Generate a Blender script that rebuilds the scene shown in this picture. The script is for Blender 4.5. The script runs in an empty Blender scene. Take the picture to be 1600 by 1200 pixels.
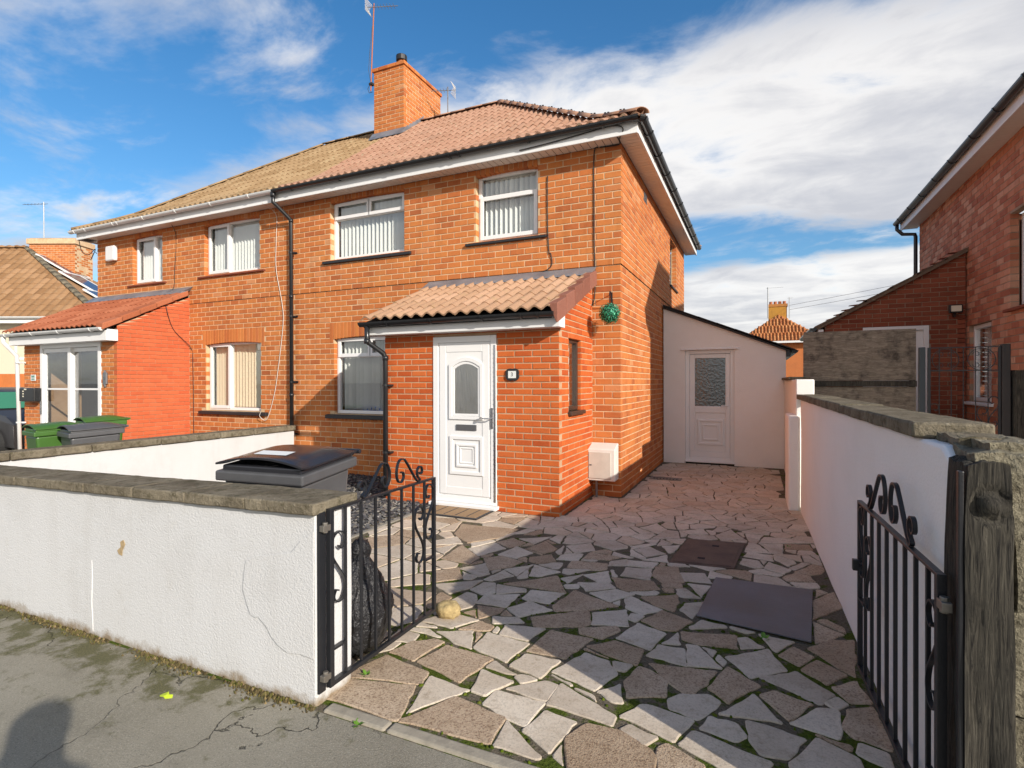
import bpy, bmesh, math, random
import numpy as np
from mathutils import Vector, Matrix, noise
random.seed(7)
R = math.radians
scene = bpy.context.scene
col = scene.collection

# ------------------------------------------------------------------ camera
cam_d = bpy.data.cameras.new('camera')
cam = bpy.data.objects.new('camera', cam_d)
col.objects.link(cam)
CAM = Vector((1.663, -7.201, 1.55))
yaw, pitch, roll = R(24.4235), R(-0.1934), R(0.1311)
fw = Vector((-math.sin(yaw)*math.cos(pitch), math.cos(yaw)*math.cos(pitch), math.sin(pitch)))
rt = Vector((math.cos(yaw), math.sin(yaw), 0))
dn = fw.cross(rt)
r2 = math.cos(roll)*rt + math.sin(roll)*dn
d2 = -math.sin(roll)*rt + math.cos(roll)*dn
m = Matrix.Identity(4)
for i in range(3):
    m[i][0], m[i][1], m[i][2], m[i][3] = r2[i], -d2[i], -fw[i], CAM[i]
cam.matrix_world = m
cam_d.sensor_width = 36
cam_d.lens = 842.94/1600*36
cam_d.clip_start = 0.05
cam_d.clip_end = 2000
scene.camera = cam

# ------------------------------------------------------------------ sun and sky
SUN = Vector((-1, 0.55, -0.49)).normalized()          # the way the light travels
elev = math.asin(-SUN.z)
sun_d = bpy.data.lights.new('sun', 'SUN')
sun_d.energy = 3.6
sun_d.angle = R(0.53)
sun_d.color = (1.0, 0.965, 0.925)
sun = bpy.data.objects.new('sun', sun_d)
col.objects.link(sun)
sun.rotation_euler = SUN.to_track_quat('-Z', 'Y').to_euler()
sun.location = (20, -12, 15)

world = bpy.data.worlds.new('World')
scene.world = world
world.use_nodes = True
wn, wl = world.node_tree.nodes, world.node_tree.links
wn.clear()
def W(t, **k):
    n = wn.new(t)
    for a, v in k.items():
        setattr(n, a, v)
    return n
def wmath(op, a, b=None, c=None, clamp=False):
    n = W('ShaderNodeMath', operation=op, use_clamp=clamp)
    for i, v in enumerate((a, b, c)):
        if v is None: continue
        if isinstance(v, (int, float)): n.inputs[i].default_value = v
        else: wl.new(v, n.inputs[i])
    return n.outputs[0]
def wrange(v, a, b, c=0.0, d=1.0):
    n = W('ShaderNodeMapRange', interpolation_type='SMOOTHSTEP')
    wl.new(v, n.inputs[0])
    for i, x in enumerate((a, b, c, d)): n.inputs[i+1].default_value = x
    return n.outputs[0]
sky = W('ShaderNodeTexSky', sky_type='NISHITA')
sky.sun_disc = False
sky.sun_elevation = elev
sky.sun_rotation = math.atan2(-SUN.x, -SUN.y)
sky.altitude = 50
sky.air_density = 1.0
sky.dust_density = 1.6
sky.ozone_density = 3.0
SKY_STRENGTH = 0.13
tc = W('ShaderNodeTexCoord')
sep = W('ShaderNodeSeparateXYZ')
wl.new(tc.outputs['Generated'], sep.inputs[0])
zz = wmath('ADD', wmath('MAXIMUM', sep.outputs[2], 0.0), 0.15)
px = wmath('DIVIDE', sep.outputs[0], zz)
py = wmath('DIVIDE', sep.outputs[1], zz)
comb = W('ShaderNodeCombineXYZ')
wl.new(px, comb.inputs[0]); wl.new(py, comb.inputs[1])
def wnoise(scale, detail, rough, loc, sc=(1, 1, 1), rot=0, dist=0.0):
    mp = W('ShaderNodeMapping')
    mp.inputs['Location'].default_value = loc
    mp.inputs['Scale'].default_value = sc
    mp.inputs['Rotation'].default_value = (0, 0, rot)
    wl.new(comb.outputs[0], mp.inputs[0])
    n = W('ShaderNodeTexNoise')
    n.inputs['Scale'].default_value = scale
    n.inputs['Detail'].default_value = detail
    n.inputs['Roughness'].default_value = rough
    n.inputs['Distortion'].default_value = dist
    wl.new(mp.outputs[0], n.inputs['Vector'])
    return n.outputs[0]
big = wnoise(1.0, 3, 0.5, (3.1, 1.7, 0), (1, 1.25, 1), R(6))
fine = wnoise(3.0, 8, 0.6, (0.4, 5.2, 0), (0.9, 1.3, 1), R(-8), 0.35)
wisp = wnoise(1.6, 7, 0.6, (8.4, 2.2, 0), (0.9, 1.4, 1), R(12), 0.3)
# the cloud deck: a bank that begins overhead-ahead, thins into a blue strip, then more cloud low down
pyt = wmath('SUBTRACT', py, wmath('MULTIPLY', px, 0.08))
bank = wmath('MULTIPLY', wrange(pyt, 1.0, 1.5), wrange(wmath('ADD', pyt, wmath('MULTIPLY', px, -0.2)), 2.1, 2.55, 1.0, 0.12))
leftthin = wrange(px, -1.6, -0.4, 0.55, 1.0)
bank = wmath('MULTIPLY', bank, leftthin)
low = wrange(wmath('ADD', pyt, wmath('MULTIPLY', px, 0.25)), 2.65, 3.0)
rear_fill = wmath('MULTIPLY', wrange(wmath('SUBTRACT', wmath('MULTIPLY', px, 0.1), py), 0.35, 0.95), 0.85)  # cloud bank added behind the camera, out of view, for white fill light
bias = wmath('MAXIMUM', wmath('MAXIMUM', bank, low), rear_fill)
dens = wmath('ADD', wmath('ADD', wmath('MULTIPLY', bias, 0.62), wmath('MULTIPLY', wmath('SUBTRACT', big, 0.5), 0.55)), wmath('MULTIPLY', wmath('SUBTRACT', fine, 0.5), 0.95))
mask = wrange(dens, 0.17, 0.56)
wm = wmath('MULTIPLY', wrange(wmath('ADD', wisp, wmath('MULTIPLY', wmath('SUBTRACT', fine, 0.5), 0.30)), 0.48, 0.70), 0.88)
wm2 = wmath('MULTIPLY', wm, wrange(py, 0.15, 1.0, 0.45, 1.0))
mask = wmath('MAXIMUM', mask, wm2)
mask = wmath('MULTIPLY', mask, wrange(sep.outputs[2], 0.0, 0.06, 0.55, 1.0))
mask = wmath('MULTIPLY', mask, 0.93)
shade = wrange(wmath('ADD', wmath('MULTIPLY', fine, 0.6), wmath('MULTIPLY', big, 0.6)), 0.42, 0.78)
cmix = W('ShaderNodeMix', data_type='RGBA')
wl.new(shade, cmix.inputs['Factor'])
cmix.inputs['A'].default_value = (0.94, 0.955, 0.985, 1)
cmix.inputs['B'].default_value = (0.54, 0.57, 0.65, 1)
cgain = W('ShaderNodeVectorMath', operation='SCALE')
wl.new(cmix.outputs['Result'], cgain.inputs[0])
cgain.inputs['Scale'].default_value = 0.73
hsv = W('ShaderNodeHueSaturation')
hsv.inputs['Saturation'].default_value = 1.30
hsv.inputs['Value'].default_value = 0.95
wl.new(sky.outputs[0], hsv.inputs['Color'])
sgain = W('ShaderNodeVectorMath', operation='SCALE')
wl.new(hsv.outputs[0], sgain.inputs[0])
sgain.inputs['Scale'].default_value = SKY_STRENGTH
smix = W('ShaderNodeMix', data_type='RGBA')
wl.new(mask, smix.inputs['Factor'])
wl.new(sgain.outputs[0], smix.inputs['A'])
wl.new(cgain.outputs[0], smix.inputs['B'])
bg = W('ShaderNodeBackground')
wl.new(smix.outputs['Result'], bg.inputs[0])
bg.inputs[1].default_value = 1.0
wo = W('ShaderNodeOutputWorld')
wl.new(bg.outputs[0], wo.inputs[0])

vs = scene.view_settings
vs.view_transform = 'Standard'
vs.look = 'None'
vs.exposure = 0.62
vs.gamma = 1.0
vs.use_curve_mapping = False
vs.use_white_balance = True               # the photograph is balanced for the shade
vs.white_balance_temperature = 7000
vs.white_balance_tint = 10
scene.cycles.max_bounces = 8
scene.cycles.transparent_max_bounces = 12
scene.cycles.sample_clamp_indirect = 4.0
scene.cycles.use_denoising = True

# ------------------------------------------------------------------ materials
class NT:
    def __init__(s, name):
        s.m = bpy.data.materials.new(name)
        s.m.use_nodes = True
        s.t = s.m.node_tree
        s.n, s.l = s.t.nodes, s.t.links
        s.b = s.n['Principled BSDF']
        s.out = s.n['Material Output']
        s._tc = None
    def new(s, t, **k):
        n = s.n.new(t)
        for a, v in k.items(): setattr(n, a, v)
        return n
    def set(s, n, i, v):
        if isinstance(v, bpy.types.NodeSocket): s.l.new(v, n.inputs[i])
        else: n.inputs[i].default_value = v
    def pos(s, kind='world'):
        if kind == 'object':
            if s._tc is None: s._tc = s.new('ShaderNodeTexCoord')
            return s._tc.outputs['Object']
        return s.new('ShaderNodeNewGeometry').outputs['Position']
    def map(s, v, scale=(1, 1, 1), loc=(0, 0, 0), rot=(0, 0, 0)):
        n = s.new('ShaderNodeMapping')
        s.l.new(v, n.inputs[0])
        n.inputs['Scale'].default_value = scale
        n.inputs['Location'].default_value = loc
        n.inputs['Rotation'].default_value = rot
        return n.outputs[0]
    def noise(s, scale, detail=4, rough=0.55, v=None, dist=0.0):
        n = s.new('ShaderNodeTexNoise')
        s.l.new(v if v is not None else s.pos(), n.inputs['Vector'])
        s.set(n, 'Scale', scale); s.set(n, 'Detail', detail); s.set(n, 'Roughness', rough); s.set(n, 'Distortion', dist)
        return n.outputs[0]
    def voro(s, scale, feature='F1', v=None, out='Distance', rnd=1.0):
        n = s.new('ShaderNodeTexVoronoi', feature=feature)
        s.l.new(v if v is not None else s.pos(), n.inputs['Vector'])
        s.set(n, 'Scale', scale); s.set(n, 'Randomness', rnd)
        return n.outputs[out]
    def math(s, op, a, b=None, c=None, clamp=False):
        n = s.new('ShaderNodeMath', operation=op, use_clamp=clamp)
        for i, v in enumerate((a, b, c)):
            if v is not None: s.set(n, i, v)
        return n.outputs[0]
    def rng(s, v, a, b, c=0.0, d=1.0):
        n = s.new('ShaderNodeMapRange')
        s.set(n, 0, v)
        for i, x in enumerate((a, b, c, d)): s.set(n, i+1, x)
        return n.outputs[0]
    def ramp(s, v, stops, interp='LINEAR'):
        n = s.new('ShaderNodeValToRGB')
        s.l.new(v, n.inputs[0])
        r = n.color_ramp
        r.interpolation = interp
        while len(r.elements) < len(stops): r.elements.new(0.5)
        for e, (p, c) in zip(r.elements, stops):
            e.position = p
            e.color = (*c, 1) if len(c) == 3 else c
        return n.outputs[0]
    def mix(s, f, a, b, blend='MIX'):
        n = s.new('ShaderNodeMix', data_type='RGBA', blend_type=blend)
        s.set(n, 0, f)
        for i, v in ((6, a), (7, b)):
            if isinstance(v, tuple): v = (*v, 1) if len(v) == 3 else v
            s.set(n, i, v)
        return n.outputs[2]
    def rnd(s):
        """one random number for each piece: a face attribute in joined meshes, the object's own elsewhere"""
        a = s.new('ShaderNodeAttribute', attribute_name='rnd')
        o = s.new('ShaderNodeObjectInfo')
        return s.math('FRACT', s.math('ADD', a.outputs['Fac'], o.outputs['Random']))
    def bump(s, h, strength=0.3, dist=0.01):
        n = s.new('ShaderNodeBump')
        s.set(n, 'Strength', strength); s.set(n, 'Distance', dist); s.set(n, 'Height', h)
        s.l.new(n.outputs[0], s.b.inputs['Normal'])
    def fin(s, color=None, rough=None, metal=None, spec=None):
        if color is not None:
            if isinstance(color, tuple): color = (*color, 1)
            s.set(s.b, 'Base Color', color)
        if rough is not None: s.set(s.b, 'Roughness', rough)
        if metal is not None: s.set(s.b, 'Metallic', metal)
        if spec is not None: s.set(s.b, 'Specular IOR Level', spec)
        return s.m

def brick_mat(name, stops, stain=(0.20, 0.09, 0.05), stain_amt=0.35, rough=0.85):
    t = NT(name)
    r = t.rnd()
    c = t.ramp(r, stops)
    n1 = t.noise(9, 5, 0.65)
    n2 = t.noise(70, 3, 0.6)
    n3 = t.noise(0.9, 4, 0.6)
    c = t.mix(t.rng(n1, 0.35, 0.75, 0.0, 0.45), c, t.mix(0.5, c, (0.72, 0.36, 0.2), 'MULTIPLY'))
    c = t.mix(t.rng(n2, 0.60, 0.80, 0, 0.55), c, (0.13, 0.05, 0.03))
    c = t.mix(t.rng(n3, 0.52, 0.78, 0, stain_amt), c, stain)
    st = t.noise(3.0, 5, 0.65, t.map(t.pos(), (1.5, 1.5, 0.22)))
    c = t.mix(t.rng(st, 0.52, 0.72, 0, stain_amt*1.6), c, t.mix(1.0, c, (0.55, 0.50, 0.46), 'MULTIPLY'))
    t.bump(t.math('ADD', t.math('MULTIPLY', n2, 0.7), n1), 0.35, 0.006)
    return t.fin(c, rough, spec=0.25)
M = {}
M['brick'] = brick_mat('old orange brick', [(0.0, (0.40, 0.120, 0.042)), (0.12, (0.50, 0.158, 0.048)), (0.32, (0.575, 0.205, 0.060)), (0.52, (0.53, 0.165, 0.050)), (0.70, (0.585, 0.215, 0.065)), (0.86, (0.47, 0.14, 0.045)), (0.955, (0.57, 0.215, 0.08)), (1.0, (0.60, 0.28, 0.13))], stain_amt=0.28)
M['brick_porch'] = brick_mat('porch orange brick', [(0.0, (0.44, 0.085, 0.022)), (0.35, (0.55, 0.118, 0.028)), (0.65, (0.58, 0.140, 0.034)), (0.88, (0.48, 0.098, 0.025)), (1.0, (0.62, 0.165, 0.045))], stain_amt=0.12)
M['brick_painted'] = brick_mat('red painted brick', [(0.0, (0.50, 0.110, 0.044)), (0.5, (0.54, 0.125, 0.050)), (1.0, (0.56, 0.137, 0.056))], stain_amt=0.05)
M['brick_red'] = brick_mat('dull red brick', [(0.0, (0.36, 0.12, 0.07)), (0.4, (0.48, 0.18, 0.10)), (0.7, (0.54, 0.23, 0.135)), (1.0, (0.60, 0.33, 0.22))], stain_amt=0.3)
M['brick_dark'] = brick_mat('dark red brick', [(0.0, (0.20, 0.055, 0.03)), (0.5, (0.26, 0.075, 0.04)), (1.0, (0.32, 0.10, 0.055))], stain_amt=0.2)
M['brick_yellow'] = brick_mat('lichened brick', [(0.0, (0.40, 0.17, 0.04)), (0.5, (0.50, 0.27, 0.05)), (1.0, (0.45, 0.20, 0.06))])

def plain(name, color, rough=0.5, metal=0.0, bump=0.0, bscale=40, var=0.0, spec=0.5, vscale=6):
    t = NT(name)
    c = color
    if var > 0:
        n = t.noise(vscale, 5, 0.6)
        c = t.mix(t.rng(n, 0.3, 0.75, 0, var), color, tuple(x*0.35 for x in color))
    if bump > 0:
        t.bump(t.noise(bscale, 4, 0.6), bump, 0.004)
    return t.fin(c, rough, metal, spec)

def mortar(name, c1, c2):
    t = NT(name)
    n = t.noise(5, 5, 0.65); n2 = t.noise(120, 2, 0.6)
    t.bump(n2, 0.5, 0.004)
    return t.fin(t.mix(t.rng(n, 0.35, 0.7), c1, c2), 0.95, spec=0.1)
M['mortar'] = mortar('buff mortar', (0.68, 0.49, 0.31), (0.52, 0.34, 0.19))
M['mortar_porch'] = mortar('pale mortar', (0.54, 0.36, 0.23), (0.42, 0.25, 0.145))
M['mortar_grey'] = mortar('grey mortar', (0.36, 0.27, 0.2), (0.26, 0.18, 0.12))
M['upvc'] = plain('white plastic', (0.80, 0.80, 0.79), 0.28, var=0.06, vscale=3)
M['fascia'] = plain('white fascia board', (0.78, 0.78, 0.77), 0.4, var=0.12, vscale=2)
M['soffit'] = plain('white soffit board', (0.74, 0.70, 0.64), 0.5, var=0.1)
M['black_plastic'] = plain('black gutter plastic', (0.018, 0.019, 0.021), 0.28, var=0.2, vscale=12)
M['white_gutter'] = plain('white gutter plastic', (0.70, 0.71, 0.70), 0.35, var=0.25, vscale=4)
M['black_paint'] = plain('black masonry paint', (0.022, 0.023, 0.026), 0.55, bump=0.3, bscale=60, var=0.3)
M['iron'] = plain('black painted iron', (0.016, 0.017, 0.020), 0.38, bump=0.25, bscale=90, var=0.3, vscale=30)
M['rust'] = plain('galvanised steel', (0.25, 0.23, 0.20), 0.5, metal=0.7, bump=0.2, var=0.3)
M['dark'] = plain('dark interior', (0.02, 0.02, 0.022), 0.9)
M['room'] = plain('dim room backing', (0.10, 0.10, 0.11), 0.9)  # dark colour stands in for the dimness indoors
M['blind'] = plain('white blind fabric', (0.84, 0.85, 0.83), 0.8)
M['blind_cream'] = plain('cream blind fabric', (0.82, 0.74, 0.56), 0.8)
M['chrome'] = plain('brushed chrome', (0.55, 0.55, 0.56), 0.25, metal=1.0)
M['grey_plastic'] = plain('grey plastic', (0.10, 0.10, 0.105), 0.45, var=0.15)
M['white_paint'] = plain('white gloss paint', (0.75, 0.75, 0.74), 0.35)
M['cable'] = plain('black cable', (0.02, 0.02, 0.02), 0.6)
M['cable_white'] = plain('pale cable', (0.62, 0.58, 0.52), 0.6)
M['print_white'] = plain('white print', (0.7, 0.72, 0.7), 0.6)
M['print_dark'] = plain('dark print', (0.08, 0.09, 0.09), 0.6)
M['steel'] = plain('dull steel', (0.30, 0.31, 0.32), 0.45, metal=0.8, var=0.2)
M['cowl'] = plain('black chimney cowl', (0.015, 0.015, 0.016), 0.4)
M['clay'] = plain('terracotta clay', (0.42, 0.14, 0.06), 0.8, var=0.3)

def lead():
    t = NT('grey lead sheet')
    n = t.noise(3, 5, 0.6); n2 = t.noise(22, 4, 0.6)
    t.bump(n2, 0.4, 0.01)
    return t.fin(t.mix(t.rng(n, 0.3, 0.7), (0.16, 0.17, 0.19), (0.30, 0.31, 0.33)), t.rng(n2, 0.3, 0.7, 0.35, 0.6), 0.35)
M['lead'] = lead()

def glass(name, tint=(0.97, 0.98, 0.97), rough=0.02, bumps=0.0, scale=8, base=0.0, trans=None, stretch=(1, 1, 1)):
    t = NT(name)
    tr = t.new('ShaderNodeBsdfTransparent'); tr.inputs[0].default_value = (*tint, 1)
    gl = t.new('ShaderNodeBsdfGlossy'); gl.inputs['Roughness'].default_value = rough
    gl.inputs['Color'].default_value = (0.95, 0.97, 1, 1)
    fr = t.new('ShaderNodeLayerWeight'); fr.inputs['Blend'].default_value = 0.5
    bp = t.new('ShaderNodeBump'); bp.inputs['Strength'].default_value = 0.02 if bumps == 0 else bumps
    bp.inputs['Distance'].default_value = 0.02
    t.l.new(t.noise(1.6 if bumps == 0 else scale, 2 if bumps == 0 else 5, 0.5, t.map(t.pos(), stretch)), bp.inputs['Height'])
    t.l.new(bp.outputs[0], gl.inputs['Normal']); t.l.new(bp.outputs[0], fr.inputs['Normal'])
    mx = t.new('ShaderNodeMixShader')
    f = t.math('ADD', t.math('MULTIPLY_ADD', t.math('POWER', fr.outputs['Facing'], 4.0), 0.9, 0.085), base, clamp=True)
    t.l.new(f, mx.inputs[0]); t.l.new(tr.outputs[0], mx.inputs[1]); t.l.new(gl.outputs[0], mx.inputs[2])
    t.l.new(mx.outputs[0], t.out.inputs[0])
    return t.m
M['glass'] = glass('window glass')
M['glass_patterned'] = glass('patterned glass', (0.14, 0.17, 0.14), 0.18, 0.35, 20, 0.07)
M['glass_reeded'] = glass('reeded glass', (0.55, 0.50, 0.33), 0.35, 0.6, 60, 0.30, None, (1, 1, 0.05))
M['glass_green'] = plain('green tinted windscreen', (0.05, 0.22, 0.13), 0.1)

def tile_mat(name, stops, lichen=(0.45, 0.42, 0.28), amt=0.3, moss_below=None):
    t = NT(name)
    c = t.ramp(t.rnd(), stops)
    n1 = t.noise(2.2, 5, 0.65); n2 = t.noise(45, 4, 0.65); n3 = t.noise(14, 5, 0.7)
    c = t.mix(t.rng(n2, 0.4, 0.75, 0, 0.35), c, t.mix(1.0, c, (0.45, 0.42, 0.40), 'MULTIPLY'))
    c = t.mix(t.math('MULTIPLY', t.rng(n3, 0.55, 0.68, 0, 1), t.rng(n1, 0.35, 0.65, 0.15*amt, amt)), c, lichen)
    t.bump(n2, 0.4, 0.004)
    return t.fin(c, 0.9, spec=0.2)
M['tile_pink'] = tile_mat('pinkish concrete roof tile', [(0, (0.36, 0.195, 0.125)), (0.4, (0.40, 0.22, 0.145)), (0.85, (0.43, 0.245, 0.165)), (1, (0.34, 0.195, 0.13))], amt=0.6)
M['tile_olive'] = tile_mat('olive brown lichened roof tile', [(0, (0.28, 0.175, 0.085)), (0.5, (0.34, 0.22, 0.115)), (1, (0.39, 0.265, 0.145))], lichen=(0.44, 0.38, 0.22), amt=0.6)
M['tile_porch'] = tile_mat('tan porch roof tile', [(0, (0.41, 0.245, 0.15)), (0.5, (0.46, 0.28, 0.175)), (1, (0.50, 0.31, 0.20))], lichen=(0.30, 0.26, 0.10), amt=0.5)
M['tile_red'] = tile_mat('red porch roof tile', [(0, (0.32, 0.095, 0.045)), (0.5, (0.39, 0.125, 0.06)), (1, (0.44, 0.155, 0.08))], lichen=(0.25, 0.12, 0.06), amt=0.4)
M['tile_brown'] = tile_mat('brown roof tile', [(0, (0.26, 0.14, 0.065)), (0.5, (0.33, 0.185, 0.09)), (1, (0.38, 0.22, 0.115))], amt=0.4)
M['tile_clay'] = tile_mat('orange clay roof tile', [(0, (0.34, 0.11, 0.04)), (0.5, (0.48, 0.19, 0.07)), (1, (0.54, 0.25, 0.10))], amt=0.4)
M['verge'] = tile_mat('plum verge tile', [(0, (0.22, 0.085, 0.058)), (1, (0.28, 0.115, 0.08))], amt=0.1)
M['slate_roof'] = tile_mat('charcoal roof tile', [(0, (0.03, 0.03, 0.032)), (1, (0.05, 0.05, 0.052))], lichen=(0.12, 0.12, 0.1), amt=0.2)
M['tile_greybrown'] = tile_mat('grey brown roof tile', [(0, (0.12, 0.085, 0.06)), (1, (0.19, 0.14, 0.10))], amt=0.5)

def render_wall(name, color, scale=70, strength=0.8, stain=(0.42, 0.38, 0.30), amt=0.35, low=None):
    t = NT(name)
    v = t.voro(scale, 'SMOOTH_F1'); n = t.noise(scale*1.6, 4, 0.6); n1 = t.noise(1.3, 5, 0.6); n2 = t.noise(7, 5, 0.65)
    c = t.mix(t.rng(n1, 0.45, 0.8, 0, 0.14), color, stain)
    c = t.mix(t.rng(n2, 0.60, 0.82, 0, amt*0.6), c, stain)
    if low is not None:
        run = t.noise(5, 6, 0.7, t.map(t.pos(), (2.2, 2.2, 0.16)))
        c = t.mix(t.rng(run, 0.52, 0.76, 0, 0.16), c, (0.40, 0.38, 0.34))
        c = t.mix(t.rng(t.noise(2.1, 6, 0.7), 0.50, 0.72, 0, 0.28), c, (0.42, 0.41, 0.39))
        sp = t.new('ShaderNodeSeparateXYZ'); t.l.new(t.pos(), sp.inputs[0])
        edge = t.math('ADD', sp.outputs[2], t.math('MULTIPLY', t.math('SUBTRACT', t.noise(9, 6, 0.7), 0.5), 0.16))
        c = t.mix(t.rng(edge, 0.05, 0.0, 0, 0.85), c, low)
    t.bump(t.math('ADD', t.math('MULTIPLY', v, -0.6), n), strength, 0.008)
    return t.fin(c, 0.9, spec=0.2)
M['white_render'] = render_wall('white painted render', (0.595, 0.60, 0.60), 95, 0.45, low=(0.22, 0.15, 0.07))
M['white_render_shade'] = render_wall('white render lifted for shade', (0.86, 0.82, 0.78), 75, 0.5, amt=0.06)  # copy of the white render, colour raised and warmed for walls in shade
M['cream_render'] = render_wall('cream render', (0.62, 0.55, 0.42), 40, 0.4)

def coping():
    t = NT('weathered concrete coping')
    n = t.noise(5, 6, 0.7); n2 = t.noise(60, 5, 0.7); n3 = t.noise(18, 5, 0.7)
    c = t.mix(t.rng(n, 0.35, 0.65), (0.25, 0.215, 0.155), (0.12, 0.10, 0.07))
    c = t.mix(t.rng(n3, 0.52, 0.62, 0, 0.7), c, (0.085, 0.075, 0.045))
    c = t.mix(t.rng(n2, 0.60, 0.70, 0, 0.5), c, (0.42, 0.38, 0.30))
    t.bump(t.math('ADD', n2, n3), 0.9, 0.014)
    return t.fin(c, 0.95, spec=0.1)
M['coping'] = coping()

def stone_mat(name, stops, speck, dark):
    t = NT(name)
    c = t.ramp(t.rnd(), stops)
    n1 = t.noise(4, 5, 0.6); n2 = t.noise(95, 4, 0.75); n3 = t.noise(26, 5, 0.7); v = t.voro(150, 'F1')
    c = t.mix(t.rng(n1, 0.35, 0.7, 0, 0.4), c, t.mix(1.0, c, (0.70, 0.66, 0.60), 'MULTIPLY'))
    c = t.mix(t.rng(n2, 0.5, 0.62, 0, speck), c, dark)
    c = t.mix(t.rng(n3, 0.64, 0.72, 0, 0.55), c, (0.20, 0.18, 0.11))
    c = t.mix(t.rng(t.noise(15, 6, 0.75), 0.52, 0.66, 0, 0.42), c, t.mix(1.0, c, (0.50, 0.44, 0.36), 'MULTIPLY'))
    n4 = t.noise(1.7, 6, 0.7)
    c = t.mix(t.rng(n4, 0.42, 0.68, 0, 0.55), c, t.mix(1.0, c, (0.62, 0.56, 0.49), 'MULTIPLY'))
    t.bump(t.math('ADD', t.math('MULTIPLY', v, 0.5), n2), 0.55 if speck > 0.5 else 0.25, 0.006)
    return t.fin(c, 0.9, spec=0.2)
M['slab_grey'] = stone_mat('pale grey paving', [(0, (0.56, 0.48, 0.385)), (0.5, (0.64, 0.555, 0.45)), (1, (0.70, 0.615, 0.50))], 0.45, (0.30, 0.26, 0.21))
M['slab_buff'] = stone_mat('buff exposed aggregate paving', [(0, (0.45, 0.34, 0.235)), (0.5, (0.52, 0.40, 0.285)), (1, (0.58, 0.46, 0.335))], 0.75, (0.16, 0.095, 0.06))
M['slab_far'] = stone_mat('bounce-toned tan slab', [(0, (0.56, 0.45, 0.34)), (0.5, (0.63, 0.52, 0.40)), (1, (0.69, 0.58, 0.46))], 0.28, (0.28, 0.20, 0.14))  # warm bounced tone of the far drive put into the slab colour
def joint():
    t = NT('mossy paving joint')
    n = t.noise(7, 5, 0.65); n2 = t.noise(70, 4, 0.7)
    c = t.mix(t.rng(n2, 0.3, 0.7), (0.085, 0.07, 0.05), (0.23, 0.195, 0.145))
    g = t.mix(t.rng(n2, 0.35, 0.65), (0.035, 0.055, 0.008), (0.11, 0.15, 0.02))
    sp = t.new('ShaderNodeSeparateXYZ'); t.l.new(t.pos(), sp.inputs[0])
    amt = t.rng(sp.outputs[1], -2.6, -4.2, -0.02, 0.07)
    c = t.mix(t.rng(t.math('ADD', n, amt), 0.52, 0.60, 0, 0.95), c, g)
    t.bump(t.math('ADD', n2, n), 0.9, 0.02)
    return t.fin(c, 1.0, spec=0.05)
M['joint'] = joint()

def tarmac():
    t = NT('worn grey tarmac')
    p = t.pos()
    n = t.noise(1.1, 6, 0.65); n2 = t.noise(160, 3, 0.7); n3 = t.noise(6, 6, 0.7)
    c = t.mix(t.rng(n, 0.3, 0.7), (0.20, 0.18, 0.135), (0.29, 0.265, 0.21))
    c = t.mix(t.rng(n2, 0.45, 0.7, 0, 0.5), c, (0.38, 0.355, 0.29))
    c = t.mix(t.rng(t.voro(110), 0.34, 0.12, 0, 0.5), c, (0.46, 0.43, 0.36))
    c = t.mix(t.rng(t.voro(75, 'F1', t.map(p, loc=(3, 1, 0))), 0.28, 0.10, 0, 0.5), c, (0.085, 0.08, 0.065))
    c = t.mix(t.rng(t.noise(2.3, 6, 0.7), 0.55, 0.72, 0, 0.5), c, (0.11, 0.10, 0.075))
    # cracks
    w = t.new('ShaderNodeVectorMath', operation='ADD'); t.l.new(p, w.inputs[0])
    nn = t.new('ShaderNodeTexNoise'); t.l.new(p, nn.inputs['Vector']); t.set(nn, 'Scale', 3.0); t.set(nn, 'Detail', 6)
    sc = t.new('ShaderNodeVectorMath', operation='SCALE'); t.l.new(nn.outputs[1], sc.inputs[0]); sc.inputs['Scale'].default_value = 0.55
    t.l.new(sc.outputs[0], w.inputs[1])
    d = t.voro(1.25, 'DISTANCE_TO_EDGE', w.outputs[0])
    crack = t.math('MULTIPLY', t.rng(d, 0.006, 0.0, 0, 0.85), t.rng(t.noise(1.0, 3, 0.5), 0.45, 0.58, 0, 1))
    c = t.mix(crack, c, (0.05, 0.048, 0.035))
    # moss and dirt gathered along the foot of the garden wall
    sp = t.new('ShaderNodeSeparateXYZ'); t.l.new(p, sp.inputs[0])
    near = t.rng(sp.outputs[1], -5.95, -5.26, 0, 1)
    left = t.rng(sp.outputs[0], 0.3, -1.3, 0.15, 1)
    mm = t.math('ADD', t.math('MULTIPLY', t.math('MULTIPLY', near, left), 0.30), n3)
    moss = t.rng(mm, 0.66, 0.80, 0, 0.85)
    c = t.mix(moss, c, t.mix(t.rng(n2, 0.35, 0.65), (0.045, 0.045, 0.015), (0.13, 0.12, 0.04)))
    t.bump(t.math('SUBTRACT', t.math('ADD', t.math('MULTIPLY', n2, 0.5), t.math('MULTIPLY', n3, 0.4)), t.math('MULTIPLY', crack, 1.5)), 0.9, 0.014)
    return t.fin(c, t.rng(n, 0.35, 0.65, 0.65, 0.9), spec=0.3)
M['tarmac'] = tarmac()

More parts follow.
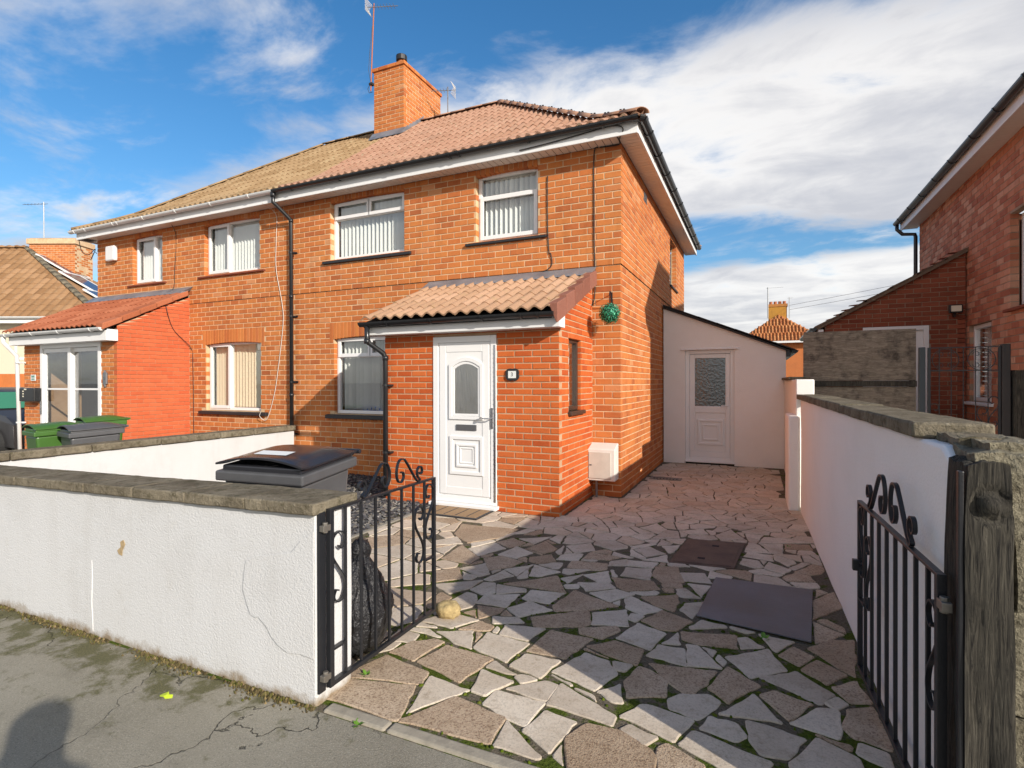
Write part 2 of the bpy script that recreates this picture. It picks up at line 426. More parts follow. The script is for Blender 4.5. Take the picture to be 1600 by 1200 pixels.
def wood(name, c1, c2, c3, scale=(2, 2, 30), dark=0.6, streak=9):
    t = NT(name)
    v = t.map(t.pos(), (scale[0], scale[1], scale[2]))
    n = t.noise(streak, 7, 0.7, v, 1.2); n2 = t.noise(6, 5, 0.65)
    c = t.mix(t.rng(n, 0.35, 0.65), c1, c2)
    c = t.mix(t.rng(n2, 0.48, 0.7, 0, dark), c, c3)
    t.bump(n, 0.8, 0.02)
    return t.fin(c, 0.85, spec=0.25)
M['plywood'] = wood('weathered plywood', (0.32, 0.265, 0.205), (0.14, 0.11, 0.085), (0.045, 0.036, 0.03), (1.0, 1.0, 7), 0.9, 7)
M['old_timber'] = wood('old tarred timber', (0.10, 0.09, 0.07), (0.012, 0.011, 0.010), (0.022, 0.02, 0.017), (34, 34, 2.0), 0.6, 3)
M['old_stone'] = None
t = NT('rough rubble stone')
n = t.noise(8, 6, 0.7); n2 = t.noise(40, 5, 0.7)
t.bump(t.math('ADD', n, n2), 1.0, 0.03)
M['old_stone'] = t.fin(t.mix(t.rng(n2, 0.35, 0.65), t.mix(t.rng(n, 0.4, 0.6), (0.17, 0.145, 0.095), (0.07, 0.06, 0.038)), (0.30, 0.27, 0.19)), 0.95)
t = NT('black refuse sack')
n = t.noise(9, 5, 0.6, None, 1.5); n2 = t.noise(34, 3, 0.6, None, 0.8)
t.bump(t.math('ADD', n, t.math('MULTIPLY', n2, 0.5)), 0.9, 0.03)
M['sack'] = t.fin((0.018, 0.018, 0.02), 0.36, spec=0.45)
t = NT('yellow limestone')
n = t.noise(14, 6, 0.7); t.bump(n, 1.0, 0.02)
M['rock'] = t.fin(t.mix(t.rng(n, 0.35, 0.65), (0.55, 0.42, 0.20), (0.28, 0.20, 0.09)), 0.9)
M['bin_grey'] = plain('charcoal bin plastic', (0.085, 0.086, 0.09), 0.42, bump=0.12, bscale=60, var=0.3, vscale=8)
M['bin_lid'] = plain('dark bin lid plastic', (0.020, 0.021, 0.026), 0.22, bump=0.05, bscale=20, var=0.15)
M['bin_green'] = plain('green bin plastic', (0.05, 0.135, 0.022), 0.4, var=0.25)
M['rubber'] = plain('black rubber', (0.028, 0.028, 0.031), 0.55, bump=0.6, bscale=45, var=0.35, vscale=4)
t = NT('rubber mat sheet')
n = t.noise(3, 5, 0.6); n2 = t.voro(160)
t.bump(n2, 0.7, 0.004)
M['mat_sheet'] = t.fin(t.mix(t.rng(n, 0.35, 0.7), (0.085, 0.082, 0.086), (0.18, 0.172, 0.178)), t.rng(n, 0.35, 0.65, 0.38, 0.6), spec=0.5)
t = NT('rusty manhole cover')
n = t.noise(6, 5, 0.6); n2 = t.voro(90)
t.bump(n2, 0.8, 0.004)
M['manhole'] = t.fin(t.mix(t.rng(n, 0.3, 0.7), (0.15, 0.10, 0.07), (0.08, 0.055, 0.042)), 0.65, 0.2)
M['coir'] = plain('coir door mat', (0.36, 0.23, 0.12), 0.95, bump=0.8, bscale=160, var=0.5, vscale=40)
t = NT('foil leaf')
M['foil'] = t.fin(t.ramp(t.rnd(), [(0, (0.01, 0.10, 0.05)), (0.5, (0.02, 0.26, 0.13)), (1, (0.10, 0.50, 0.30))]), 0.28, 0.3)
M['meter'] = plain('off white meter box', (0.70, 0.68, 0.63), 0.55, var=0.12, bump=0.1)
M['meter_door'] = plain('dusty meter door', (0.58, 0.54, 0.47), 0.65, var=0.3, bump=0.2)
t = NT('slate chip')
M['slate'] = t.fin(t.ramp(t.rnd(), [(0, (0.03, 0.032, 0.037)), (0.6, (0.085, 0.085, 0.09)), (0.85, (0.15, 0.14, 0.125)), (0.97, (0.22, 0.20, 0.16)), (1, (0.45, 0.43, 0.4))]), 0.6)
M['soil'] = plain('dark soil', (0.05, 0.042, 0.034), 1.0, bump=0.8, bscale=50, var=0.4)
M['concrete'] = plain('grey concrete', (0.26, 0.24, 0.20), 0.95, bump=0.4, bscale=60, var=0.4, vscale=3)
M['kerb'] = plain('mossy concrete edging', (0.36, 0.32, 0.25), 0.95, bump=0.6, bscale=70, var=0.55, vscale=14)
M['leaf_green'] = plain('weed leaf', (0.10, 0.22, 0.02), 0.6)
M['leaf_yellow'] = plain('fallen yellow leaf', (0.50, 0.62, 0.03), 0.6)
t = NT('moss clump')
n = t.noise(60, 3, 0.6); t.bump(n, 0.8, 0.01)
M['moss'] = t.fin(t.ramp(t.rnd(), [(0, (0.035, 0.05, 0.006)), (0.5, (0.08, 0.115, 0.012)), (1, (0.13, 0.13, 0.03))]), 1.0, spec=0.05)
M['solar'] = plain('solar panel glass', (0.03, 0.045, 0.09), 0.12)
M['car_paint'] = plain('dark grey car paint', (0.05, 0.048, 0.05), 0.3, metal=0.4)
M['tyre'] = plain('tyre rubber', (0.02, 0.02, 0.02), 0.8)
M['cloth_dark'] = plain('dark clothing', (0.03, 0.032, 0.04), 0.9)
M['skin'] = plain('skin', (0.45, 0.26, 0.19), 0.55)
M['lamp_glass'] = plain('floodlight glass', (0.75, 0.70, 0.55), 0.2)
M['blue_cloth'] = plain('blue cloth', (0.10, 0.22, 0.55), 0.9)
t = NT('mossy dirt')
M['dirt'] = t.fin(t.ramp(t.rnd(), [(0, (0.05, 0.04, 0.02)), (0.5, (0.13, 0.10, 0.05)), (0.8, (0.10, 0.10, 0.025)), (1, (0.28, 0.20, 0.11))]), 1.0, spec=0.05)

# ------------------------------------------------------------------ mesh helpers
WT = {}                                    # world translation of every built parent
def _place(o, parent, at=(0, 0, 0)):
    col.objects.link(o)
    at = Vector(at)
    if parent is not None:
        o.parent = parent
        o.location = at - WT[parent.name]
    else:
        o.location = at
    WT[o.name] = at
    return o
def tag(o, label=None, cat=None, group=None, kind=None):
    if label: o['label'] = label
    if cat: o['category'] = cat
    if group: o['group'] = group
    if kind: o['kind'] = kind
    return o
def root(name, at, label, cat, group=None):
    o = bpy.data.objects.new(name, None)
    o.empty_display_size = 0.2
    _place(o, None, at)
    return tag(o, label, cat, group)

class MB:
    def __init__(s):
        s.v, s.f, s.m, s.r = [], [], [], []
    def add(s, vs, fs, m=0, r=None):
        b = len(s.v)
        s.v.extend([tuple(p) for p in vs])
        r = random.random() if r is None else r
        for f in fs:
            s.f.append([b+i for i in f]); s.m.append(m); s.r.append(r)
        return s
    def hexa(s, p, m=0, r=None):           # p: bottom 4 (ccw from above), top 4
        return s.add(p, [(3, 2, 1, 0), (4, 5, 6, 7), (0, 1, 5, 4), (1, 2, 6, 5), (2, 3, 7, 6), (3, 0, 4, 7)], m, r)
    def box(s, x0, x1, y0, y1, z0, z1, m=0, r=None):
        return s.hexa([(x0, y0, z0), (x1, y0, z0), (x1, y1, z0), (x0, y1, z0), (x0, y0, z1), (x1, y0, z1), (x1, y1, z1), (x0, y1, z1)], m, r)
    def fbox(s, F, u0, u1, d0, d1, z0, z1, m=0, r=None):
        P = F.P
        return s.hexa([P(u0, d1, z0), P(u1, d1, z0), P(u1, d0, z0), P(u0, d0, z0), P(u0, d1, z1), P(u1, d1, z1), P(u1, d0, z1), P(u0, d0, z1)], m, r)
    def prism(s, poly, vec, m=0):          # extrude a planar polygon of 3D points along vec
        n = len(poly)
        a = [Vector(p) for p in poly]
        b = [p+Vector(vec) for p in a]
        fs = [tuple(range(n-1, -1, -1)), tuple(range(n, 2*n))]
        for i in range(n):
            j = (i+1) % n
            fs.append((i, j, n+j, n+i))
        return s.add(a+b, fs, m)
    def sweep(s, pts, sec, up=None, m=0, caps=True, closed=False):
        """sweep a 2D closed section (list of (a,b)) along points"""
        pts = [Vector(p) for p in pts]
        n, k = len(pts), len(sec)
        vs = []
        ref = Vector(up) if up is not None else None
        prev = None
        for i in range(n):
            if i == 0: t = pts[1]-pts[0]
            elif i == n-1: t = pts[-1]-pts[-2]
            else: t = (pts[i+1]-pts[i]).normalized()+(pts[i]-pts[i-1]).normalized()
            t = t.normalized() if t.length > 1e-9 else Vector((0, 0, 1))
            if ref is not None: a = ref - t*ref.dot(t)
            elif prev is not None: a = prev - t*prev.dot(t)
            else:
                a = Vector((0, 0, 1)) if abs(t.z) < 0.9 else Vector((1, 0, 0))
                a = a - t*a.dot(t)
            if a.length < 1e-6:
                a = t.orthogonal()
            a.normalize(); prev = a
            b = t.cross(a)
            for (p, q) in sec: vs.append(pts[i]+a*p+b*q)
        fs = []
        for i in range(n-1):
            for j in range(k):
                j2 = (j+1) % k
                fs.append((i*k+j, i*k+j2, (i+1)*k+j2, (i+1)*k+j))
        if caps:
            fs.append(tuple(range(k-1, -1, -1))); fs.append(tuple((n-1)*k+j for j in range(k)))
        return s.add(vs, fs, m)
    def tube(s, pts, r, n=8, m=0):
        return s.sweep(pts, [(r*math.cos(2*math.pi*i/n), r*math.sin(2*math.pi*i/n)) for i in range(n)], m=m)
    def flat(s, pts, w, t, up, m=0):       # flat bar: w across 'up', t other way
        return s.sweep(pts, [(w/2, t/2), (-w/2, t/2), (-w/2, -t/2), (w/2, -t/2)], up=up, m=m)
    def cyl(s, c, r, h, n=16, m=0, r2=None):
        r2 = r if r2 is None else r2
        c = Vector(c)
        vs = [c+Vector((r*math.cos(2*math.pi*i/n), r*math.sin(2*math.pi*i/n), 0)) for i in range(n)]
        vs += [c+Vector((r2*math.cos(2*math.pi*i/n), r2*math.sin(2*math.pi*i/n), h)) for i in range(n)]
        fs = [tuple(range(n-1, -1, -1)), tuple(range(n, 2*n))]+[(i, (i+1) % n, n+(i+1) % n, n+i) for i in range(n)]
        return s.add(vs, fs, m)
    def mesh(s, name, mats, smooth=False):
        me = bpy.data.meshes.new(name)
        me.from_pydata(s.v, [], s.f)
        for mt in (mats if isinstance(mats, (list, tuple)) else [mats]): me.materials.append(M[mt] if isinstance(mt, str) else mt)
        me.polygons.foreach_set('material_index', s.m)
        if smooth: me.polygons.foreach_set('use_smooth', [True]*len(s.f))
        at = me.attributes.new('rnd', 'FLOAT', 'FACE')
        at.data.foreach_set('value', s.r)
        me.update()
        return me
    def build(s, name, mats, parent=None, smooth=False, bevel=0.0, seg=2, angle=40):
        o = bpy.data.objects.new(name, s.mesh(name, mats, smooth))
        _place(o, parent)
        if bevel:
            b = o.modifiers.new('bevel', 'BEVEL')
            b.width = bevel; b.segments = seg; b.limit_method = 'ANGLE'; b.angle_limit = R(angle)
            b.harden_normals = False
        if smooth == 'auto':
            pass
        return o
def shared(name, me, parent, at, rot=(0, 0, 0), scale=None):
    o = bpy.data.objects.new(name, me)
    _place(o, parent, at)
    o.rotation_euler = rot
    if scale: o.scale = scale
    return o

class Fr:                                  # a wall's frame: u along, d outwards, z up
    def __init__(s, O, U):
        s.O = Vector(O); s.U = Vector(U).normalized(); s.N = Vector((s.U.y, -s.U.x, 0)); s.rz = math.atan2(s.U.y, s.U.x)
    def P(s, u, d, z):
        return s.O+s.U*u+s.N*d+Vector((0, 0, z))

# ------------------------------------------------------------------ brickwork
BR = []
def brick_rows(F, u0, u1, z0, z1, course, length, openings=(), top=None, d=0.0, anchor=None, joint=0.0135, mat='brick', parent=None, phase=0, rank=True, dk=1.0):
    anchor = u1 if anchor is None else anchor
    k0 = int(round((z0)/course)) + phase
    nrow = int(math.ceil((z1-z0)/course-1e-6))
    for k in range(nrow):
        a, b = z0+k*course, min(z0+(k+1)*course-joint, z1)
        if b-a < 0.02: continue
        zm = (a+b)/2
        spans = [(u0, u1)]
        for (o0, o1, p0, p1) in openings:
            if p0 < zm < p1:
                ns = []
                for (s0, s1) in spans:
                    if o1 <= s0 or o0 >= s1: ns.append((s0, s1)); continue
                    if o0 > s0: ns.append((s0, o0))
                    if o1 < s1: ns.append((o1, s1))
                spans = ns
        off = anchor + (length/2 if (k+k0) % 2 else 0)
        for (s0, s1) in spans:
            i = math.floor((s0-off)/length)
            x = off+i*length
            while x < s1:
                c0, c1 = max(x, s0), min(x+length, s1)
                e0 = c0 if c0 == s0 else c0+joint/2
                e1 = c1 if c1 == s1 else c1-joint/2
                x += length
                if e1-e0 < 0.03: continue
                bl = br = b
                if top is not None:
                    bl, br = min(b, top(e0)), min(b, top(e1))
                    if max(bl, br) < a+0.015: continue
                    bl, br = max(bl, a+0.002), max(br, a+0.002)
                BR.append((F, e0, e1, a, bl, br, d+random.uniform(-0.0016, 0.0016), mat, parent, rank, dk))
def brick_mesh_into(mb, u0, u1, z0, zl, zr, P, depth=0.0935, bv=0.004, m=0):
    v = [P(u0, -depth, z0), P(u1, -depth, z0), P(u1, -depth, zr), P(u0, -depth, zl),
         P(u0, -bv, z0), P(u1, -bv, z0), P(u1, -bv, zr), P(u0, -bv, zl),
         P(u0+bv, 0, z0+bv), P(u1-bv, 0, z0+bv), P(u1-bv, 0, max(zr-bv, z0+bv+0.001)), P(u0+bv, 0, max(zl-bv, z0+bv+0.001))]
    mb.add(v, [(8, 9, 10, 11), (4, 5, 9, 8), (5, 6, 10, 9), (6, 7, 11, 10), (7, 4, 8, 11), (0, 1, 5, 4), (1, 2, 6, 5), (2, 3, 7, 6), (3, 0, 4, 7)], m)
BM = {}
def view_px(p):
    q = p-CAM
    z = q.dot(fw)
    if z < 0.1: return None
    return 800+842.94*q.dot(r2)/z, 600+842.94*q.dot(d2)/z
def finish_bricks(keep, hide=()):
    """the bricks that show largest become objects of their own, the rest one mesh for each parent and material"""
    global BR
    sc = []
    for i, b in enumerate(BR):
        F, u0, u1, z0, zl, zr = b[:6]
        c = F.P((u0+u1)/2, b[6], (z0+max(zl, zr))/2)
        s = 0
        if b[9] and F.N.dot(CAM-c) > 0 and abs(zl-zr) < 1e-6:
            pp = [view_px(F.P(u, b[6], z)) for u, z in ((u0, z0), (u1, z0), (u1, zl), (u0, zl))]
            if all(pp) and all(0 < x < 1600 and 0 < y < 1200 for x, y in pp):
                s = 0.5*abs(sum(pp[k][0]*pp[(k+1) % 4][1]-pp[(k+1) % 4][0]*pp[k][1] for k in range(4)))
                if any(h(c) for h in hide): s = 0
        sc.append((s*b[10], i))
    top = set(i for s, i in sorted(sc, reverse=True)[:keep] if s > 0)
    joined = {}
    for i, b in enumerate(BR):
        F, u0, u1, z0, zl, zr, d, mat, parent = b[:9]
        if i in top:
            L, H = round(u1-u0, 3), round(zl-z0, 3)
            key = (L, H, mat)
            if key not in BM:
                q = MB()
                brick_mesh_into(q, -L/2, L/2, -H/2, H/2, H/2, lambda u, dd, z: Vector((u, -dd, z)))
                q.r = [0.0]*len(q.r)
                BM[key] = q.mesh('brick', mat)
            shared('brick', BM[key], parent, F.P((u0+u1)/2, d, (z0+zl)/2), (0, 0, F.rz))
        else:
            mb = joined.setdefault((parent.name, mat), (MB(), parent))[0]
            brick_mesh_into(mb, u0, u1, z0, zl, zr, lambda u, dd, z, F=F, d=d: F.P(u, d+dd, z))
    for (pn, mat), (mb, parent) in joined.items():
        tag(mb.build('brickwork', mat, parent), kind='stuff')
    BR = []
def slab(mb, F, u0, u1, z0, z1, openings=(), d0=-0.10, d1=-0.0055, m=0):
    us = sorted(set([u0, u1]+[x for o in openings for x in o[:2] if u0 < x < u1]))
    zs = sorted(set([z0, z1]+[x for o in openings for x in o[2:4] if z0 < x < z1]))
    for a, b in zip(us, us[1:]):
        run = None
        for c, d in zip(zs, zs[1:]):
            um, zm = (a+b)/2, (c+d)/2
            inside = any(o[0] < um < o[1] and o[2] < zm < o[3] for o in openings)
            if inside:
                if run: mb.fbox(F, a, b, d0, d1, run[0], run[1], m); run = None
            else: run = (run[0], d) if run else (c, d)
        if run: mb.fbox(F, a, b, d0, d1, run[0], run[1], m)
def soldiers(F, u0, u1, zb, h, camber, parent, mat='brick', d=0.002, w=0.078, inner=None, foot=None):
    n = max(2, int(round((u1-u0)/w)))
    st = (u1-u0)/n
    inner = inner or (u0, u1)
    for i in range(n):
        a, b = u0+i*st+0.004, u0+(i+1)*st-0.004
        t = ((i+0.5)/n-0.5)*2
        z = zb-camber*t*t
        zt_ = z+h if foot is None else zb+h
        if foot is not None and ((a+b)/2 < inner[0] or (a+b)/2 > inner[1]): z = foot
        BR.append((F, a, b, z, zt_, zt_, d, mat, parent, False, 1.0))

# ------------------------------------------------------------------ windows
def frame_bars(mb, F, u0, u1, z0, z1, w, d0, d1):
    mb.fbox(F, u0, u0+w, d0, d1, z0, z1); mb.fbox(F, u1-w, u1, d0, d1, z0, z1)
    mb.fbox(F, u0+w, u1-w, d0, d1, z0, z0+w); mb.fbox(F, u0+w, u1-w, d0, d1, z1-w, z1)
def blind(F, u0, u1, z0, z1, d, parent, mat='blind', pitch=0.085, ang=50, drop=0.0):
    mb = MB()
    n = int((u1-u0)/pitch)
    for i in range(n+1):
        c = u0+(i+0.5)*(u1-u0)/(n+1)
        a = R(ang+random.uniform(-12, 12))
        hw = 0.043
        du, dd = hw*math.cos(a), hw*math.sin(a)
        zb = z0+0.012
        p = [F.P(c-du, d+dd, zb), F.P(c, d+0.006, zb), F.P(c+du, d-dd, zb), F.P(c-du, d+dd, z1), F.P(c, d+0.006, z1), F.P(c+du, d-dd, z1)]
        mb.add(p, [(0, 1, 4, 3), (1, 2, 5, 4)])
    mb.fbox(F, u0, u1, d-0.03, d+0.03, z1, z1+0.03)
    return mb.build('blind', mat, parent, smooth=True)
def window(parent, F, u0, u1, z0, z1, panes, dep=0.07, blinds='blind', sashes=(), bar=0.055, ang=50, sill=None, room=True, gl='glass'):
    """panes: rectangles in fractions of the opening; sashes: indices that have an opening sash"""
    d1 = -dep; d0 = -dep-0.065
    mb = MB()
    frame_bars(mb, F, u0, u1, z0, z1, bar, d0, d1)
    W_, H_ = u1-u0, z1-z0
    for (a, b, c, e) in panes:             # bars between panes: made as slim frames round each pane
        pass
    xs = sorted(set([p[0] for p in panes]+[p[1] for p in panes]))
    for (a, b, c, e) in panes:
        if a > 0.001: mb.fbox(F, u0+a*W_-bar*0.45, u0+a*W_+bar*0.45, d0+0.002, d1-0.002, z0+max(c*H_, bar), z0+min(e*H_, H_-bar))
        if c > 0.001: mb.fbox(F, u0+max(a*W_, bar), u0+min(b*W_, W_-bar), d0+0.003, d1-0.003, z0+c*H_-bar*0.45, z0+c*H_+bar*0.45)
    w = mb.build('window', 'upvc', parent, bevel=0.004)
    for i, (a, b, c, e) in enumerate(panes):
        q0, q1 = u0+(a*W_ if a > 0.001 else bar*0.8), u0+(b*W_ if b < 0.999 else W_-bar*0.8)
        s0, s1 = z0+(c*H_ if c > 0.001 else bar*0.8), z0+(e*H_ if e < 0.999 else H_-bar*0.8)
        if i in sashes:
            sm = MB(); frame_bars(sm, F, q0-0.012, q1+0.012, s0-0.012, s1+0.012, 0.06, d1-0.004, d1+0.018)
            sm.build('sash', 'upvc', w, bevel=0.005)
        g = MB(); g.fbox(F, q0, q1, d1-0.036, d1-0.03, s0, s1)
        g.build('pane', gl, w)
    if blinds:
        blind(F, u0+0.05, u1-0.05, z0+0.05, z1-0.06, d0-0.07, w, blinds, ang=ang)
    if sill:
        sm = MB(); a, b, h, proj = sill[:4]
        sm.hexa([F.P(a, proj, z0-h-0.01), F.P(b, proj, z0-h-0.01), F.P(b, -dep-0.02, z0-h-0.01), F.P(a, -dep-0.02, z0-h-0.01),
                 F.P(a, proj, z0-0.012-0.012), F.P(b, proj, z0-0.012-0.012), F.P(b, -dep-0.02, z0-0.002), F.P(a, -dep-0.02, z0-0.002)])
        sm.build('sill', sill[4], w, bevel=0.006)
    return w

# ------------------------------------------------------------------ roof tiles
TM = {}
def tile_mesh(W_, L_, rolls, amp, th, mat):
    key = (W_, L_, rolls, amp, mat)
    if key in TM: return TM[key]
    mb = MB()
    n = 6*rolls
    def h(x):
        c = math.cos(2*math.pi*(x/W_*rolls))
        return amp*(0.5-0.5*c)**0.85
    xs = [W_*i/n for i in range(n+1)]
    vs = [(x, 0, h(x)-th) for x in xs]+[(x, 0, h(x)) for x in xs]+[(x, L_, h(x)) for x in xs]
    k = n+1
    fs = [(i, i+1, k+i+1, k+i) for i in range(n)]+[(k+i, k+i+1, 2*k+i+1, 2*k+i) for i in range(n)]
    mb.add(vs, fs, 0, 0.0)
    me = mb.mesh('roof_tile', mat, smooth=False)
    # smooth the wave, keep the lip crisp
    me.polygons.foreach_set('use_smooth', [True]*len(me.polygons))
    es = {}
    me.shade_smooth() if False else None
    for e in me.edges:
        a, b = e.vertices
        if k <= a < 2*k and k <= b < 2*k: e.use_edge_sharp = True
    TM[key] = me
    return me
class Prof:                                # eaves-to-ridge profile: list of (run, z)
    def __init__(s, pts):
        s.p = pts; s.l = [0.0]
        for (a, b), (c, d) in zip(pts, pts[1:]): s.l.append(s.l[-1]+math.hypot(c-a, d-b))
        s.L = s.l[-1]
    def at(s, t):
        for i in range(len(s.p)-1):
            if t <= s.l[i+1] or i == len(s.p)-2:
                k = (t-s.l[i])/(s.l[i+1]-s.l[i])
                return s.p[i][0]+k*(s.p[i+1][0]-s.p[i][0]), s.p[i][1]+k*(s.p[i+1][1]-s.p[i][1])
    def z(s, run):
        for i in range(len(s.p)-1):
            if run <= s.p[i+1][0] or i == len(s.p)-2:
                k = (run-s.p[i][0])/(s.p[i+1][0]-s.p[i][0])
                return s.p[i][1]+k*(s.p[i+1][1]-s.p[i][1])
def clip_mesh(me, mw, planes):
    bm = bmesh.new(); bm.from_mesh(me); bm.transform(mw)
    for (co, no) in planes:
        g = bm.verts[:]+bm.edges[:]+bm.faces[:]
        bmesh.ops.bisect_plane(bm, geom=g, plane_co=co, plane_no=no, clear_outer=True)
    if not bm.faces:
        bm.free(); return None
    out = bpy.data.meshes.new('roof_tile'); bm.to_mesh(out); bm.free()
    for mt in me.materials: out.materials.append(mt)
    return out
def tile_slope(parent, origin, rz, prof, x0, x1, W_, gauge, rolls, amp, th, mat, planes=(), joined=False, lift=0.018, over=0.045, stop=None, jit=0.0018):
    """tiles on one slope. Local frame: x to the right seen from outside, run = horizontal way up the slope"""
    L_ = gauge+0.075
    me = tile_mesh(W_, L_, rolls, amp, th, mat)
    base = Matrix.Translation(Vector(origin)) @ Matrix.Rotation(rz, 4, 'Z')
    nrow = int(math.ceil((prof.L+over)/gauge)) if stop is None else stop
    ncol = int(math.ceil((x1-x0)/W_-1e-6))
    st = MB() if joined else None
    for k in range(nrow):
        s0 = k*gauge-over
        s1 = min(s0+L_, prof.L+0.03)
        if s1-s0 < 0.12: continue
        r0, z0 = prof.at(max(s0, 0)) ; r1, z1 = prof.at(s1)
        if s0 < 0:
            (pa, pb), (qa, qb) = prof.p[0], prof.p[1]
            ll = math.hypot(qa-pa, qb-pb); r0 = pa+s0*(qa-pa)/ll; z0 = pb+s0*(qb-pb)/ll
        ang = math.atan2(z1-z0-lift, r1-r0)
        for c in range(ncol):
            x = x0+c*W_
            mw = base @ Matrix.Translation((x, r0, z0+th+lift+random.uniform(-jit, jit))) @ Matrix.Rotation(ang+random.uniform(-0.003, 0.003), 4, 'X')
            pts = [mw @ Vector(p) for p in ((0, 0, 0), (W_, 0, 0), (0, L_, 0), (W_, L_, 0))]
            pl = list(planes)
            ins = [min((Vector(co)-p).dot(Vector(no)) for p in pts) for (co, no) in pl]
            outs = [max((Vector(co)-p).dot(Vector(no)) for p in pts) for (co, no) in pl]
            if any(o <= 0.02 for o in outs): continue
            if joined:
                m2 = clip_mesh(me, mw, [p for p, i in zip(pl, ins) if i < 0])
                if m2 is None: continue
                st.add([v.co for v in m2.vertices], [tuple(p.vertices) for p in m2.polygons])
                bpy.data.meshes.remove(m2)
            elif any(i < 0 for i in ins):
                m2 = clip_mesh(me, mw, [p for p, i in zip(pl, ins) if i < 0])
                if m2 is None: continue
                o = bpy.data.objects.new('roof_tile', m2); _place(o, parent)
            else:
                o = bpy.data.objects.new('roof_tile', me)
                loc, rot, sc = mw.decompose()
                _place(o, parent, loc); o.rotation_euler = rot.to_euler()
    if joined and st.f:
        tag(st.build('roof_tiling', mat, parent, smooth=True), kind='stuff')
def half_round(mb, p0, p1, r, th=0.016, n=8, m=0, flat=1.0):
    """a half-round ridge or hip tile from p0 to p1"""
    p0, p1 = Vector(p0), Vector(p1)
    t = (p1-p0).normalized()
    s = t.cross(Vector((0, 0, 1))).normalized(); u = s.cross(t)
    vs = []
    for q, rr in ((p0, r), (p1, r*1.0)):
        for rad in (rr, rr-th):
            for i in range(n+1):
                a = math.pi*i/n
                vs.append(q+s*(rad*math.cos(a))+u*(rad*math.sin(a)*flat))
    k = n+1
    fs = []
    for i in range(n):
        fs += [(i, i+1, 2*k+i+1, 2*k+i), (k+i+1, k+i, 3*k+i, 3*k+i+1), (i+1, i, k+i, k+i+1), (2*k+i, 2*k+i+1, 3*k+i+1, 3*k+i)]
    mb.add(vs, fs, m)
def gutter(mb, p0, p1, r=0.056, th=0.004, n=8, m=0, ends=True):
    p0, p1 = Vector(p0), Vector(p1)
    t = (p1-p0).normalized(); s = t.cross(Vector((0, 0, 1))).normalized()
    vs = []
    for q in (p0, p1):
        for rad in (r, r-th):
            for i in range(n+1):
                a = math.pi*i/n
                vs.append(q+s*(rad*math.cos(a))-Vector((0, 0, 1))*(rad*math.sin(a)))
    k = n+1; fs = []
    for i in range(n):
        fs += [(i+1, i, 2*k+i, 2*k+i+1), (k+i, k+i+1, 3*k+i+1, 3*k+i)]
    fs += [(0, k, 3*k, 2*k), (k+n, n, 2*k+n, 3*k+n)]
    if ends: fs += [tuple(range(n+1)), tuple(range(3*k-1, 2*k-1, -1))]
    mb.add(vs, fs, m)
def bracket(parent, p, t, r=0.060, mat='black_plastic', w=0.03):
    mb = MB()
    p = Vector(p); t = Vector(t).normalized()
    gutter(mb, p-t*w/2, p+t*w/2, r+0.006, 0.008)
    s = t.cross(Vector((0, 0, 1))).normalized()
    return mb.build('gutter_bracket', mat, parent)
def text(s, size, at, rot, mat, parent, name='lettering', ext=0.001):
    cu = bpy.data.curves.new(name, 'FONT')
    cu.body = s; cu.size = size; cu.extrude = ext; cu.align_x = 'CENTER'; cu.align_y = 'CENTER'
    o = bpy.data.objects.new('tmp_text', cu)
    col.objects.link(o)
    dg = bpy.context.evaluated_depsgraph_get()
    me = bpy.data.meshes.new_from_object(o.evaluated_get(dg))
    bpy.data.objects.remove(o)
    me.materials.clear(); me.materials.append(M[mat])
    return shared(name, me, parent, at, rot)
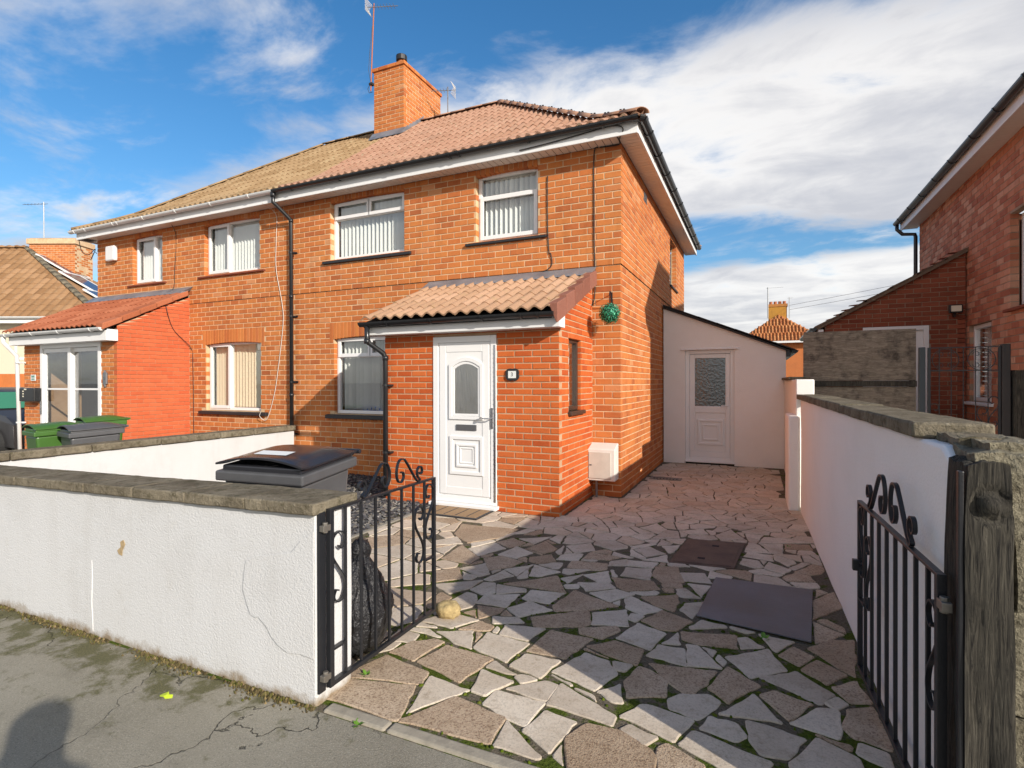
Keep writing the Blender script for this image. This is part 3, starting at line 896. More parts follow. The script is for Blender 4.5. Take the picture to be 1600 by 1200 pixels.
STONES=[(1,[(-0.260,-5.174),(-0.279,-4.997),(0.071,-4.904),(0.098,-4.965),(0.167,-5.169),(0.151,-5.183)]),
(1,[(-0.342,-4.968),(-0.251,-4.711),(0.065,-4.771),(0.096,-4.881),(-0.295,-4.979)]),
(1,[(-0.259,-4.677),(-0.217,-4.522),(-0.103,-4.441),(-0.034,-4.449),(-0.076,-4.704)]),
(1,[(-0.055,-4.698),(0.001,-4.478),(0.320,-4.510),(0.284,-4.651),(0.265,-4.787)]),
(0,[(0.098,-4.798),(0.344,-4.828),(0.256,-4.967),(0.173,-5.107),(0.154,-5.010)]),
(1,[(0.168,-5.178),(0.314,-4.905),(0.608,-4.957),(0.620,-5.145)]),
(0,[(0.374,-4.904),(0.316,-4.633),(0.516,-4.671),(0.462,-4.786),(0.415,-4.893)]),
(0,[(0.321,-4.593),(0.337,-4.522),(0.499,-4.600),(0.445,-4.610)]),
(0,[(0.461,-4.902),(0.471,-4.774),(0.731,-4.773),(0.716,-4.975),(0.617,-4.960)]),
(0,[(0.435,-4.536),(0.465,-4.384),(0.668,-4.373),(0.630,-4.582)]),
(0,[(0.505,-4.624),(0.531,-4.573),(0.620,-4.604),(0.562,-4.667)]),
(0,[(0.514,-4.738),(0.572,-4.679),(0.743,-4.534),(0.734,-4.757),(0.678,-4.760)]),
(0,[(0.641,-5.147),(0.625,-4.976),(0.851,-5.134),(0.842,-5.149)]),
(0,[(0.714,-5.008),(0.757,-4.830),(0.913,-4.853),(0.873,-5.093)]),
(0,[(0.158,-4.447),(0.148,-4.233),(0.433,-4.258),(0.401,-4.507)]),
(0,[(-0.143,-4.351),(0.052,-4.252),(0.149,-4.451),(0.034,-4.437)]),
(0,[(-0.365,-4.570),(-0.377,-4.419),(-0.228,-4.426),(-0.204,-4.532)]),
(0,[(-0.340,-4.755),(-0.364,-4.588),(-0.268,-4.561),(-0.268,-4.649)]),
(0,[(-0.319,-4.265),(-0.208,-4.074),(0.016,-4.107),(-0.089,-4.275)]),
(1,[(-0.035,-4.265),(0.039,-4.114),(0.198,-4.160),(0.163,-4.216)]),
(0,[(0.224,-4.228),(0.205,-4.096),(0.452,-4.046),(0.413,-4.232)]),
(1,[(0.454,-4.344),(0.492,-4.042),(0.762,-4.050),(0.684,-4.341)]),
(0,[(0.665,-4.495),(0.770,-4.226),(0.910,-4.261),(0.989,-4.378),(0.921,-4.574)]),
(1,[(0.758,-4.150),(0.887,-4.019),(1.066,-4.059),(1.062,-4.246),(0.879,-4.199)]),
(0,[(0.889,-3.981),(0.968,-3.723),(1.151,-3.799),(1.099,-4.044)]),
(0,[(0.660,-3.692),(0.854,-3.551),(0.920,-3.796),(0.703,-3.864)]),
(1,[(0.310,-3.925),(0.620,-3.662),(0.698,-3.853),(0.663,-3.910),(0.385,-4.049)]),
(1,[(0.645,-3.946),(0.852,-3.826),(0.887,-3.878),(0.812,-4.028),(0.672,-4.014)]),
(0,[(0.108,-3.859),(0.197,-3.686),(0.396,-3.763),(0.228,-3.961)]),
(1,[(-0.100,-3.903),(0.086,-3.870),(0.089,-3.947),(0.006,-4.076)]),
(0,[(0.075,-4.015),(0.280,-3.947),(0.319,-4.008),(0.120,-4.106)]),
(0,[(-0.133,-3.868),(-0.141,-3.713),(0.085,-3.605),(0.091,-3.851)]),
(0,[(0.132,-3.680),(0.133,-3.497),(0.380,-3.451),(0.342,-3.672)]),
(1,[(0.376,-3.691),(0.428,-3.365),(0.832,-3.536),(0.420,-3.774)]),
(0,[(0.547,-3.368),(0.708,-3.228),(0.850,-3.262),(0.721,-3.469)]),
(0,[(0.754,-3.471),(0.834,-3.313),(1.079,-3.457),(0.966,-3.592)]),
(1,[(-0.099,-3.463),(0.213,-3.141),(0.384,-3.441)]),
(0,[(-0.142,-3.502),(0.089,-3.497),(0.110,-3.545),(-0.068,-3.662)]),
(0,[(-0.288,-3.666),(-0.259,-3.501),(-0.177,-3.477),(-0.090,-3.653),(-0.159,-3.721)]),
(0,[(-0.334,-3.975),(-0.281,-3.720),(-0.170,-3.744),(-0.127,-3.932),(-0.183,-4.022)]),
(0,[(-0.597,-3.705),(-0.286,-3.463),(-0.302,-3.653),(-0.385,-3.804)]),
(1,[(-0.752,-3.451),(-0.606,-3.291),(-0.454,-3.496),(-0.621,-3.655)]),
(0,[(-0.581,-3.304),(-0.450,-3.098),(-0.304,-3.319),(-0.355,-3.408)]),
(0,[(-0.518,-3.369),(-0.369,-3.414),(-0.376,-3.491),(-0.432,-3.507)]),
(0,[(-0.289,-3.443),(-0.233,-3.195),(-0.107,-3.276),(-0.219,-3.455)]),
(0,[(-0.235,-3.173),(-0.065,-2.976),(-0.087,-3.267)]),
(0,[(-0.068,-3.345),(-0.057,-3.094),(0.008,-3.268)]),
(0,[(0.006,-3.225),(-0.051,-2.970),(0.203,-3.047),(0.092,-3.209)]),
(1,[(-0.533,-3.006),(-0.405,-2.868),(-0.101,-2.968),(-0.342,-3.244)]),
(1,[(-0.228,-2.870),(-0.019,-2.657),(0.203,-3.001)]),
(0,[(-0.453,-2.861),(-0.394,-2.574),(-0.183,-2.685),(-0.257,-2.883)]),
(0,[(-0.780,-2.806),(-0.624,-2.551),(-0.464,-2.665),(-0.597,-2.953)]),
(1,[(-0.861,-3.152),(-0.890,-2.733),(-0.567,-2.994),(-0.574,-3.178)]),
(0,[(-1.081,-2.940),(-0.945,-2.757),(-0.905,-3.035)]),
(0,[(-1.222,-2.753),(-1.074,-2.519),(-0.910,-2.697),(-1.126,-2.838)]),
(1,[(-1.140,-2.478),(-1.264,-2.076),(-0.617,-2.026),(-0.671,-2.475),(-0.782,-2.715),(-1.065,-2.480)]),
(0,[(-0.790,-2.358),(-0.583,-2.195),(-0.655,-2.468)]),
(0,[(-0.633,-2.218),(-0.538,-1.968),(-0.448,-1.989),(-0.543,-2.283)]),
(0,[(-0.477,-2.322),(-0.212,-2.136),(-0.275,-2.415)]),
(1,[(-0.629,-2.521),(-0.539,-2.336),(-0.291,-2.466),(-0.453,-2.630)]),
(1,[(-0.280,-2.583),(-0.207,-2.301),(-0.009,-2.492),(-0.084,-2.669)]),
(0,[(0.024,-2.357),(0.211,-2.180),(0.304,-2.382),(0.168,-2.529)]),
(0,[(0.070,-2.763),(0.071,-2.572),(0.236,-2.527),(0.258,-2.732)]),
(1,[(0.272,-2.647),(0.288,-2.447),(0.571,-2.487),(0.494,-2.600)]),
(1,[(0.223,-2.921),(0.208,-2.754),(0.493,-2.627),(0.530,-2.832),(0.478,-2.892)]),
(0,[(0.244,-3.119),(0.205,-2.963),(0.417,-2.892)]),
(0,[(0.257,-3.178),(0.383,-3.035),(0.333,-3.249)]),
(0,[(0.396,-3.029),(0.555,-2.867),(0.634,-3.094),(0.544,-3.134)]),
(0,[(0.409,-3.215),(0.626,-3.118),(0.696,-3.207),(0.513,-3.346)]),
(1,[(0.617,-2.996),(0.924,-2.944),(1.003,-3.089),(0.776,-3.228),(0.700,-3.166)]),
(0,[(0.673,-2.927),(0.671,-2.721),(0.871,-2.679),(0.902,-2.933)]),
(0,[(0.668,-2.674),(0.645,-2.533),(0.893,-2.499),(0.874,-2.654)]),
(0,[(0.522,-2.739),(0.514,-2.617),(0.632,-2.512),(0.661,-2.677)]),
(0,[(0.320,-3.296),(0.415,-3.233),(0.449,-3.317),(0.362,-3.356)]),
(1,[(1.039,-4.431),(1.087,-4.224),(1.240,-4.341),(1.254,-4.484),(1.084,-4.569)]),
(0,[(0.936,-4.576),(1.025,-4.471),(1.073,-4.622),(1.028,-4.635)]),
(0,[(0.940,-4.259),(1.040,-4.256),(1.018,-4.336),(0.965,-4.340)]),
(0,[(0.897,-3.691),(0.901,-3.599),(0.985,-3.601),(0.948,-3.712)]),
(0,[(0.743,-4.782),(0.750,-4.588),(1.068,-4.739),(1.068,-4.811)]),
(0,[(1.086,-4.730),(1.167,-4.581),(1.398,-4.622),(1.335,-4.810)]),
(0,[(1.108,-4.825),(1.139,-4.775),(1.268,-4.812),(1.225,-4.888)]),
(1,[(0.904,-4.976),(0.961,-4.846),(1.191,-4.827),(1.284,-4.941),(1.287,-5.023),(0.978,-5.162)]),
(1,[(1.274,-4.884),(1.311,-4.834),(1.468,-4.909),(1.464,-4.983),(1.313,-5.051)]),
(0,[(1.358,-4.819),(1.406,-4.701),(1.718,-4.780),(1.683,-4.861),(1.548,-4.906)]),
(0,[(1.431,-4.670),(1.462,-4.557),(1.576,-4.563),(1.621,-4.643),(1.580,-4.700)]),
(0,[(1.619,-4.523),(1.707,-4.525),(1.853,-4.559),(1.778,-4.728),(1.643,-4.753)]),
(0,[(1.781,-4.760),(1.900,-4.533),(2.041,-4.609),(2.050,-4.704),(1.806,-4.829)]),
(0,[(1.268,-4.500),(1.321,-4.426),(1.448,-4.377),(1.512,-4.426),(1.414,-4.609),(1.285,-4.574)]),
(0,[(1.506,-4.520),(1.646,-4.288),(1.763,-4.479)]),
(1,[(1.676,-4.280),(1.743,-4.212),(1.902,-4.262),(1.797,-4.443)]),
(1,[(1.438,-4.323),(1.519,-4.064),(1.676,-4.190),(1.535,-4.415)]),
(1,[(1.124,-4.196),(1.463,-4.134),(1.428,-4.288),(1.375,-4.402),(1.307,-4.420)]),
(0,[(1.677,-4.100),(1.852,-3.959),(2.011,-4.129),(1.937,-4.246)]),
(1,[(1.879,-3.932),(1.967,-3.787),(2.092,-3.894),(1.986,-4.038)]),
(1,[(1.931,-3.656),(2.064,-3.480),(2.185,-3.436),(2.159,-3.701),(2.128,-3.892),(2.063,-3.835)]),
(1,[(2.008,-4.054),(2.127,-3.942),(2.165,-4.132),(2.072,-4.174)]),
(0,[(1.961,-4.224),(2.020,-4.144),(2.059,-4.192),(2.001,-4.264)]),
(1,[(2.011,-4.399),(2.052,-4.240),(2.159,-4.170),(2.193,-4.434),(2.171,-4.498),(2.043,-4.463)]),
(0,[(1.801,-4.462),(1.928,-4.280),(2.012,-4.258),(1.998,-4.503)]),
(0,[(1.500,-3.949),(1.720,-3.757),(1.807,-3.973),(1.632,-4.129)]),
(1,[(1.774,-3.810),(1.855,-3.666),(1.951,-3.747),(1.869,-3.892)]),
(0,[(1.286,-3.893),(1.344,-3.884),(1.487,-4.093),(1.321,-4.138)]),
(0,[(1.094,-4.115),(1.136,-3.961),(1.277,-3.949),(1.314,-4.141)]),
(1,[(1.236,-3.730),(1.546,-3.649),(1.559,-3.823),(1.350,-3.864),(1.256,-3.835)]),
(1,[(0.981,-3.681),(1.082,-3.466),(1.282,-3.567),(1.173,-3.797)]),
(0,[(1.155,-3.934),(1.217,-3.770),(1.250,-3.909)]),
(0,[(1.188,-3.410),(1.207,-3.281),(1.324,-3.204),(1.307,-3.403),(1.275,-3.506)]),
(1,[(0.905,-3.288),(1.136,-3.142),(1.162,-3.276),(1.149,-3.450),(1.028,-3.410)]),
(0,[(1.554,-3.682),(1.605,-3.648),(1.699,-3.743),(1.580,-3.813)]),
(1,[(2.024,-2.865),(2.171,-2.642),(2.196,-2.911),(1.996,-3.205)]),
(1,[(1.992,-3.249),(2.164,-3.390),(1.980,-3.564)]),
(1,[(0.899,-2.823),(0.893,-2.601),(1.056,-2.529),(1.150,-2.868),(1.015,-2.970)]),
(0,[(1.095,-2.670),(1.273,-2.603),(1.348,-2.809),(1.137,-2.843)]),
(0,[(1.311,-2.703),(1.318,-2.523),(1.482,-2.595),(1.466,-2.665)]),
(0,[(1.181,-2.884),(1.343,-2.870),(1.298,-3.112)]),
(1,[(0.993,-2.956),(1.136,-2.916),(1.152,-3.002),(1.026,-3.041)]),
(0,[(1.022,-3.083),(1.175,-3.003),(1.292,-3.141),(1.177,-3.177)]),
(0,[(0.978,-2.513),(1.005,-2.312),(1.183,-2.528),(1.178,-2.579)]),
(0,[(1.074,-2.321),(1.149,-2.400),(1.424,-2.421),(1.307,-2.521),(1.180,-2.495)]),
(0,[(0.638,-2.216),(0.742,-2.070),(0.913,-2.225),(0.776,-2.377)]),
(0,[(0.763,-2.471),(0.928,-2.255),(0.967,-2.448)]),
(0,[(0.962,-2.517),(1.010,-2.326),(1.133,-2.568)]),
(0,[(1.285,-1.418),(1.414,-1.145),(1.552,-1.457),(1.345,-1.584)]),
(0,[(1.565,-1.860),(1.591,-1.548),(1.675,-1.594),(1.772,-1.824)]),
(0,[(1.695,-1.564),(1.882,-1.481),(1.870,-1.799),(1.782,-1.820)]),
(0,[(1.558,-2.011),(1.585,-1.870),(1.786,-1.873),(1.791,-2.047)]),
(0,[(1.534,-2.245),(1.550,-2.086),(1.673,-2.099),(1.710,-2.248),(1.655,-2.304)]),
(0,[(1.718,-2.276),(1.757,-2.096),(1.915,-2.235),(1.857,-2.366)]),
(0,[(1.800,-1.867),(1.947,-1.960),(1.961,-2.038),(1.901,-2.146),(1.806,-2.006)]),
(0,[(1.680,-1.529),(1.729,-1.289),(1.986,-1.242),(2.129,-1.330),(1.685,-1.544)]),
(1,[(1.903,-1.472),(2.109,-1.401),(2.124,-1.573),(1.896,-1.636)]),
(0,[(0.927,-1.386),(1.148,-1.222),(1.210,-1.405),(1.044,-1.479)]),
(0,[(0.534,-1.434),(0.668,-1.189),(0.800,-1.392),(0.748,-1.596)]),
(0,[(0.718,-1.806),(0.798,-1.418),(0.913,-1.417),(0.963,-1.675)]),
(0,[(0.808,-2.000),(0.813,-1.786),(0.926,-1.865),(0.908,-1.935)])]

# ------------------------------------------------------------------ ground and pavement
mb = MB()
mb.add([(-900, -900, -0.03), (900, -900, -0.03), (900, 900, -0.03), (-900, 900, -0.03)], [(0, 1, 2, 3)])
tag(mb.build('ground', 'concrete'), kind='structure')
mb = MB()
nx, ny = 60, 24
for j in range(ny+1):
    for i in range(nx+1):
        x, y = -12+i*22/nx, -9.2+j*(9.2-5.24)/ny
        mb.v.append((x, y, -0.004+0.010*noise.noise(Vector((x*0.9, y*0.9, 1)))))
for j in range(ny):
    for i in range(nx):
        a = j*(nx+1)+i
        mb.f.append([a, a+1, a+nx+2, a+nx+1]); mb.m.append(0); mb.r.append(0)
tag(mb.build('pavement', 'tarmac', smooth=True), kind='structure')

# ------------------------------------------------------------------ crazy paving
def area(p):
    return 0.5*sum(p[i][0]*p[(i+1) % len(p)][1]-p[(i+1) % len(p)][0]*p[i][1] for i in range(len(p)))
def clip_half(p, a, n):                    # keep points with (q-a).n <= 0
    out = []
    for i in range(len(p)):
        q, r_ = p[i], p[(i+1) % len(p)]
        dq = (q[0]-a[0])*n[0]+(q[1]-a[1])*n[1]; dr = (r_[0]-a[0])*n[0]+(r_[1]-a[1])*n[1]
        if dq <= 0: out.append(q)
        if (dq < 0 < dr) or (dr < 0 < dq):
            k = dq/(dq-dr); out.append((q[0]+k*(r_[0]-q[0]), q[1]+k*(r_[1]-q[1])))
    return out
def inset(p, d):
    if area(p) < 0: p = p[::-1]
    for i in range(len(p)):
        pass
    q = p[:]
    n = len(p)
    res = [(-99, -99), (99, -99), (99, 99), (-99, 99)]
    for i in range(n):
        a, b = p[i], p[(i+1) % n]
        l = math.hypot(b[0]-a[0], b[1]-a[1])
        if l < 1e-4: continue
        nn = ((b[1]-a[1])/l, -(b[0]-a[0])/l)
        res = clip_half(res, (a[0]-nn[0]*d, a[1]-nn[1]*d), nn)
        if len(res) < 3: return []
    return res
def hull(p):
    p = sorted(set(p))
    def half(s):
        h = []
        for q in s:
            while len(h) > 1 and (h[-1][0]-h[-2][0])*(q[1]-h[-2][1])-(h[-1][1]-h[-2][1])*(q[0]-h[-2][0]) <= 0: h.pop()
            h.append(q)
        return h
    a, b = half(p), half(p[::-1])
    return a[:-1]+b[:-1]
traced = []
for k, q in STONES:
    h = hull(q)
    if abs(area(h)) > 0.002: traced.append((k, h))
# keep the hand-set slabs from running into each other
for i in range(len(traced)):
    for j in range(i):
        for rep in range(2):
            A_, B_ = traced[j][1], traced[i][1]
            best = None
            for s in range(len(A_)):
                a, b = A_[s], A_[(s+1) % len(A_)]
                l = math.hypot(b[0]-a[0], b[1]-a[1])
                nn = ((b[1]-a[1])/l, -(b[0]-a[0])/l)
                c = clip_half(B_, a, (-nn[0], -nn[1]))
                ar = abs(area(c)) if len(c) > 2 else 0
                if best is None or ar > best[0]: best = (ar, c)
            if best[0] < abs(area(B_))-1e-6 and best[0] > 0.25*abs(area(B_)): traced[i] = (traced[i][0], best[1])
rs = random.Random(11)
HOLES = [[(1.30, -3.48), (1.366, -2.69), (2.036, -2.674), (1.954, -3.59)], [(0.976, -2.455), (1.045, -1.665), (1.563, -1.595), (1.49, -2.398)]]
def region(x, y):                          # is this bare bed to be paved?
    if x > 2.2-0.01*max(0, y) or y > 3.5 or y < -5.2: return False
    if y > 0: return 0.02 < x < 2.03
    if y > -1.37: return x > -0.37
    return x > -2.02
seeds = []
tries = 0
while tries < 26000:
    tries += 1
    x, y = rs.uniform(-2.2, 2.4), rs.uniform(-5.3, 3.7)
    sp = 0.27 if y < -2.2 else (0.215 if y < 0.2 else 0.235)
    sp *= rs.uniform(0.75, 1.25)
    if x < -0.3: sp = 0.30
    if all((x-a)**2+(y-b)**2 > sp*sp for a, b in seeds): seeds.append((x, y))
cells = []
for i, (x, y) in enumerate(seeds):
    if not region(x, y): continue
    p = [(x-0.6, y-0.6), (x+0.6, y-0.6), (x+0.6, y+0.6), (x-0.6, y+0.6)]
    near = sorted(((a-x)**2+(b-y)**2, a, b) for a, b in seeds if 0 < (a-x)**2+(b-y)**2 < 1.2)[:24]
    for d, a, b in near:
        w = rs.uniform(0.42, 0.58) if False else 0.5
        p = clip_half(p, (x+(a-x)*w, y+(b-y)*w), (a-x, b-y))
    x1 = 2.17 if y < 0 else 2.02
    for a, n in (((x1, 0), (1, 0)), ((0, -5.2), (0, -1)), ((0, 3.49), (0, 1))): p = clip_half(p, a, n)
    if y > 0: p = clip_half(p, (0.03, 0), (-1, 0))
    elif y > -1.37: p = clip_half(p, (-0.36, 0), (-1, 0))
    else: p = clip_half(p, (-2.0, 0), (-1, 0))
    if y < -1.37 and x < -0.36: p = clip_half(p, (0, -1.40), (0, 1))
    if -0.4 < y < 0 and x < 0: p = clip_half(p, (0, -0.03), (0, 1))
    if len(p) > 2: cells.append(p)
# break a share of the cells in two, as broken slabs are
broken = []
for p in cells:
    if abs(area(p)) > 0.035 and rs.random() < 0.4:
        c = (sum(q[0] for q in p)/len(p), sum(q[1] for q in p)/len(p))
        a = rs.uniform(0, math.pi)
        n = (math.cos(a), math.sin(a))
        broken += [clip_half(p, c, n), clip_half(p, c, (-n[0], -n[1]))]
    else: broken.append(p)
final = []
for p in broken:
    if len(p) < 3: continue
    if area(p) < 0: p = p[::-1]
    for q in [t_[1] for t_ in traced]+HOLES:
        q = q if area(q) > 0 else q[::-1]
        cx, cy = sum(a for a, b in q)/len(q), sum(b for a, b in q)/len(q)
        if min(math.hypot(a-cx, b-cy) for a, b in p) > 1.0: continue
        best = None
        for s in range(len(q)):
            a, b = q[s], q[(s+1) % len(q)]
            l = math.hypot(b[0]-a[0], b[1]-a[1])
            nn = ((b[1]-a[1])/l, -(b[0]-a[0])/l)
            c = clip_half(p, (a[0]+nn[0]*0.012, a[1]+nn[1]*0.012), (-nn[0], -nn[1]))
            ar = abs(area(c)) if len(c) > 2 else 0
            if best is None or ar > best[0]: best = (ar, c)
        p = best[1]
        if len(p) < 3 or best[0] < 0.004: p = []; break
    if p: final.append(p)
drive = None
mb = MB()
mb.add([(-2.2, -5.27, 0.0), (2.6, -5.27, 0.0), (2.6, 3.6, 0.0), (-2.2, 3.6, 0.0)], [(0, 1, 2, 3)])
drive = tag(mb.build('driveway', 'joint'), kind='structure')
def paver(p, mat, jd, zt):
    p = inset(p, jd)
    if len(p) < 3 or abs(area(p)) < 0.0025: return
    # nibble the corners and roughen the broken edges
    out = []
    n = len(p)
    for i in range(n):
        a, b = p[i], p[(i+1) % n]
        l = math.hypot(b[0]-a[0], b[1]-a[1])
        if l < 0.012: continue
        k = min(0.010/l, 0.3)
        nn = ((b[1]-a[1])/l, -(b[0]-a[0])/l)
        out.append((a[0]+(b[0]-a[0])*k, a[1]+(b[1]-a[1])*k))
        if l > 0.12:
            for q in ((0.2, 0.4, 0.6, 0.8) if l > 0.22 else (0.33, 0.66)):
                f = q+rs.uniform(-0.07, 0.07); e = rs.uniform(-0.009, 0.003)
                out.append((a[0]+(b[0]-a[0])*f+nn[0]*e, a[1]+(b[1]-a[1])*f+nn[1]*e))
        out.append((b[0]-(b[0]-a[0])*k, b[1]-(b[1]-a[1])*k))
    if len(out) < 3: return
    cx, cy = sum(q[0] for q in out)/len(out), sum(q[1] for q in out)/len(out)
    tx, ty = rs.uniform(-0.005, 0.005), rs.uniform(-0.005, 0.005)
    m2 = MB(); n = len(out)
    def z(x, y): return zt+(x-cx)*tx+(y-cy)*ty
    vs = [(x, y, -0.03) for x, y in out]+[(x, y, z(x, y)-0.003) for x, y in out]
    vs += [(x+(cx-x)*0.006/max(0.02, math.hypot(cx-x, cy-y)), y+(cy-y)*0.006/max(0.02, math.hypot(cx-x, cy-y)), z(x, y)) for x, y in out]
    fs = [(i, (i+1) % n, n+(i+1) % n, n+i) for i in range(n)]+[(n+i, n+(i+1) % n, 2*n+(i+1) % n, 2*n+i) for i in range(n)]+[tuple(range(2*n, 3*n))]
    m2.add([(x-cx, y-cy, zz_) for x, y, zz_ in vs], fs, 0, 0.0)
    o = bpy.data.objects.new('paving_stone', m2.mesh('paving_stone', mat))
    _place(o, drive, (cx, cy, 0))
for k, p in traced:
    paver(p, 'slab_buff' if k else 'slab_grey', -0.007, 0.0065+rs.uniform(-0.0015, 0.002))
NP = len(traced)
def seen(p):
    c = (sum(q[0] for q in p)/len(p), sum(q[1] for q in p)/len(p))
    v = view_px(Vector((c[0], c[1], 0)))
    return v and -40 < v[0] < 1640 and v[1] < 1260
final = [p for p in final if seen(p)]
final.sort(key=lambda p: -abs(area(p))/((sum(q[0] for q in p)/len(p)-CAM.x)**2+(sum(q[1] for q in p)/len(p)-CAM.y)**2))
for i, p in enumerate(final):
    y = sum(q[1] for q in p)/len(p); x = sum(q[0] for q in p)/len(p)
    mat = rs.choice(['slab_grey', 'slab_buff', 'slab_grey']) if y < -2.0 else (rs.choice(['slab_grey', 'slab_grey', 'slab_grey', 'slab_far']) if y < 0 else rs.choice(['slab_grey', 'slab_far']))
    if x < -0.45: mat = rs.choice(['slab_buff', 'slab_grey', 'slab_far'])
    paver(p, mat, rs.uniform(0.004, 0.010) if y < -2 else rs.uniform(0.003, 0.006), 0.0065+rs.uniform(-0.0015, 0.002))
# moss pads standing in the joints near the street
mb = MB()
for i in range(2600):
    x, y = rs.uniform(-0.3, 2.15), rs.uniform(-5.2, -2.6)
    if rs.random() > min(1.0, (-2.2-y)/2.0): continue
    if noise.noise(Vector((x*2.2, y*2.2, 4))) < -0.05: continue
    ok = True
    for q in [t_[1] for t_ in traced]+final+HOLES:
        if abs(q[0][0]-x) > 0.8 or abs(q[0][1]-y) > 0.8: continue
        qq = q if area(q) > 0 else q[::-1]
        if all((qq[(s+1) % len(qq)][0]-qq[s][0])*(y-qq[s][1])-(qq[(s+1) % len(qq)][1]-qq[s][1])*(x-qq[s][0]) > -0.002 for s in range(len(qq))): ok = False; break
    if not ok: continue
    r_ = rs.uniform(0.006, 0.016); h = rs.uniform(0.006, 0.016); n = 6
    a0 = rs.uniform(0, 6)
    vs = [(x+r_*math.cos(a0+6.283*j/n)*rs.uniform(0.7, 1.3), y+r_*math.sin(a0+6.283*j/n)*rs.uniform(0.7, 1.3), -0.001) for j in range(n)]
    vs += [(x+(a-x)*0.62, y+(b-y)*0.62, h*0.55) for a, b, c in vs]+[(x, y, h*0.7)]
    mb.add(vs, [(j, (j+1) % n, n+(j+1) % n, n+j) for j in range(n)]+[(n+j, n+(j+1) % n, 2*n) for j in range(n)])
if mb.f: tag(mb.build('moss', 'moss', smooth=True), 'green moss growing in the joints of the crazy paving', 'moss', kind='stuff')

# concrete edging between drive and pavement
ke = bpy.data.objects.new('kerb', None); _place(ke, None, (1, -5.25, 0)); tag(ke, kind='structure')
for (a, b) in ((-0.20, 0.155), (0.165, 1.06), (1.07, 1.62), (1.63, 2.4)):
    q = MB(); q.box(a, b, -5.265, -5.195, -0.06, 0.012+rs.uniform(-0.003, 0.003)); q.build('edging_stone', 'kerb', ke, bevel=0.012)
# planting bed of slate chips
mb = MB(); mb.add([(-5.9, -5.0, -0.012), (-1.98, -5.0, -0.012), (-1.98, 0, -0.012), (-5.9, 0, -0.012)], [(0, 1, 2, 3)])
tag(mb.build('garden_bed_soil', 'soil'), kind='structure')
mb = MB()
for i in range(8500):
    x, y = rs.uniform(-4.6, -2.05), rs.uniform(-4.4, -0.02)
    if x > -2.84 and y > -1.38: continue
    a, b, th = rs.uniform(0.012, 0.034), rs.uniform(0.008, 0.022), rs.uniform(0.003, 0.008)
    mw = Matrix.Translation((x, y, rs.uniform(-0.008, 0.012))) @ Matrix.Rotation(rs.uniform(0, 6.28), 4, 'Z') @ Matrix.Rotation(rs.gauss(0, 0.3), 4, 'X') @ Matrix.Rotation(rs.gauss(0, 0.3), 4, 'Y')
    c = [(-a, -b*rs.uniform(0.5, 1)), (a*rs.uniform(0.6, 1), -b), (a, b*rs.uniform(0.4, 1)), (-a*rs.uniform(0.5, 1), b)]
    v = [mw @ Vector((p, q, -th)) for p, q in c]+[mw @ Vector((p, q, th)) for p, q in c]
    mb.hexa(v)
tag(mb.build('slate_gravel', 'slate'), 'grey slate chippings on the bed under the ground floor window', 'gravel', kind='stuff')
q = MB(); q.box(-2.05, -2.0, -4.9, -1.40, -0.05, 0.014); tag(q.build('bed_edging', 'concrete', bevel=0.006), kind='structure')

# ------------------------------------------------------------------ the house on the right of the pair, and its twin
CO, LN = 0.090, 0.235
ZB = 3.135
SOF = 4.742
prof = Prof([(0, 4.885), (0.75, 5.27), (3.73, 7.56)])
FA = Fr((0, 0, 0), (1, 0, 0))              # front of the pair
FS = Fr((0, 0, 0), (0, 1, 0))              # right side
house = root('semi_detached_house', (-3, 3.4, 0), 'orange brick semi-detached house with tiled porch, white front door and pinkish roof', 'house')
house2 = root('semi_detached_house', (-8.9, 3.4, 0), 'attached brick semi with olive lichened roof, white gutters and red-sided porch', 'house')
PX0, PX1, PY = -2.84, -0.39, -1.369        # porch of the near house
opA = [(-5.03, -3.50, 3.665, 4.66), (-2.19, -1.19, 3.665, 4.66), (-4.97, -3.44, 1.02, 2.33), (PX0+0.05, PX1-0.05, -1, 2.95)]
opS = [(4.43, 5.40, 3.55, 4.60)]
opL = [(-8.26, -6.745, 3.665, 4.66), (-10.54, -9.555, 3.665, 4.66), (-8.235, -6.74, 1.02, 2.33), (-11.75, -8.75, -1, 3.3)]
QX0, QX1, QY = -11.8, -8.716, -1.358       # porch of the far house

def grow(ops, e=0.005): return [(a-e, b+e, c-e, d+e) for a, b, c, d in ops]
w = MB()
slab(w, FA, -5.9, -0.006, -0.1, ZB, grow(opA)); slab(w, FA, -5.9, 0.006, ZB, SOF, grow(opA), d1=0.0075)
slab(w, FS, 0.1, 6.8, -0.1, ZB, grow(opS)); slab(w, FS, 0.1, 6.8, ZB, SOF, grow(opS), d1=0.0075)
walls = w.build('wall', 'mortar', house)
w = MB()
w.box(-5.9, -0.1, 6.7, 6.8, -0.1, SOF)
w.build('rear_wall', 'brick', house)
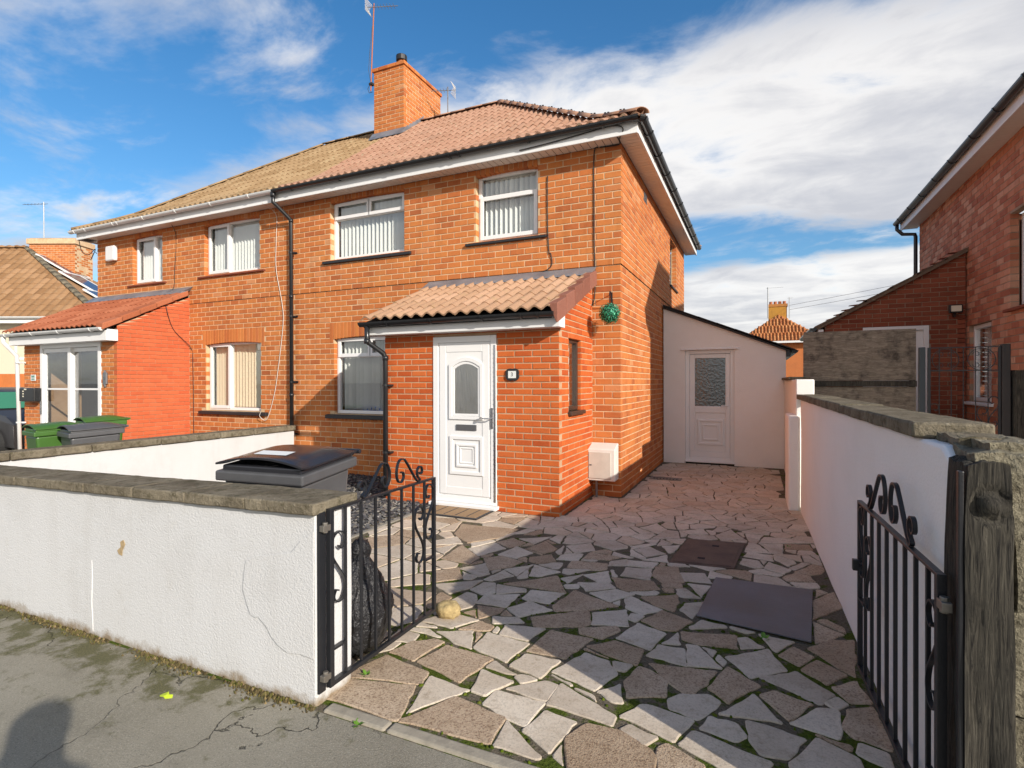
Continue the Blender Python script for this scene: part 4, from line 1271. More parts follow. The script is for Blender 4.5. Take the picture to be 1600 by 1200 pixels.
# bricks
arch = [(-5.03-0.12, -3.50+0.12, 2.33, 2.33)]
AZ0 = -0.015+25*CO; AZ1 = -0.015+29*CO; AS0 = -0.015+10*CO   # course lines that bound the arch and the sub-sill bricks
def with_arch(ops):
    out = list(ops)
    for (a, b, c, d) in ops:
        if c == 1.02: out.append((a-0.10, b+0.10, AZ0, AZ1)); out.append((a-0.1, b+0.1, AS0, 1.02))
        if c == 3.665: out.append((a-0.001, b+0.001, d-0.03, SOF+0.1))
    return out
brick_rows(FA, -5.9, 0.0, -0.015, ZB, CO, LN, with_arch(opA), mat='brick', parent=house)
brick_rows(FA, -5.9, 0.013, ZB, SOF, CO, LN, with_arch(opA), d=0.013, anchor=0.013, mat='brick', parent=house)
brick_rows(FS, 0.1, 6.8, -0.015, ZB, CO, LN, opS, mat='brick', parent=house, anchor=0.1)
brick_rows(FS, 0.1, 6.8, ZB, SOF, CO, LN, opS, d=0.013, mat='brick', parent=house, anchor=0.1)
for (a, b, c, d) in opA[:3]:
    if c > 3: soldiers(FA, a, b, d, SOF-d+0.02, 0.03, house, d=0.014)
    else:
        soldiers(FA, a-0.10, b+0.10, d, AZ1-d-0.012, 0.045, house, d=0.002, inner=(a, b), foot=AZ0)
        soldiers(FA, a-0.1, b+0.1, AS0, 0.115, 0, house, d=0.002)
# porch of the near house
FP = Fr((PX1, PY, 0), (1, 0, 0)); FPS = Fr((PX1, PY, 0), (0, 1, 0)); FPL = Fr((PX0, 0, 0), (0, -1, 0))
porch = MB()
door_o = (-2.08-PX1, -1.19-PX1, -0.5, 2.12)
pw = (0.343, 0.834, 1.20, 2.09)
slab(porch, FP, PX0-PX1+0.006, -0.006, -0.1, 2.30, grow([door_o]))
ptop = lambda u: 2.26+0.437*(u+0.25)
slab(porch, FPS, 0.1, -PY, -0.1, 2.28, grow([pw]))
porch.prism([FPS.P(0.0, -0.1, 2.28), FPS.P(-PY, -0.1, 2.28), FPS.P(-PY, -0.1, ptop(-PY)), FPS.P(0.0, -0.1, ptop(0.0))], FPS.N*0.094)
slab(porch, FPL, 0.006, -PY-0.1, -0.1, 2.28)
porch.prism([FPL.P(0.0, -0.006, 2.28), FPL.P(-PY, -0.006, 2.28), FPL.P(-PY, -0.006, 2.3), FPL.P(0, -0.006, 2.86)], FPL.N*-0.094)
porch = porch.build('porch', 'mortar_porch', house)
brick_rows(FP, PX0-PX1, 0.0, -0.02, 2.29, 0.075, 0.225, [door_o], mat='brick_porch', parent=porch)
brick_rows(FPS, 0.1, -PY-0.004, -0.02, 3.0, 0.075, 0.225, [pw], top=ptop, mat='brick_porch', parent=porch, anchor=0.1)
brick_rows(FPL, 0.004, -PY-0.1, -0.02, 2.9, 0.075, 0.225, top=lambda u: 2.86-0.41*u, mat='brick_porch', parent=porch, rank=False)
# chimney
CX0, CX1, CY0, CY1, CZ = -6.25, -5.43, 2.68, 4.20, 8.60
ch = MB(); ch.box(CX0+0.006, CX1-0.006, CY0+0.006, CY1-0.006, 6.6, CZ+0.05)
chim = ch.build('chimney', 'mortar', house)
FC = Fr((CX1, CY0, 0), (1, 0, 0)); FCS = Fr((CX1, CY0, 0), (0, 1, 0)); FCL = Fr((CX0, CY1, 0), (0, -1, 0))
for F_, a, b in ((FC, CX0-CX1, 0.0), (FCS, 0.1, CY1-CY0), (FCL, 0, CY1-CY0-0.1)):
    brick_rows(F_, a, b, 6.84, CZ-0.02, 0.088, 0.235, mat='brick', parent=chim, rank=False)
for F_, a, b in ((FC, CX0-CX1-0.03, 0.03), (FCS, 0.072, CY1-CY0+0.03), (FCL, -0.03, CY1-CY0-0.072)):
    brick_rows(F_, a, b, CZ-0.02, CZ+0.06, 0.088, 0.235, d=0.03, mat='brick', parent=chim, rank=False, anchor=b)
q = MB(); q.box(CX0+0.03, CX1-0.03, CY0+0.03, CY1-0.03, CZ+0.04, CZ+0.085); q.build('flaunching', 'mortar_grey', chim, bevel=0.02)
q = MB(); q.cyl((-5.66, 2.92, CZ+0.07), 0.085, 0.20, 18); q.build('chimney_pot', 'clay', chim, smooth=False)
q = MB(); q.cyl((-5.66, 2.92, CZ+0.22), 0.125, 0.12, 18); q.build('cowl', 'cowl', chim, bevel=0.01)
q = MB(); q.cyl((-6.05, 2.95, CZ+0.07), 0.10, 0.05, 16); q.build('chimney_pot', 'clay', chim)
# lead round the chimney: front apron and stepped side
q = MB()
q.hexa([(CX0-0.04, CY0-0.16, 6.985), (CX1+0.05, CY0-0.16, 6.985), (CX1+0.05, CY0-0.004, 7.09), (CX0-0.04, CY0-0.004, 7.09),
        (CX0-0.04, CY0-0.15, 7.00), (CX1+0.05, CY0-0.15, 7.00), (CX1+0.05, CY0-0.006, 7.19), (CX0-0.04, CY0-0.006, 7.19)])
for i in range(6):
    y = CY0-0.02+i*0.125; z = prof.z(y+0.33)
    q.prism([(CX1+0.006, y, z), (CX1+0.006, y+0.15, z+0.10), (CX1+0.006, y+0.15, z+0.30), (CX1+0.006, y+0.02, z+0.17)], (0.008+0.002*(i % 2), 0, 0))
q.build('lead_flashing', 'lead', chim)

# roofs: boarded deck below, tiles above
def deck(parent, xr, xl, hip_right, name='roof'):
    d = MB()
    def pt(t, side):                       # point on profile at run t
        return prof.z(t)-0.012
    sgn = 1 if hip_right else -1
    xe = xr if hip_right else xl           # hip end eaves x
    xp = xl if hip_right else xr           # party side x
    rows = [0, 0.75, 3.73]
    F_, B_, H_ = [], [], []
    for t in rows:
        z = prof.z(t)-0.012
        F_.append(((xe-sgn*t, -0.33+t, z), (xp, -0.33+t, z)))
        B_.append(((xe-sgn*t, 7.13-t, z), (xp, 7.13-t, z)))
    for a, b in zip(F_, F_[1:]): d.add([a[0], a[1], b[1], b[0]], [(0, 1, 2, 3)])
    for a, b in zip(B_, B_[1:]): d.add([a[0], a[1], b[1], b[0]], [(0, 1, 2, 3)])
    for (a, b), (c, e) in zip(zip(F_, F_[1:]), zip(B_, B_[1:])): d.add([a[0], b[0], e[0], c[0]], [(0, 1, 2, 3)])
    return d.build(name, 'dark' if name == 'deck' else 'tile_brown', parent)
roof = deck(house, 0.33, -5.9, True)
roof2 = deck(house2, -5.9, -12.13, False)
s2 = math.sqrt(0.5)
tile_slope(roof, (0, -0.33, 0), 0, prof, -5.9, 0.33, 0.29, 0.365, 2, 0.044, 0.026, 'tile_pink', [((0, 0, 0), (s2, s2, 0))])
tile_slope(roof2, (0, -0.33, 0), 0, prof, -12.28, -5.9, 0.29, 0.365, 2, 0.044, 0.026, 'tile_olive', [((-11.8, 0, 0), (-s2, s2, 0))])
tile_slope(roof, (0.33, 0, 0), R(90), prof, -0.33, 7.2, 0.29, 0.365, 2, 0.042, 0.022, 'tile_pink', [((0, 0, 0), (-s2, -s2, 0)), ((0, 6.8, 0), (-s2, s2, 0))], joined=True)
def ridge_run(parent, pts, mat, r=0.105, clips=False, ln=0.42):
    P_ = [Vector(p) for p in pts]
    # resample
    L_ = [0]
    for a, b in zip(P_, P_[1:]): L_.append(L_[-1]+(b-a).length)
    def at(s):
        for i in range(len(P_)-1):
            if s <= L_[i+1] or i == len(P_)-2:
                return P_[i]+(P_[i+1]-P_[i])*((s-L_[i])/(L_[i+1]-L_[i]))
    n = max(1, int(round(L_[-1]/ln)))
    for i in range(n):
        a, b = at(L_[-1]*i/n), at(min(L_[-1], L_[-1]*(i+1)/n+0.03))
        q = MB(); half_round(q, a+Vector((0, 0, 0.003*(i % 2))), b+Vector((0, 0, 0.003*(i % 2))), r, 0.018, 8, flat=0.55)
        t = q.build('ridge_tile', mat, parent, smooth=True)
        if clips and i < n-1:
            c = MB()
            tdir = (b-a).normalized(); sd = tdir.cross(Vector((0, 0, 1))).normalized()
            for o_ in (-0.05, 0.05, 0.0):
                p = b+sd*o_+Vector((0, 0, r*0.55-0.006-abs(o_)*0.3))
                c.box(p.x-0.014, p.x+0.014, p.y-0.014, p.y+0.014, p.z-0.01, p.z+0.028)
            c.build('ridge_clip', 'cowl', t)
hz = 0.05
hipr = [(0.33-t+0.03, -0.33+t-0.03, prof.z(t)+hz) for t in (0, 0.25, 0.5, 0.75, 1.0, 1.5, 2.2, 3.0, 3.73)]
ridge_run(roof, hipr, 'tile_pink', clips=True)
ridge_run(roof, [(0.33-t, 7.13-t, prof.z(t)+hz) for t in (0, 0.75, 3.73)], 'tile_pink')
ridge_run(roof, [(-3.40, 3.4, 7.56+hz), (CX1, 3.4, 7.56+hz)], 'tile_pink', ln=0.44)
ridge_run(roof2, [(-8.40, 3.4, 7.56+hz), (CX0, 3.4, 7.56+hz)], 'tile_olive', ln=0.44)
ridge_run(roof2, [(-12.13+t, -0.33+t, prof.z(t)+hz) for t in (0, 0.75, 3.73)], 'tile_olive')
# eaves: soffit boards, fascia, gutters
def eaves(parent, x0, x1, side, gm, fas='fascia'):
    q = MB(); n = int(round((x1-x0)/0.1)); st = (x1-x0)/n
    for i in range(n): q.box(x0+i*st+0.005, x0+(i+1)*st-0.005, -0.262, -0.018, SOF, SOF+0.012+0.001*(i % 2))
    q.box(x0, x1, -0.262, 0.02, SOF+0.014, SOF+0.02, 1)
    q.build('soffit', ['soffit', 'grey_plastic'], parent)
    q = MB(); e = 0.282 if side else 0
    q.box(x0, x1+e if side else x1, -0.284, -0.264, SOF-0.02, 4.905)
    q.box(x0, x1+e if side else x1, -0.290, -0.2845, SOF-0.02, SOF+0.004)
    q.build('fascia', fas, parent, bevel=0.003)
    if side:
        q = MB(); n = 72; st = (7.06+0.262)/n
        for i in range(n): q.box(0.018, 0.262, -0.262+i*st+0.005, -0.262+(i+1)*st-0.005, SOF, SOF+0.012+0.001*(i % 2))
        q.box(0.0, 0.262, -0.262, 7.06, SOF+0.014, SOF+0.02, 1)
        q.build('soffit', ['soffit', 'grey_plastic'], parent)
        q = MB(); q.box(0.264, 0.284, -0.264, 7.08, SOF-0.02, 4.905); q.box(0.2845, 0.290, -0.264, 7.08, SOF-0.02, SOF+0.004)
        q.build('fascia', fas, parent, bevel=0.003)
eaves(house, -5.9, 0.0, True, 'black_plastic')
eaves(house2, -12.06, -5.9, False, 'white_gutter')
GZ, GY = 4.905, -0.345
q = MB(); gutter(q, (-6.02, GY, GZ), (0.29, GY, GZ)); q.build('gutter', 'black_plastic', house)
q = MB(); gutter(q, (0.345, -0.29, GZ), (0.345, 7.08, GZ)); q.build('gutter', 'black_plastic', house)
q = MB(); gutter(q, (0.24, GY, GZ), (0.31, GY, GZ), 0.064, 0.006, ends=False); gutter(q, (0.30, -0.335, GZ), (0.345, -0.29, GZ), 0.064, 0.006, ends=False); gutter(q, (0.345, -0.30, GZ), (0.345, -0.2, GZ), 0.064, 0.006, ends=False)
q.build('gutter_corner', 'black_plastic', house)
for x in (-5.6, -4.55, -3.5, -2.45, -2.3, -1.2, -0.15): bracket(house, (x, GY, GZ), (1, 0, 0))
for y in (0.15, 0.9, 1.7, 2.5, 3.3, 4.1, 4.9, 5.7, 6.5): bracket(house, (0.345, y, GZ), (0, 1, 0))
q = MB(); gutter(q, (-12.2, GY, GZ), (-6.02, GY, GZ)); q.build('gutter', 'white_gutter', house2)
for x in (-12.0, -11.6, -10.6, -10.45, -9.6, -8.6, -7.6, -6.6): bracket(house2, (x, GY, GZ), (1, 0, 0), mat='white_gutter')
q = MB(); q.box(-12.06, -11.8, -0.262, 0.0, SOF, SOF+0.012); q.box(-12.084, -12.064, -0.284, 7.08, SOF-0.02, 4.905); q.box(-12.06, -11.8, 0, 7.06, SOF, SOF+0.012)
q.build('end_soffit', 'fascia', house2)
# rainwater pipe of the near house
q = MB()
q.tube([(-6.02, GY, GZ-0.04), (-6.02, GY, 4.70), (-5.995, -0.30, 4.66), (-5.90, -0.10, 4.47), (-5.885, -0.075, 4.43), (-5.885, -0.075, 0.05)], 0.034, 12)
q.cyl((-6.02, GY, GZ-0.12), 0.045, 0.08, 12)
for z in (4.40, 3.05, 1.3): q.cyl((-5.885, -0.075, z), 0.040, 0.06, 12)
q.build('downpipe', 'black_plastic', house, smooth=True)
for z in (3.85, 2.72, 1.55, 0.62):
    q = MB(); q.cyl((-5.885, -0.075, z), 0.041, 0.025, 12); q.box(-5.93, -5.80, -0.02, -0.0, z, z+0.03); q.box(-5.86, -5.79, -0.085, -0.06, z+0.005, z+0.02); q.build('pipe_clip', 'black_plastic', house)

# windows of the near house
tri = [(0, 1, 0, 0.70), (0, 0.5, 0.70, 1), (0.5, 1, 0.70, 1)]
window(house, FA, -5.03, -3.50, 3.665, 4.675, tri, 0.075, sashes=(1, 2), sill=(-5.19, -3.36, 0.06, 0.055, 'black_paint'), ang=52)
window(house, FA, -2.19, -1.19, 3.665, 4.675, [(0, 1, 0, 0.66), (0, 1, 0.66, 1)], 0.075, sashes=(0,), sill=(-2.36, -1.05, 0.05, 0.055, 'black_paint'), ang=50)
window(house, FA, -4.97, -3.44, 1.02, 2.345, [(0, 1, 0, 0.74), (0, 0.47, 0.74, 1), (0.47, 1, 0.74, 1)], 0.075, sashes=(1, 2), sill=(-5.13, -3.30, 0.075, 0.06, 'black_paint'), ang=78)
window(house, FS, 4.43, 5.40, 3.60, 4.60, [(0, 1, 0, 1)], 0.12, blinds=None, sill=(4.38, 5.45, 0.05, 0.05, 'black_paint'))
wn_ = window(porch, FPS, 0.343, 0.834, 1.20, 2.09, [(0, 1, 0, 1)], 0.045, blinds=None, bar=0.05)
wn_.data.materials.clear(); wn_.data.materials.append(plain('dark brown frame', (0.05, 0.03, 0.022), 0.4))
q = MB(); q.fbox(FPS, 0.30, 0.90, -0.06, 0.045, 1.145, 1.195); q.build('sill', wn_.data.materials[0], wn_, bevel=0.01)
q = MB(); q.fbox(FPS, 0.36, 0.82, -0.16, -0.155, 1.22, 2.08); q.build('net_curtain', 'blind', wn_)
# blue cloth lying on the inside sill of the ground floor window
q = MB()
for i in range(5):
    x = -4.55+i*0.09
    q.tube([(x, 0.26, 1.06), (x+0.05, 0.28, 1.09+0.03*math.sin(i)), (x+0.12, 0.25, 1.08+0.02*i % 0.05), (x+0.16, 0.27, 1.05)], 0.035, 6)
tag(q.build('blue_cloth', 'blue_cloth', smooth=True), 'crumpled blue cloth behind the blinds of the ground floor window', 'cloth')
# dark panels behind the glass, dimness of the rooms put into their colour
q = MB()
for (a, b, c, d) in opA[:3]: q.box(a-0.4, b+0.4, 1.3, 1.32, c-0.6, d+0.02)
q.build('room_backing', 'room', house)

# porch roof of the near house
pprof = Prof([(0, 2.335), (1.60, 3.015)])
q = MB(); q.hexa([(-3.0, -1.60, 2.26), (-0.40, -1.60, 2.26), (-0.40, 0.0, 2.94), (-3.0, 0.0, 2.94), (-3.0, -1.60, 2.32), (-0.40, -1.60, 2.32), (-0.40, 0.0, 3.00), (-3.0, 0, 3.00)])
proof = q.build('porch_roof', 'dark', house)
tile_slope(proof, (0, -1.62, 0), 0, pprof, -3.02, -0.42, 0.314, 0.345, 2, 0.045, 0.02, 'tile_porch', [((-0.40, 0, 0), (1, 0, 0))], stop=5, over=0.02)
for k in range(5):
    s0 = k*0.345-0.02; s1 = min(s0+0.40, pprof.L)
    r0, z0 = (s0*0.92, 2.335+s0*0.39) if s0 < 0 else pprof.at(s0); r1, z1 = pprof.at(s1)
    y0, y1 = -1.62+r0, -1.62+r1
    q = MB(); e = 0.014*(1-k*0.02)
    q.hexa([(-0.335, y0, z0-0.125), (-0.312, y0, z0-0.125), (-0.32, y1, z1-0.13-e), (-0.335, y1, z1-0.13-e), (-0.425, y0, z0+0.092), (-0.315, y0, z0+0.092), (-0.325, y1, z1+0.055), (-0.425, y1, z1+0.055)])
    q.build('verge_tile', 'verge', proof, bevel=0.012)
q = MB()
q.hexa([(-3.03, -0.22, 2.985), (-0.36, -0.22, 2.985), (-0.36, -0.02, 3.055), (-3.03, -0.02, 3.055), (-3.03, -0.21, 3.000), (-0.36, -0.21, 3.000), (-0.33, -0.016, 3.125), (-3.03, -0.016, 3.125)])
q.build('lead_flashing', 'lead', proof)
q = MB(); q.box(-2.97, -0.325, -1.555, -1.535, 2.165, 2.30); q.box(-0.345, -0.325, -1.535, -1.36, 2.165, 2.33); q.box(-2.97, -0.345, -1.535, -1.372, 2.165, 2.18); q.box(-2.97, -2.95, -1.535, -1.37, 2.165, 2.33)
q.build('fascia', 'fascia', proof, bevel=0.004)
q = MB(); gutter(q, (-3.04, -1.62, 2.325), (-0.36, -1.62, 2.325)); q.build('gutter', 'black_plastic', proof)
for x in (-2.6, -1.95, -1.25, -0.75, -0.55): bracket(proof, (x, -1.62, 2.325), (1, 0, 0))
q = MB()
q.tube([(-2.93, -1.62, 2.28), (-2.93, -1.62, 2.12), (-2.915, -1.60, 2.06), (-2.80, -1.45, 1.93), (-2.785, -1.43, 1.87), (-2.785, -1.43, 0.06)], 0.034, 12)
for z in (2.05, 1.84): q.cyl((-2.785 if z < 2 else -2.93, -1.43 if z < 2 else -1.62, z), 0.040, 0.06, 12)
q.build('downpipe', 'black_plastic', proof, smooth=True)
for z in (1.50, 0.62):
    q = MB(); q.cyl((-2.785, -1.43, z), 0.041, 0.025, 12); q.box(-2.80, -2.70, -1.44, -1.37, z, z+0.025); q.build('pipe_clip', 'black_plastic', proof)

# front door
FD = Fr((0, PY, 0), (1, 0, 0))
q = MB()
frame_bars(q, FD, -2.08, -1.19, 0.06, 2.12, 0.075, -0.06, 0.012)
q.fbox(FD, -2.005, -1.265, -0.05, -0.003, 0.135, 2.045)
door = q.build('front_door', 'upvc', house, bevel=0.004)
q = MB(); frame_bars(q, FD, -1.985, -1.285, 0.155, 2.02, 0.095, -0.01, 0.010); q.build('door_leaf_rail', 'upvc', door, bevel=0.005)
q = MB(); q.fbox(FD, -1.888, -1.300, -0.004, 0.004, 0.235, 1.945); q.build('door_panel', 'upvc', door, bevel=0.003)
def arch_loop(u0, u1, z0, z1, rise, n=9):
    pts = [(u0, z0), (u1, z0)]
    for i in range(n):
        t = 1-i/(n-1); pts.append((u0+(u1-u0)*t, z1-rise+rise*(1-(2*t-1)**2)))
    return pts
def ring(mb_, F_, outer, inner, d0, d1):
    n = len(outer)
    vs = [F_.P(u, d0, z) for u, z in outer]+[F_.P(u, d1, z) for u, z in outer]+[F_.P(u, d1, z) for u, z in inner]+[F_.P(u, d0, z) for u, z in inner]
    fs = []
    for i in range(n):
        j = (i+1) % n
        fs += [(i, j, n+j, n+i), (n+i, n+j, 2*n+j, 2*n+i), (2*n+i, 2*n+j, 3*n+j, 3*n+i)]
    mb_.add(vs, fs)
q = MB()
ring(q, FD, arch_loop(-1.845, -1.365, 1.09, 1.86, 0.09), arch_loop(-1.80, -1.41, 1.13, 1.81, 0.075), 0.0, 0.022)
ring(q, FD, arch_loop(-1.797, -1.413, 1.133, 1.807, 0.075), arch_loop(-1.765, -1.44, 1.162, 1.775, 0.06), 0.0, 0.012)
q.build('glazing_bead', 'upvc', door, bevel=0.004)
q = MB(); lp = arch_loop(-1.77, -1.435, 1.158, 1.778, 0.06); q.prism([FD.P(u, 0.0055, z) for u, z in lp], FD.N*0.002); q.build('pane', 'glass_reeded', door)
q = MB()
rect = lambda a, b, c, d: [(a, c), (b, c), (b, d), (a, d)]
ring(q, FD, rect(-1.84, -1.365, 0.405, 0.885), rect(-1.795, -1.41, 0.45, 0.84), 0.0, 0.02)
ring(q, FD, rect(-1.745, -1.455, 0.50, 0.79), rect(-1.715, -1.485, 0.53, 0.76), 0.0, 0.02)
ring(q, FD, rect(-1.70, -1.50, 0.545, 0.745), rect(-1.68, -1.52, 0.565, 0.725), 0.0, 0.012)
q.build('panel_moulding', 'upvc', door, bevel=0.006)
q = MB(); q.fbox(FD, -1.745, -1.46, 0.0, 0.018, 0.955, 1.028); q.build('letterbox', 'grey_plastic', door, bevel=0.006)
q = MB(); q.fbox(FD, -1.262, -1.232, 0.012, 0.022, 0.99, 1.24); q.tube([FD.P(-1.247, 0.02, 1.112), FD.P(-1.247, 0.06, 1.112), FD.P(-1.27, 0.062, 1.112), FD.P(-1.375, 0.062, 1.115)], 0.008, 8); q.cyl(FD.P(-1.375, 0.062, 1.10), 0.016, 0.03, 10)
q.build('door_handle', 'chrome', door, smooth=False)
q = MB(); q.fbox(FD, -2.10, -1.16, -0.06, 0.10, 0.015, 0.058); q.build('threshold', 'upvc', door, bevel=0.008)
q = MB()
q.fbox(FD, -1.222, -1.196, 0.012, 0.016, 0.10, 2.0)
for i in range(34):
    z = 0.12+i*0.0555; q.fbox(FD, -1.213, -1.205, 0.016, 0.024, z, z+0.012)
q.build('dotted_strip', 'chrome', door)  # slim strip with a column of raised dots on the door frame

# ------------------------------------------------------------------ the side extension
ext = MB()
EY, EX = 3.5, 2.13
FE = Fr((0, EY, 0), (1, 0, 0))
et = lambda u: 2.97-0.405*u
ext.prism([(0.02, EY, -0.1), (0.02, EY, et(0.02)), (EX, EY, et(EX)), (EX, EY, -0.1), (1.285, EY, -0.1), (1.285, EY, 2.15), (0.42, EY, 2.15), (0.42, EY, -0.1)], (0, 0.15, 0))
ext.box(EX-0.15, EX, EY+0.15, 6.8, -0.1, et(EX)); ext.box(0.02, EX, 6.7, 6.8, -0.1, 2.1)
ext = ext.build('side_extension', 'white_render_shade', house)
q = MB(); q.hexa([(0.34, EY-0.035, 2.150), (1.365, EY-0.035, 2.150), (1.365, EY+0.01, 2.155), (0.34, EY+0.01, 2.155), (0.34, EY-0.03, 2.165), (1.365, EY-0.03, 2.165), (1.365, EY+0.01, 2.185), (0.34, EY+0.01, 2.185)])
q.build('drip_ledge', 'white_render_shade', ext, bevel=0.006)
q = MB(); frame_bars(q, FE, 0.42, 1.285, 0.055, 2.15, 0.075, -0.13, -0.05); q.fbox(FE, 0.497, 1.208, -0.12, -0.066, 0.13, 0.24); q.fbox(FE, 0.497, 0.588, -0.12, -0.066, 0.24, 2.07); q.fbox(FE, 1.128, 1.208, -0.12, -0.066, 0.24, 2.07); q.fbox(FE, 0.588, 1.128, -0.12, -0.066, 1.995, 2.07); q.fbox(FE, 0.588, 1.128, -0.12, -0.066, 0.965, 1.09)
q.build('back_door', 'upvc', ext, bevel=0.006)
q = MB(); q.fbox(FE, 0.588, 1.128, -0.10, -0.094, 1.09, 1.995); q.build('pane', 'glass_patterned', ext)
q = MB(); q.fbox(FE, 0.588, 1.128, -0.10, -0.08, 0.24, 0.965)
ring(q, FE, rect(0.635, 1.095, 0.36, 0.84), rect(0.675, 1.055, 0.40, 0.80), -0.08, -0.058); ring(q, FE, rect(0.72, 1.01, 0.45, 0.75), rect(0.75, 0.98, 0.48, 0.72), -0.08, -0.062)
q.build('door_panel', 'upvc', ext, bevel=0.006)
q = MB(); q.fbox(FE, 1.155, 1.185, -0.066, -0.054, 0.97, 1.22); q.tube([FE.P(1.17, -0.055, 1.10), FE.P(1.17, -0.02, 1.10), FE.P(1.06, -0.018, 1.105)], 0.009, 8); q.build('door_handle', 'upvc', ext)
q = MB(); q.fbox(FE, 0.41, 1.30, -0.13, 0.03, 0.035, 0.06); q.build('threshold', 'upvc', ext, bevel=0.006)
q = MB(); q.fbox(FE, 0.43, 1.29, -0.13, -0.01, -0.02, 0.034); q.build('door_step', 'old_timber', ext)
q = MB(); q.box(0.02, 1.9, 4.6, 4.62, 0, 2.2); q.build('room_backing', 'room', ext)
rp = [(0.0, 3.005), (EX+0.10, 3.005-0.405*(EX+0.10))]
q = MB(); q.hexa([(0.02, EY-0.06, rp[0][1]-0.03), (EX+0.07, EY-0.06, rp[1][1]-0.03), (EX+0.07, 6.85, rp[1][1]-0.03), (0.02, 6.85, rp[0][1]-0.03), (0.02, EY-0.06, rp[0][1]), (EX+0.07, EY-0.06, rp[1][1]), (EX+0.07, 6.85, rp[1][1]), (0.02, 6.85, rp[0][1])])
q.build('roof_deck', 'slate_roof', ext)
nr = 7
for k in range(nr):
    a, b = EX+0.12-(k+1)*(EX+0.12)/nr, EX+0.12-k*(EX+0.12)/nr+0.05
    za, zb = 3.005-0.405*a+0.006, 3.005-0.405*b+0.034
    for j in range(9):
        y0 = EY-0.075+j*0.38; y1 = y0+0.376
        q = MB(); q.hexa([(a+0.02, y0, za), (b, y0, zb-0.022), (b, y1, zb-0.022), (a+0.02, y1, za), (a+0.02, y0, za+0.024), (b, y0, zb), (b, y1, zb), (a+0.02, y1, za+0.024)])
        q.build('roof_tile', 'slate_roof', ext)
q = MB(); gutter(q, (EX+0.14, EY-0.06, 2.10), (EX+0.14, 6.8, 2.10), 0.055); q.box(EX+0.005, EX+0.07, EY-0.05, 6.8, 1.99, 2.085); q.build('gutter', 'black_plastic', ext)

def behind_porch(c): return c.y < 0.05 and PX0-2.2 < c.x < PX1+0.02 and c.z < 1.0 and c.y > -0.1
def in_ext(c): return c.y > 3.4
finish_bricks(300, [behind_porch, in_ext])

# ------------------------------------------------------------------ the attached house: walls, windows, porch
w = MB()
slab(w, FA, -11.794, -5.9, -0.1, ZB, grow(opL)); slab(w, FA, -11.794, -5.9, ZB, SOF, grow(opL), d1=0.0075)
w.build('wall', 'mortar', house2)
w = MB(); w.box(-11.8, -11.7, 0.1, 6.8, -0.1, SOF); w.box(-11.7, -5.9, 6.7, 6.8, -0.1, SOF); w.build('side_wall', 'brick', house2)
brick_rows(FA, -11.8, -5.9, -0.015, ZB, CO, LN, with_arch(opL), mat='brick', parent=house2)
brick_rows(FA, -11.813, -5.9, ZB, SOF, CO, LN, with_arch(opL), d=0.013, mat='brick', parent=house2)
for (a, b, c, d) in opL[:3]:
    if c > 3: soldiers(FA, a, b, d, SOF-d+0.02, 0.03, house2, d=0.014)
    else:
        soldiers(FA, a-0.10, b+0.10, d, AZ1-d-0.012, 0.045, house2, d=0.002, inner=(a, b), foot=AZ0); soldiers(FA, a-0.1, b+0.1, AS0, 0.115, 0, house2, d=0.002)
mull = [(0, 0.40, 0, 1), (0.40, 1, 0, 1)]
window(house2, FA, -8.26, -6.745, 3.665, 4.675, mull, 0.075, sashes=(0,), sill=(-8.42, -6.60, 0.045, 0.05, 'brick_dark'), ang=50)
window(house2, FA, -10.54, -9.555, 3.665, 4.675, [(0, 0.66, 0, 1), (0.66, 1, 0, 1)], 0.075, sashes=(0,), sill=(-10.68, -9.42, 0.045, 0.05, 'brick_dark'), ang=50)
window(house2, FA, -8.235, -6.74, 1.02, 2.345, mull, 0.075, blinds='blind_cream', sashes=(0,), sill=(-8.40, -6.55, 0.07, 0.06, 'black_paint'), ang=40)
q = MB()
for (a, b, c, d) in opL[:3]: q.box(a-0.4, b+0.4, 1.3, 1.32, c-0.6, d+0.02)
q.build('room_backing', 'room', house2)
FQ = Fr((QX1, QY, 0), (1, 0, 0)); FQS = Fr((QX1, QY, 0), (0, 1, 0)); FQL = Fr((QX0, 0, 0), (0, -1, 0))
qd = (-11.20-QX1, -9.20-QX1, -0.5, 2.31)
qtop = lambda u: 2.44+0.512*(u+0.26)
p2 = MB()
slab(p2, FQ, QX0-QX1+0.006, -0.006, -0.1, 2.46, grow([qd])); slab(p2, FQS, 0.1, -QY, -0.1, 2.46)
p2.prism([FQS.P(0.0, -0.1, 2.46), FQS.P(-QY, -0.1, 2.46), FQS.P(-QY, -0.1, qtop(-QY)), FQS.P(0.0, -0.1, qtop(0.0))], FQS.N*0.094)
slab(p2, FQL, 0.006, -QY-0.1, -0.1, 2.46)
p2 = p2.build('porch', 'mortar_porch', house2)
brick_rows(FQ, QX0-QX1, 0.0, -0.02, 2.46, 0.075, 0.225, [qd], mat='brick', parent=p2)
brick_rows(FQS, 0.0, -QY-0.004, -0.02, 3.4, 0.075, 0.225, top=qtop, d=0.006, mat='brick_painted', parent=p2, anchor=0.0, joint=0.007)
FQD = Fr((0, QY, 0), (1, 0, 0))
q = MB(); frame_bars(q, FQD, -11.20, -9.20, 0.03, 2.31, 0.085, -0.08, 0.01); q.fbox(FQD, -10.26, -10.16, -0.078, 0.004, 0.115, 2.225)
pd = q.build('patio_door', 'upvc', p2, bevel=0.004)
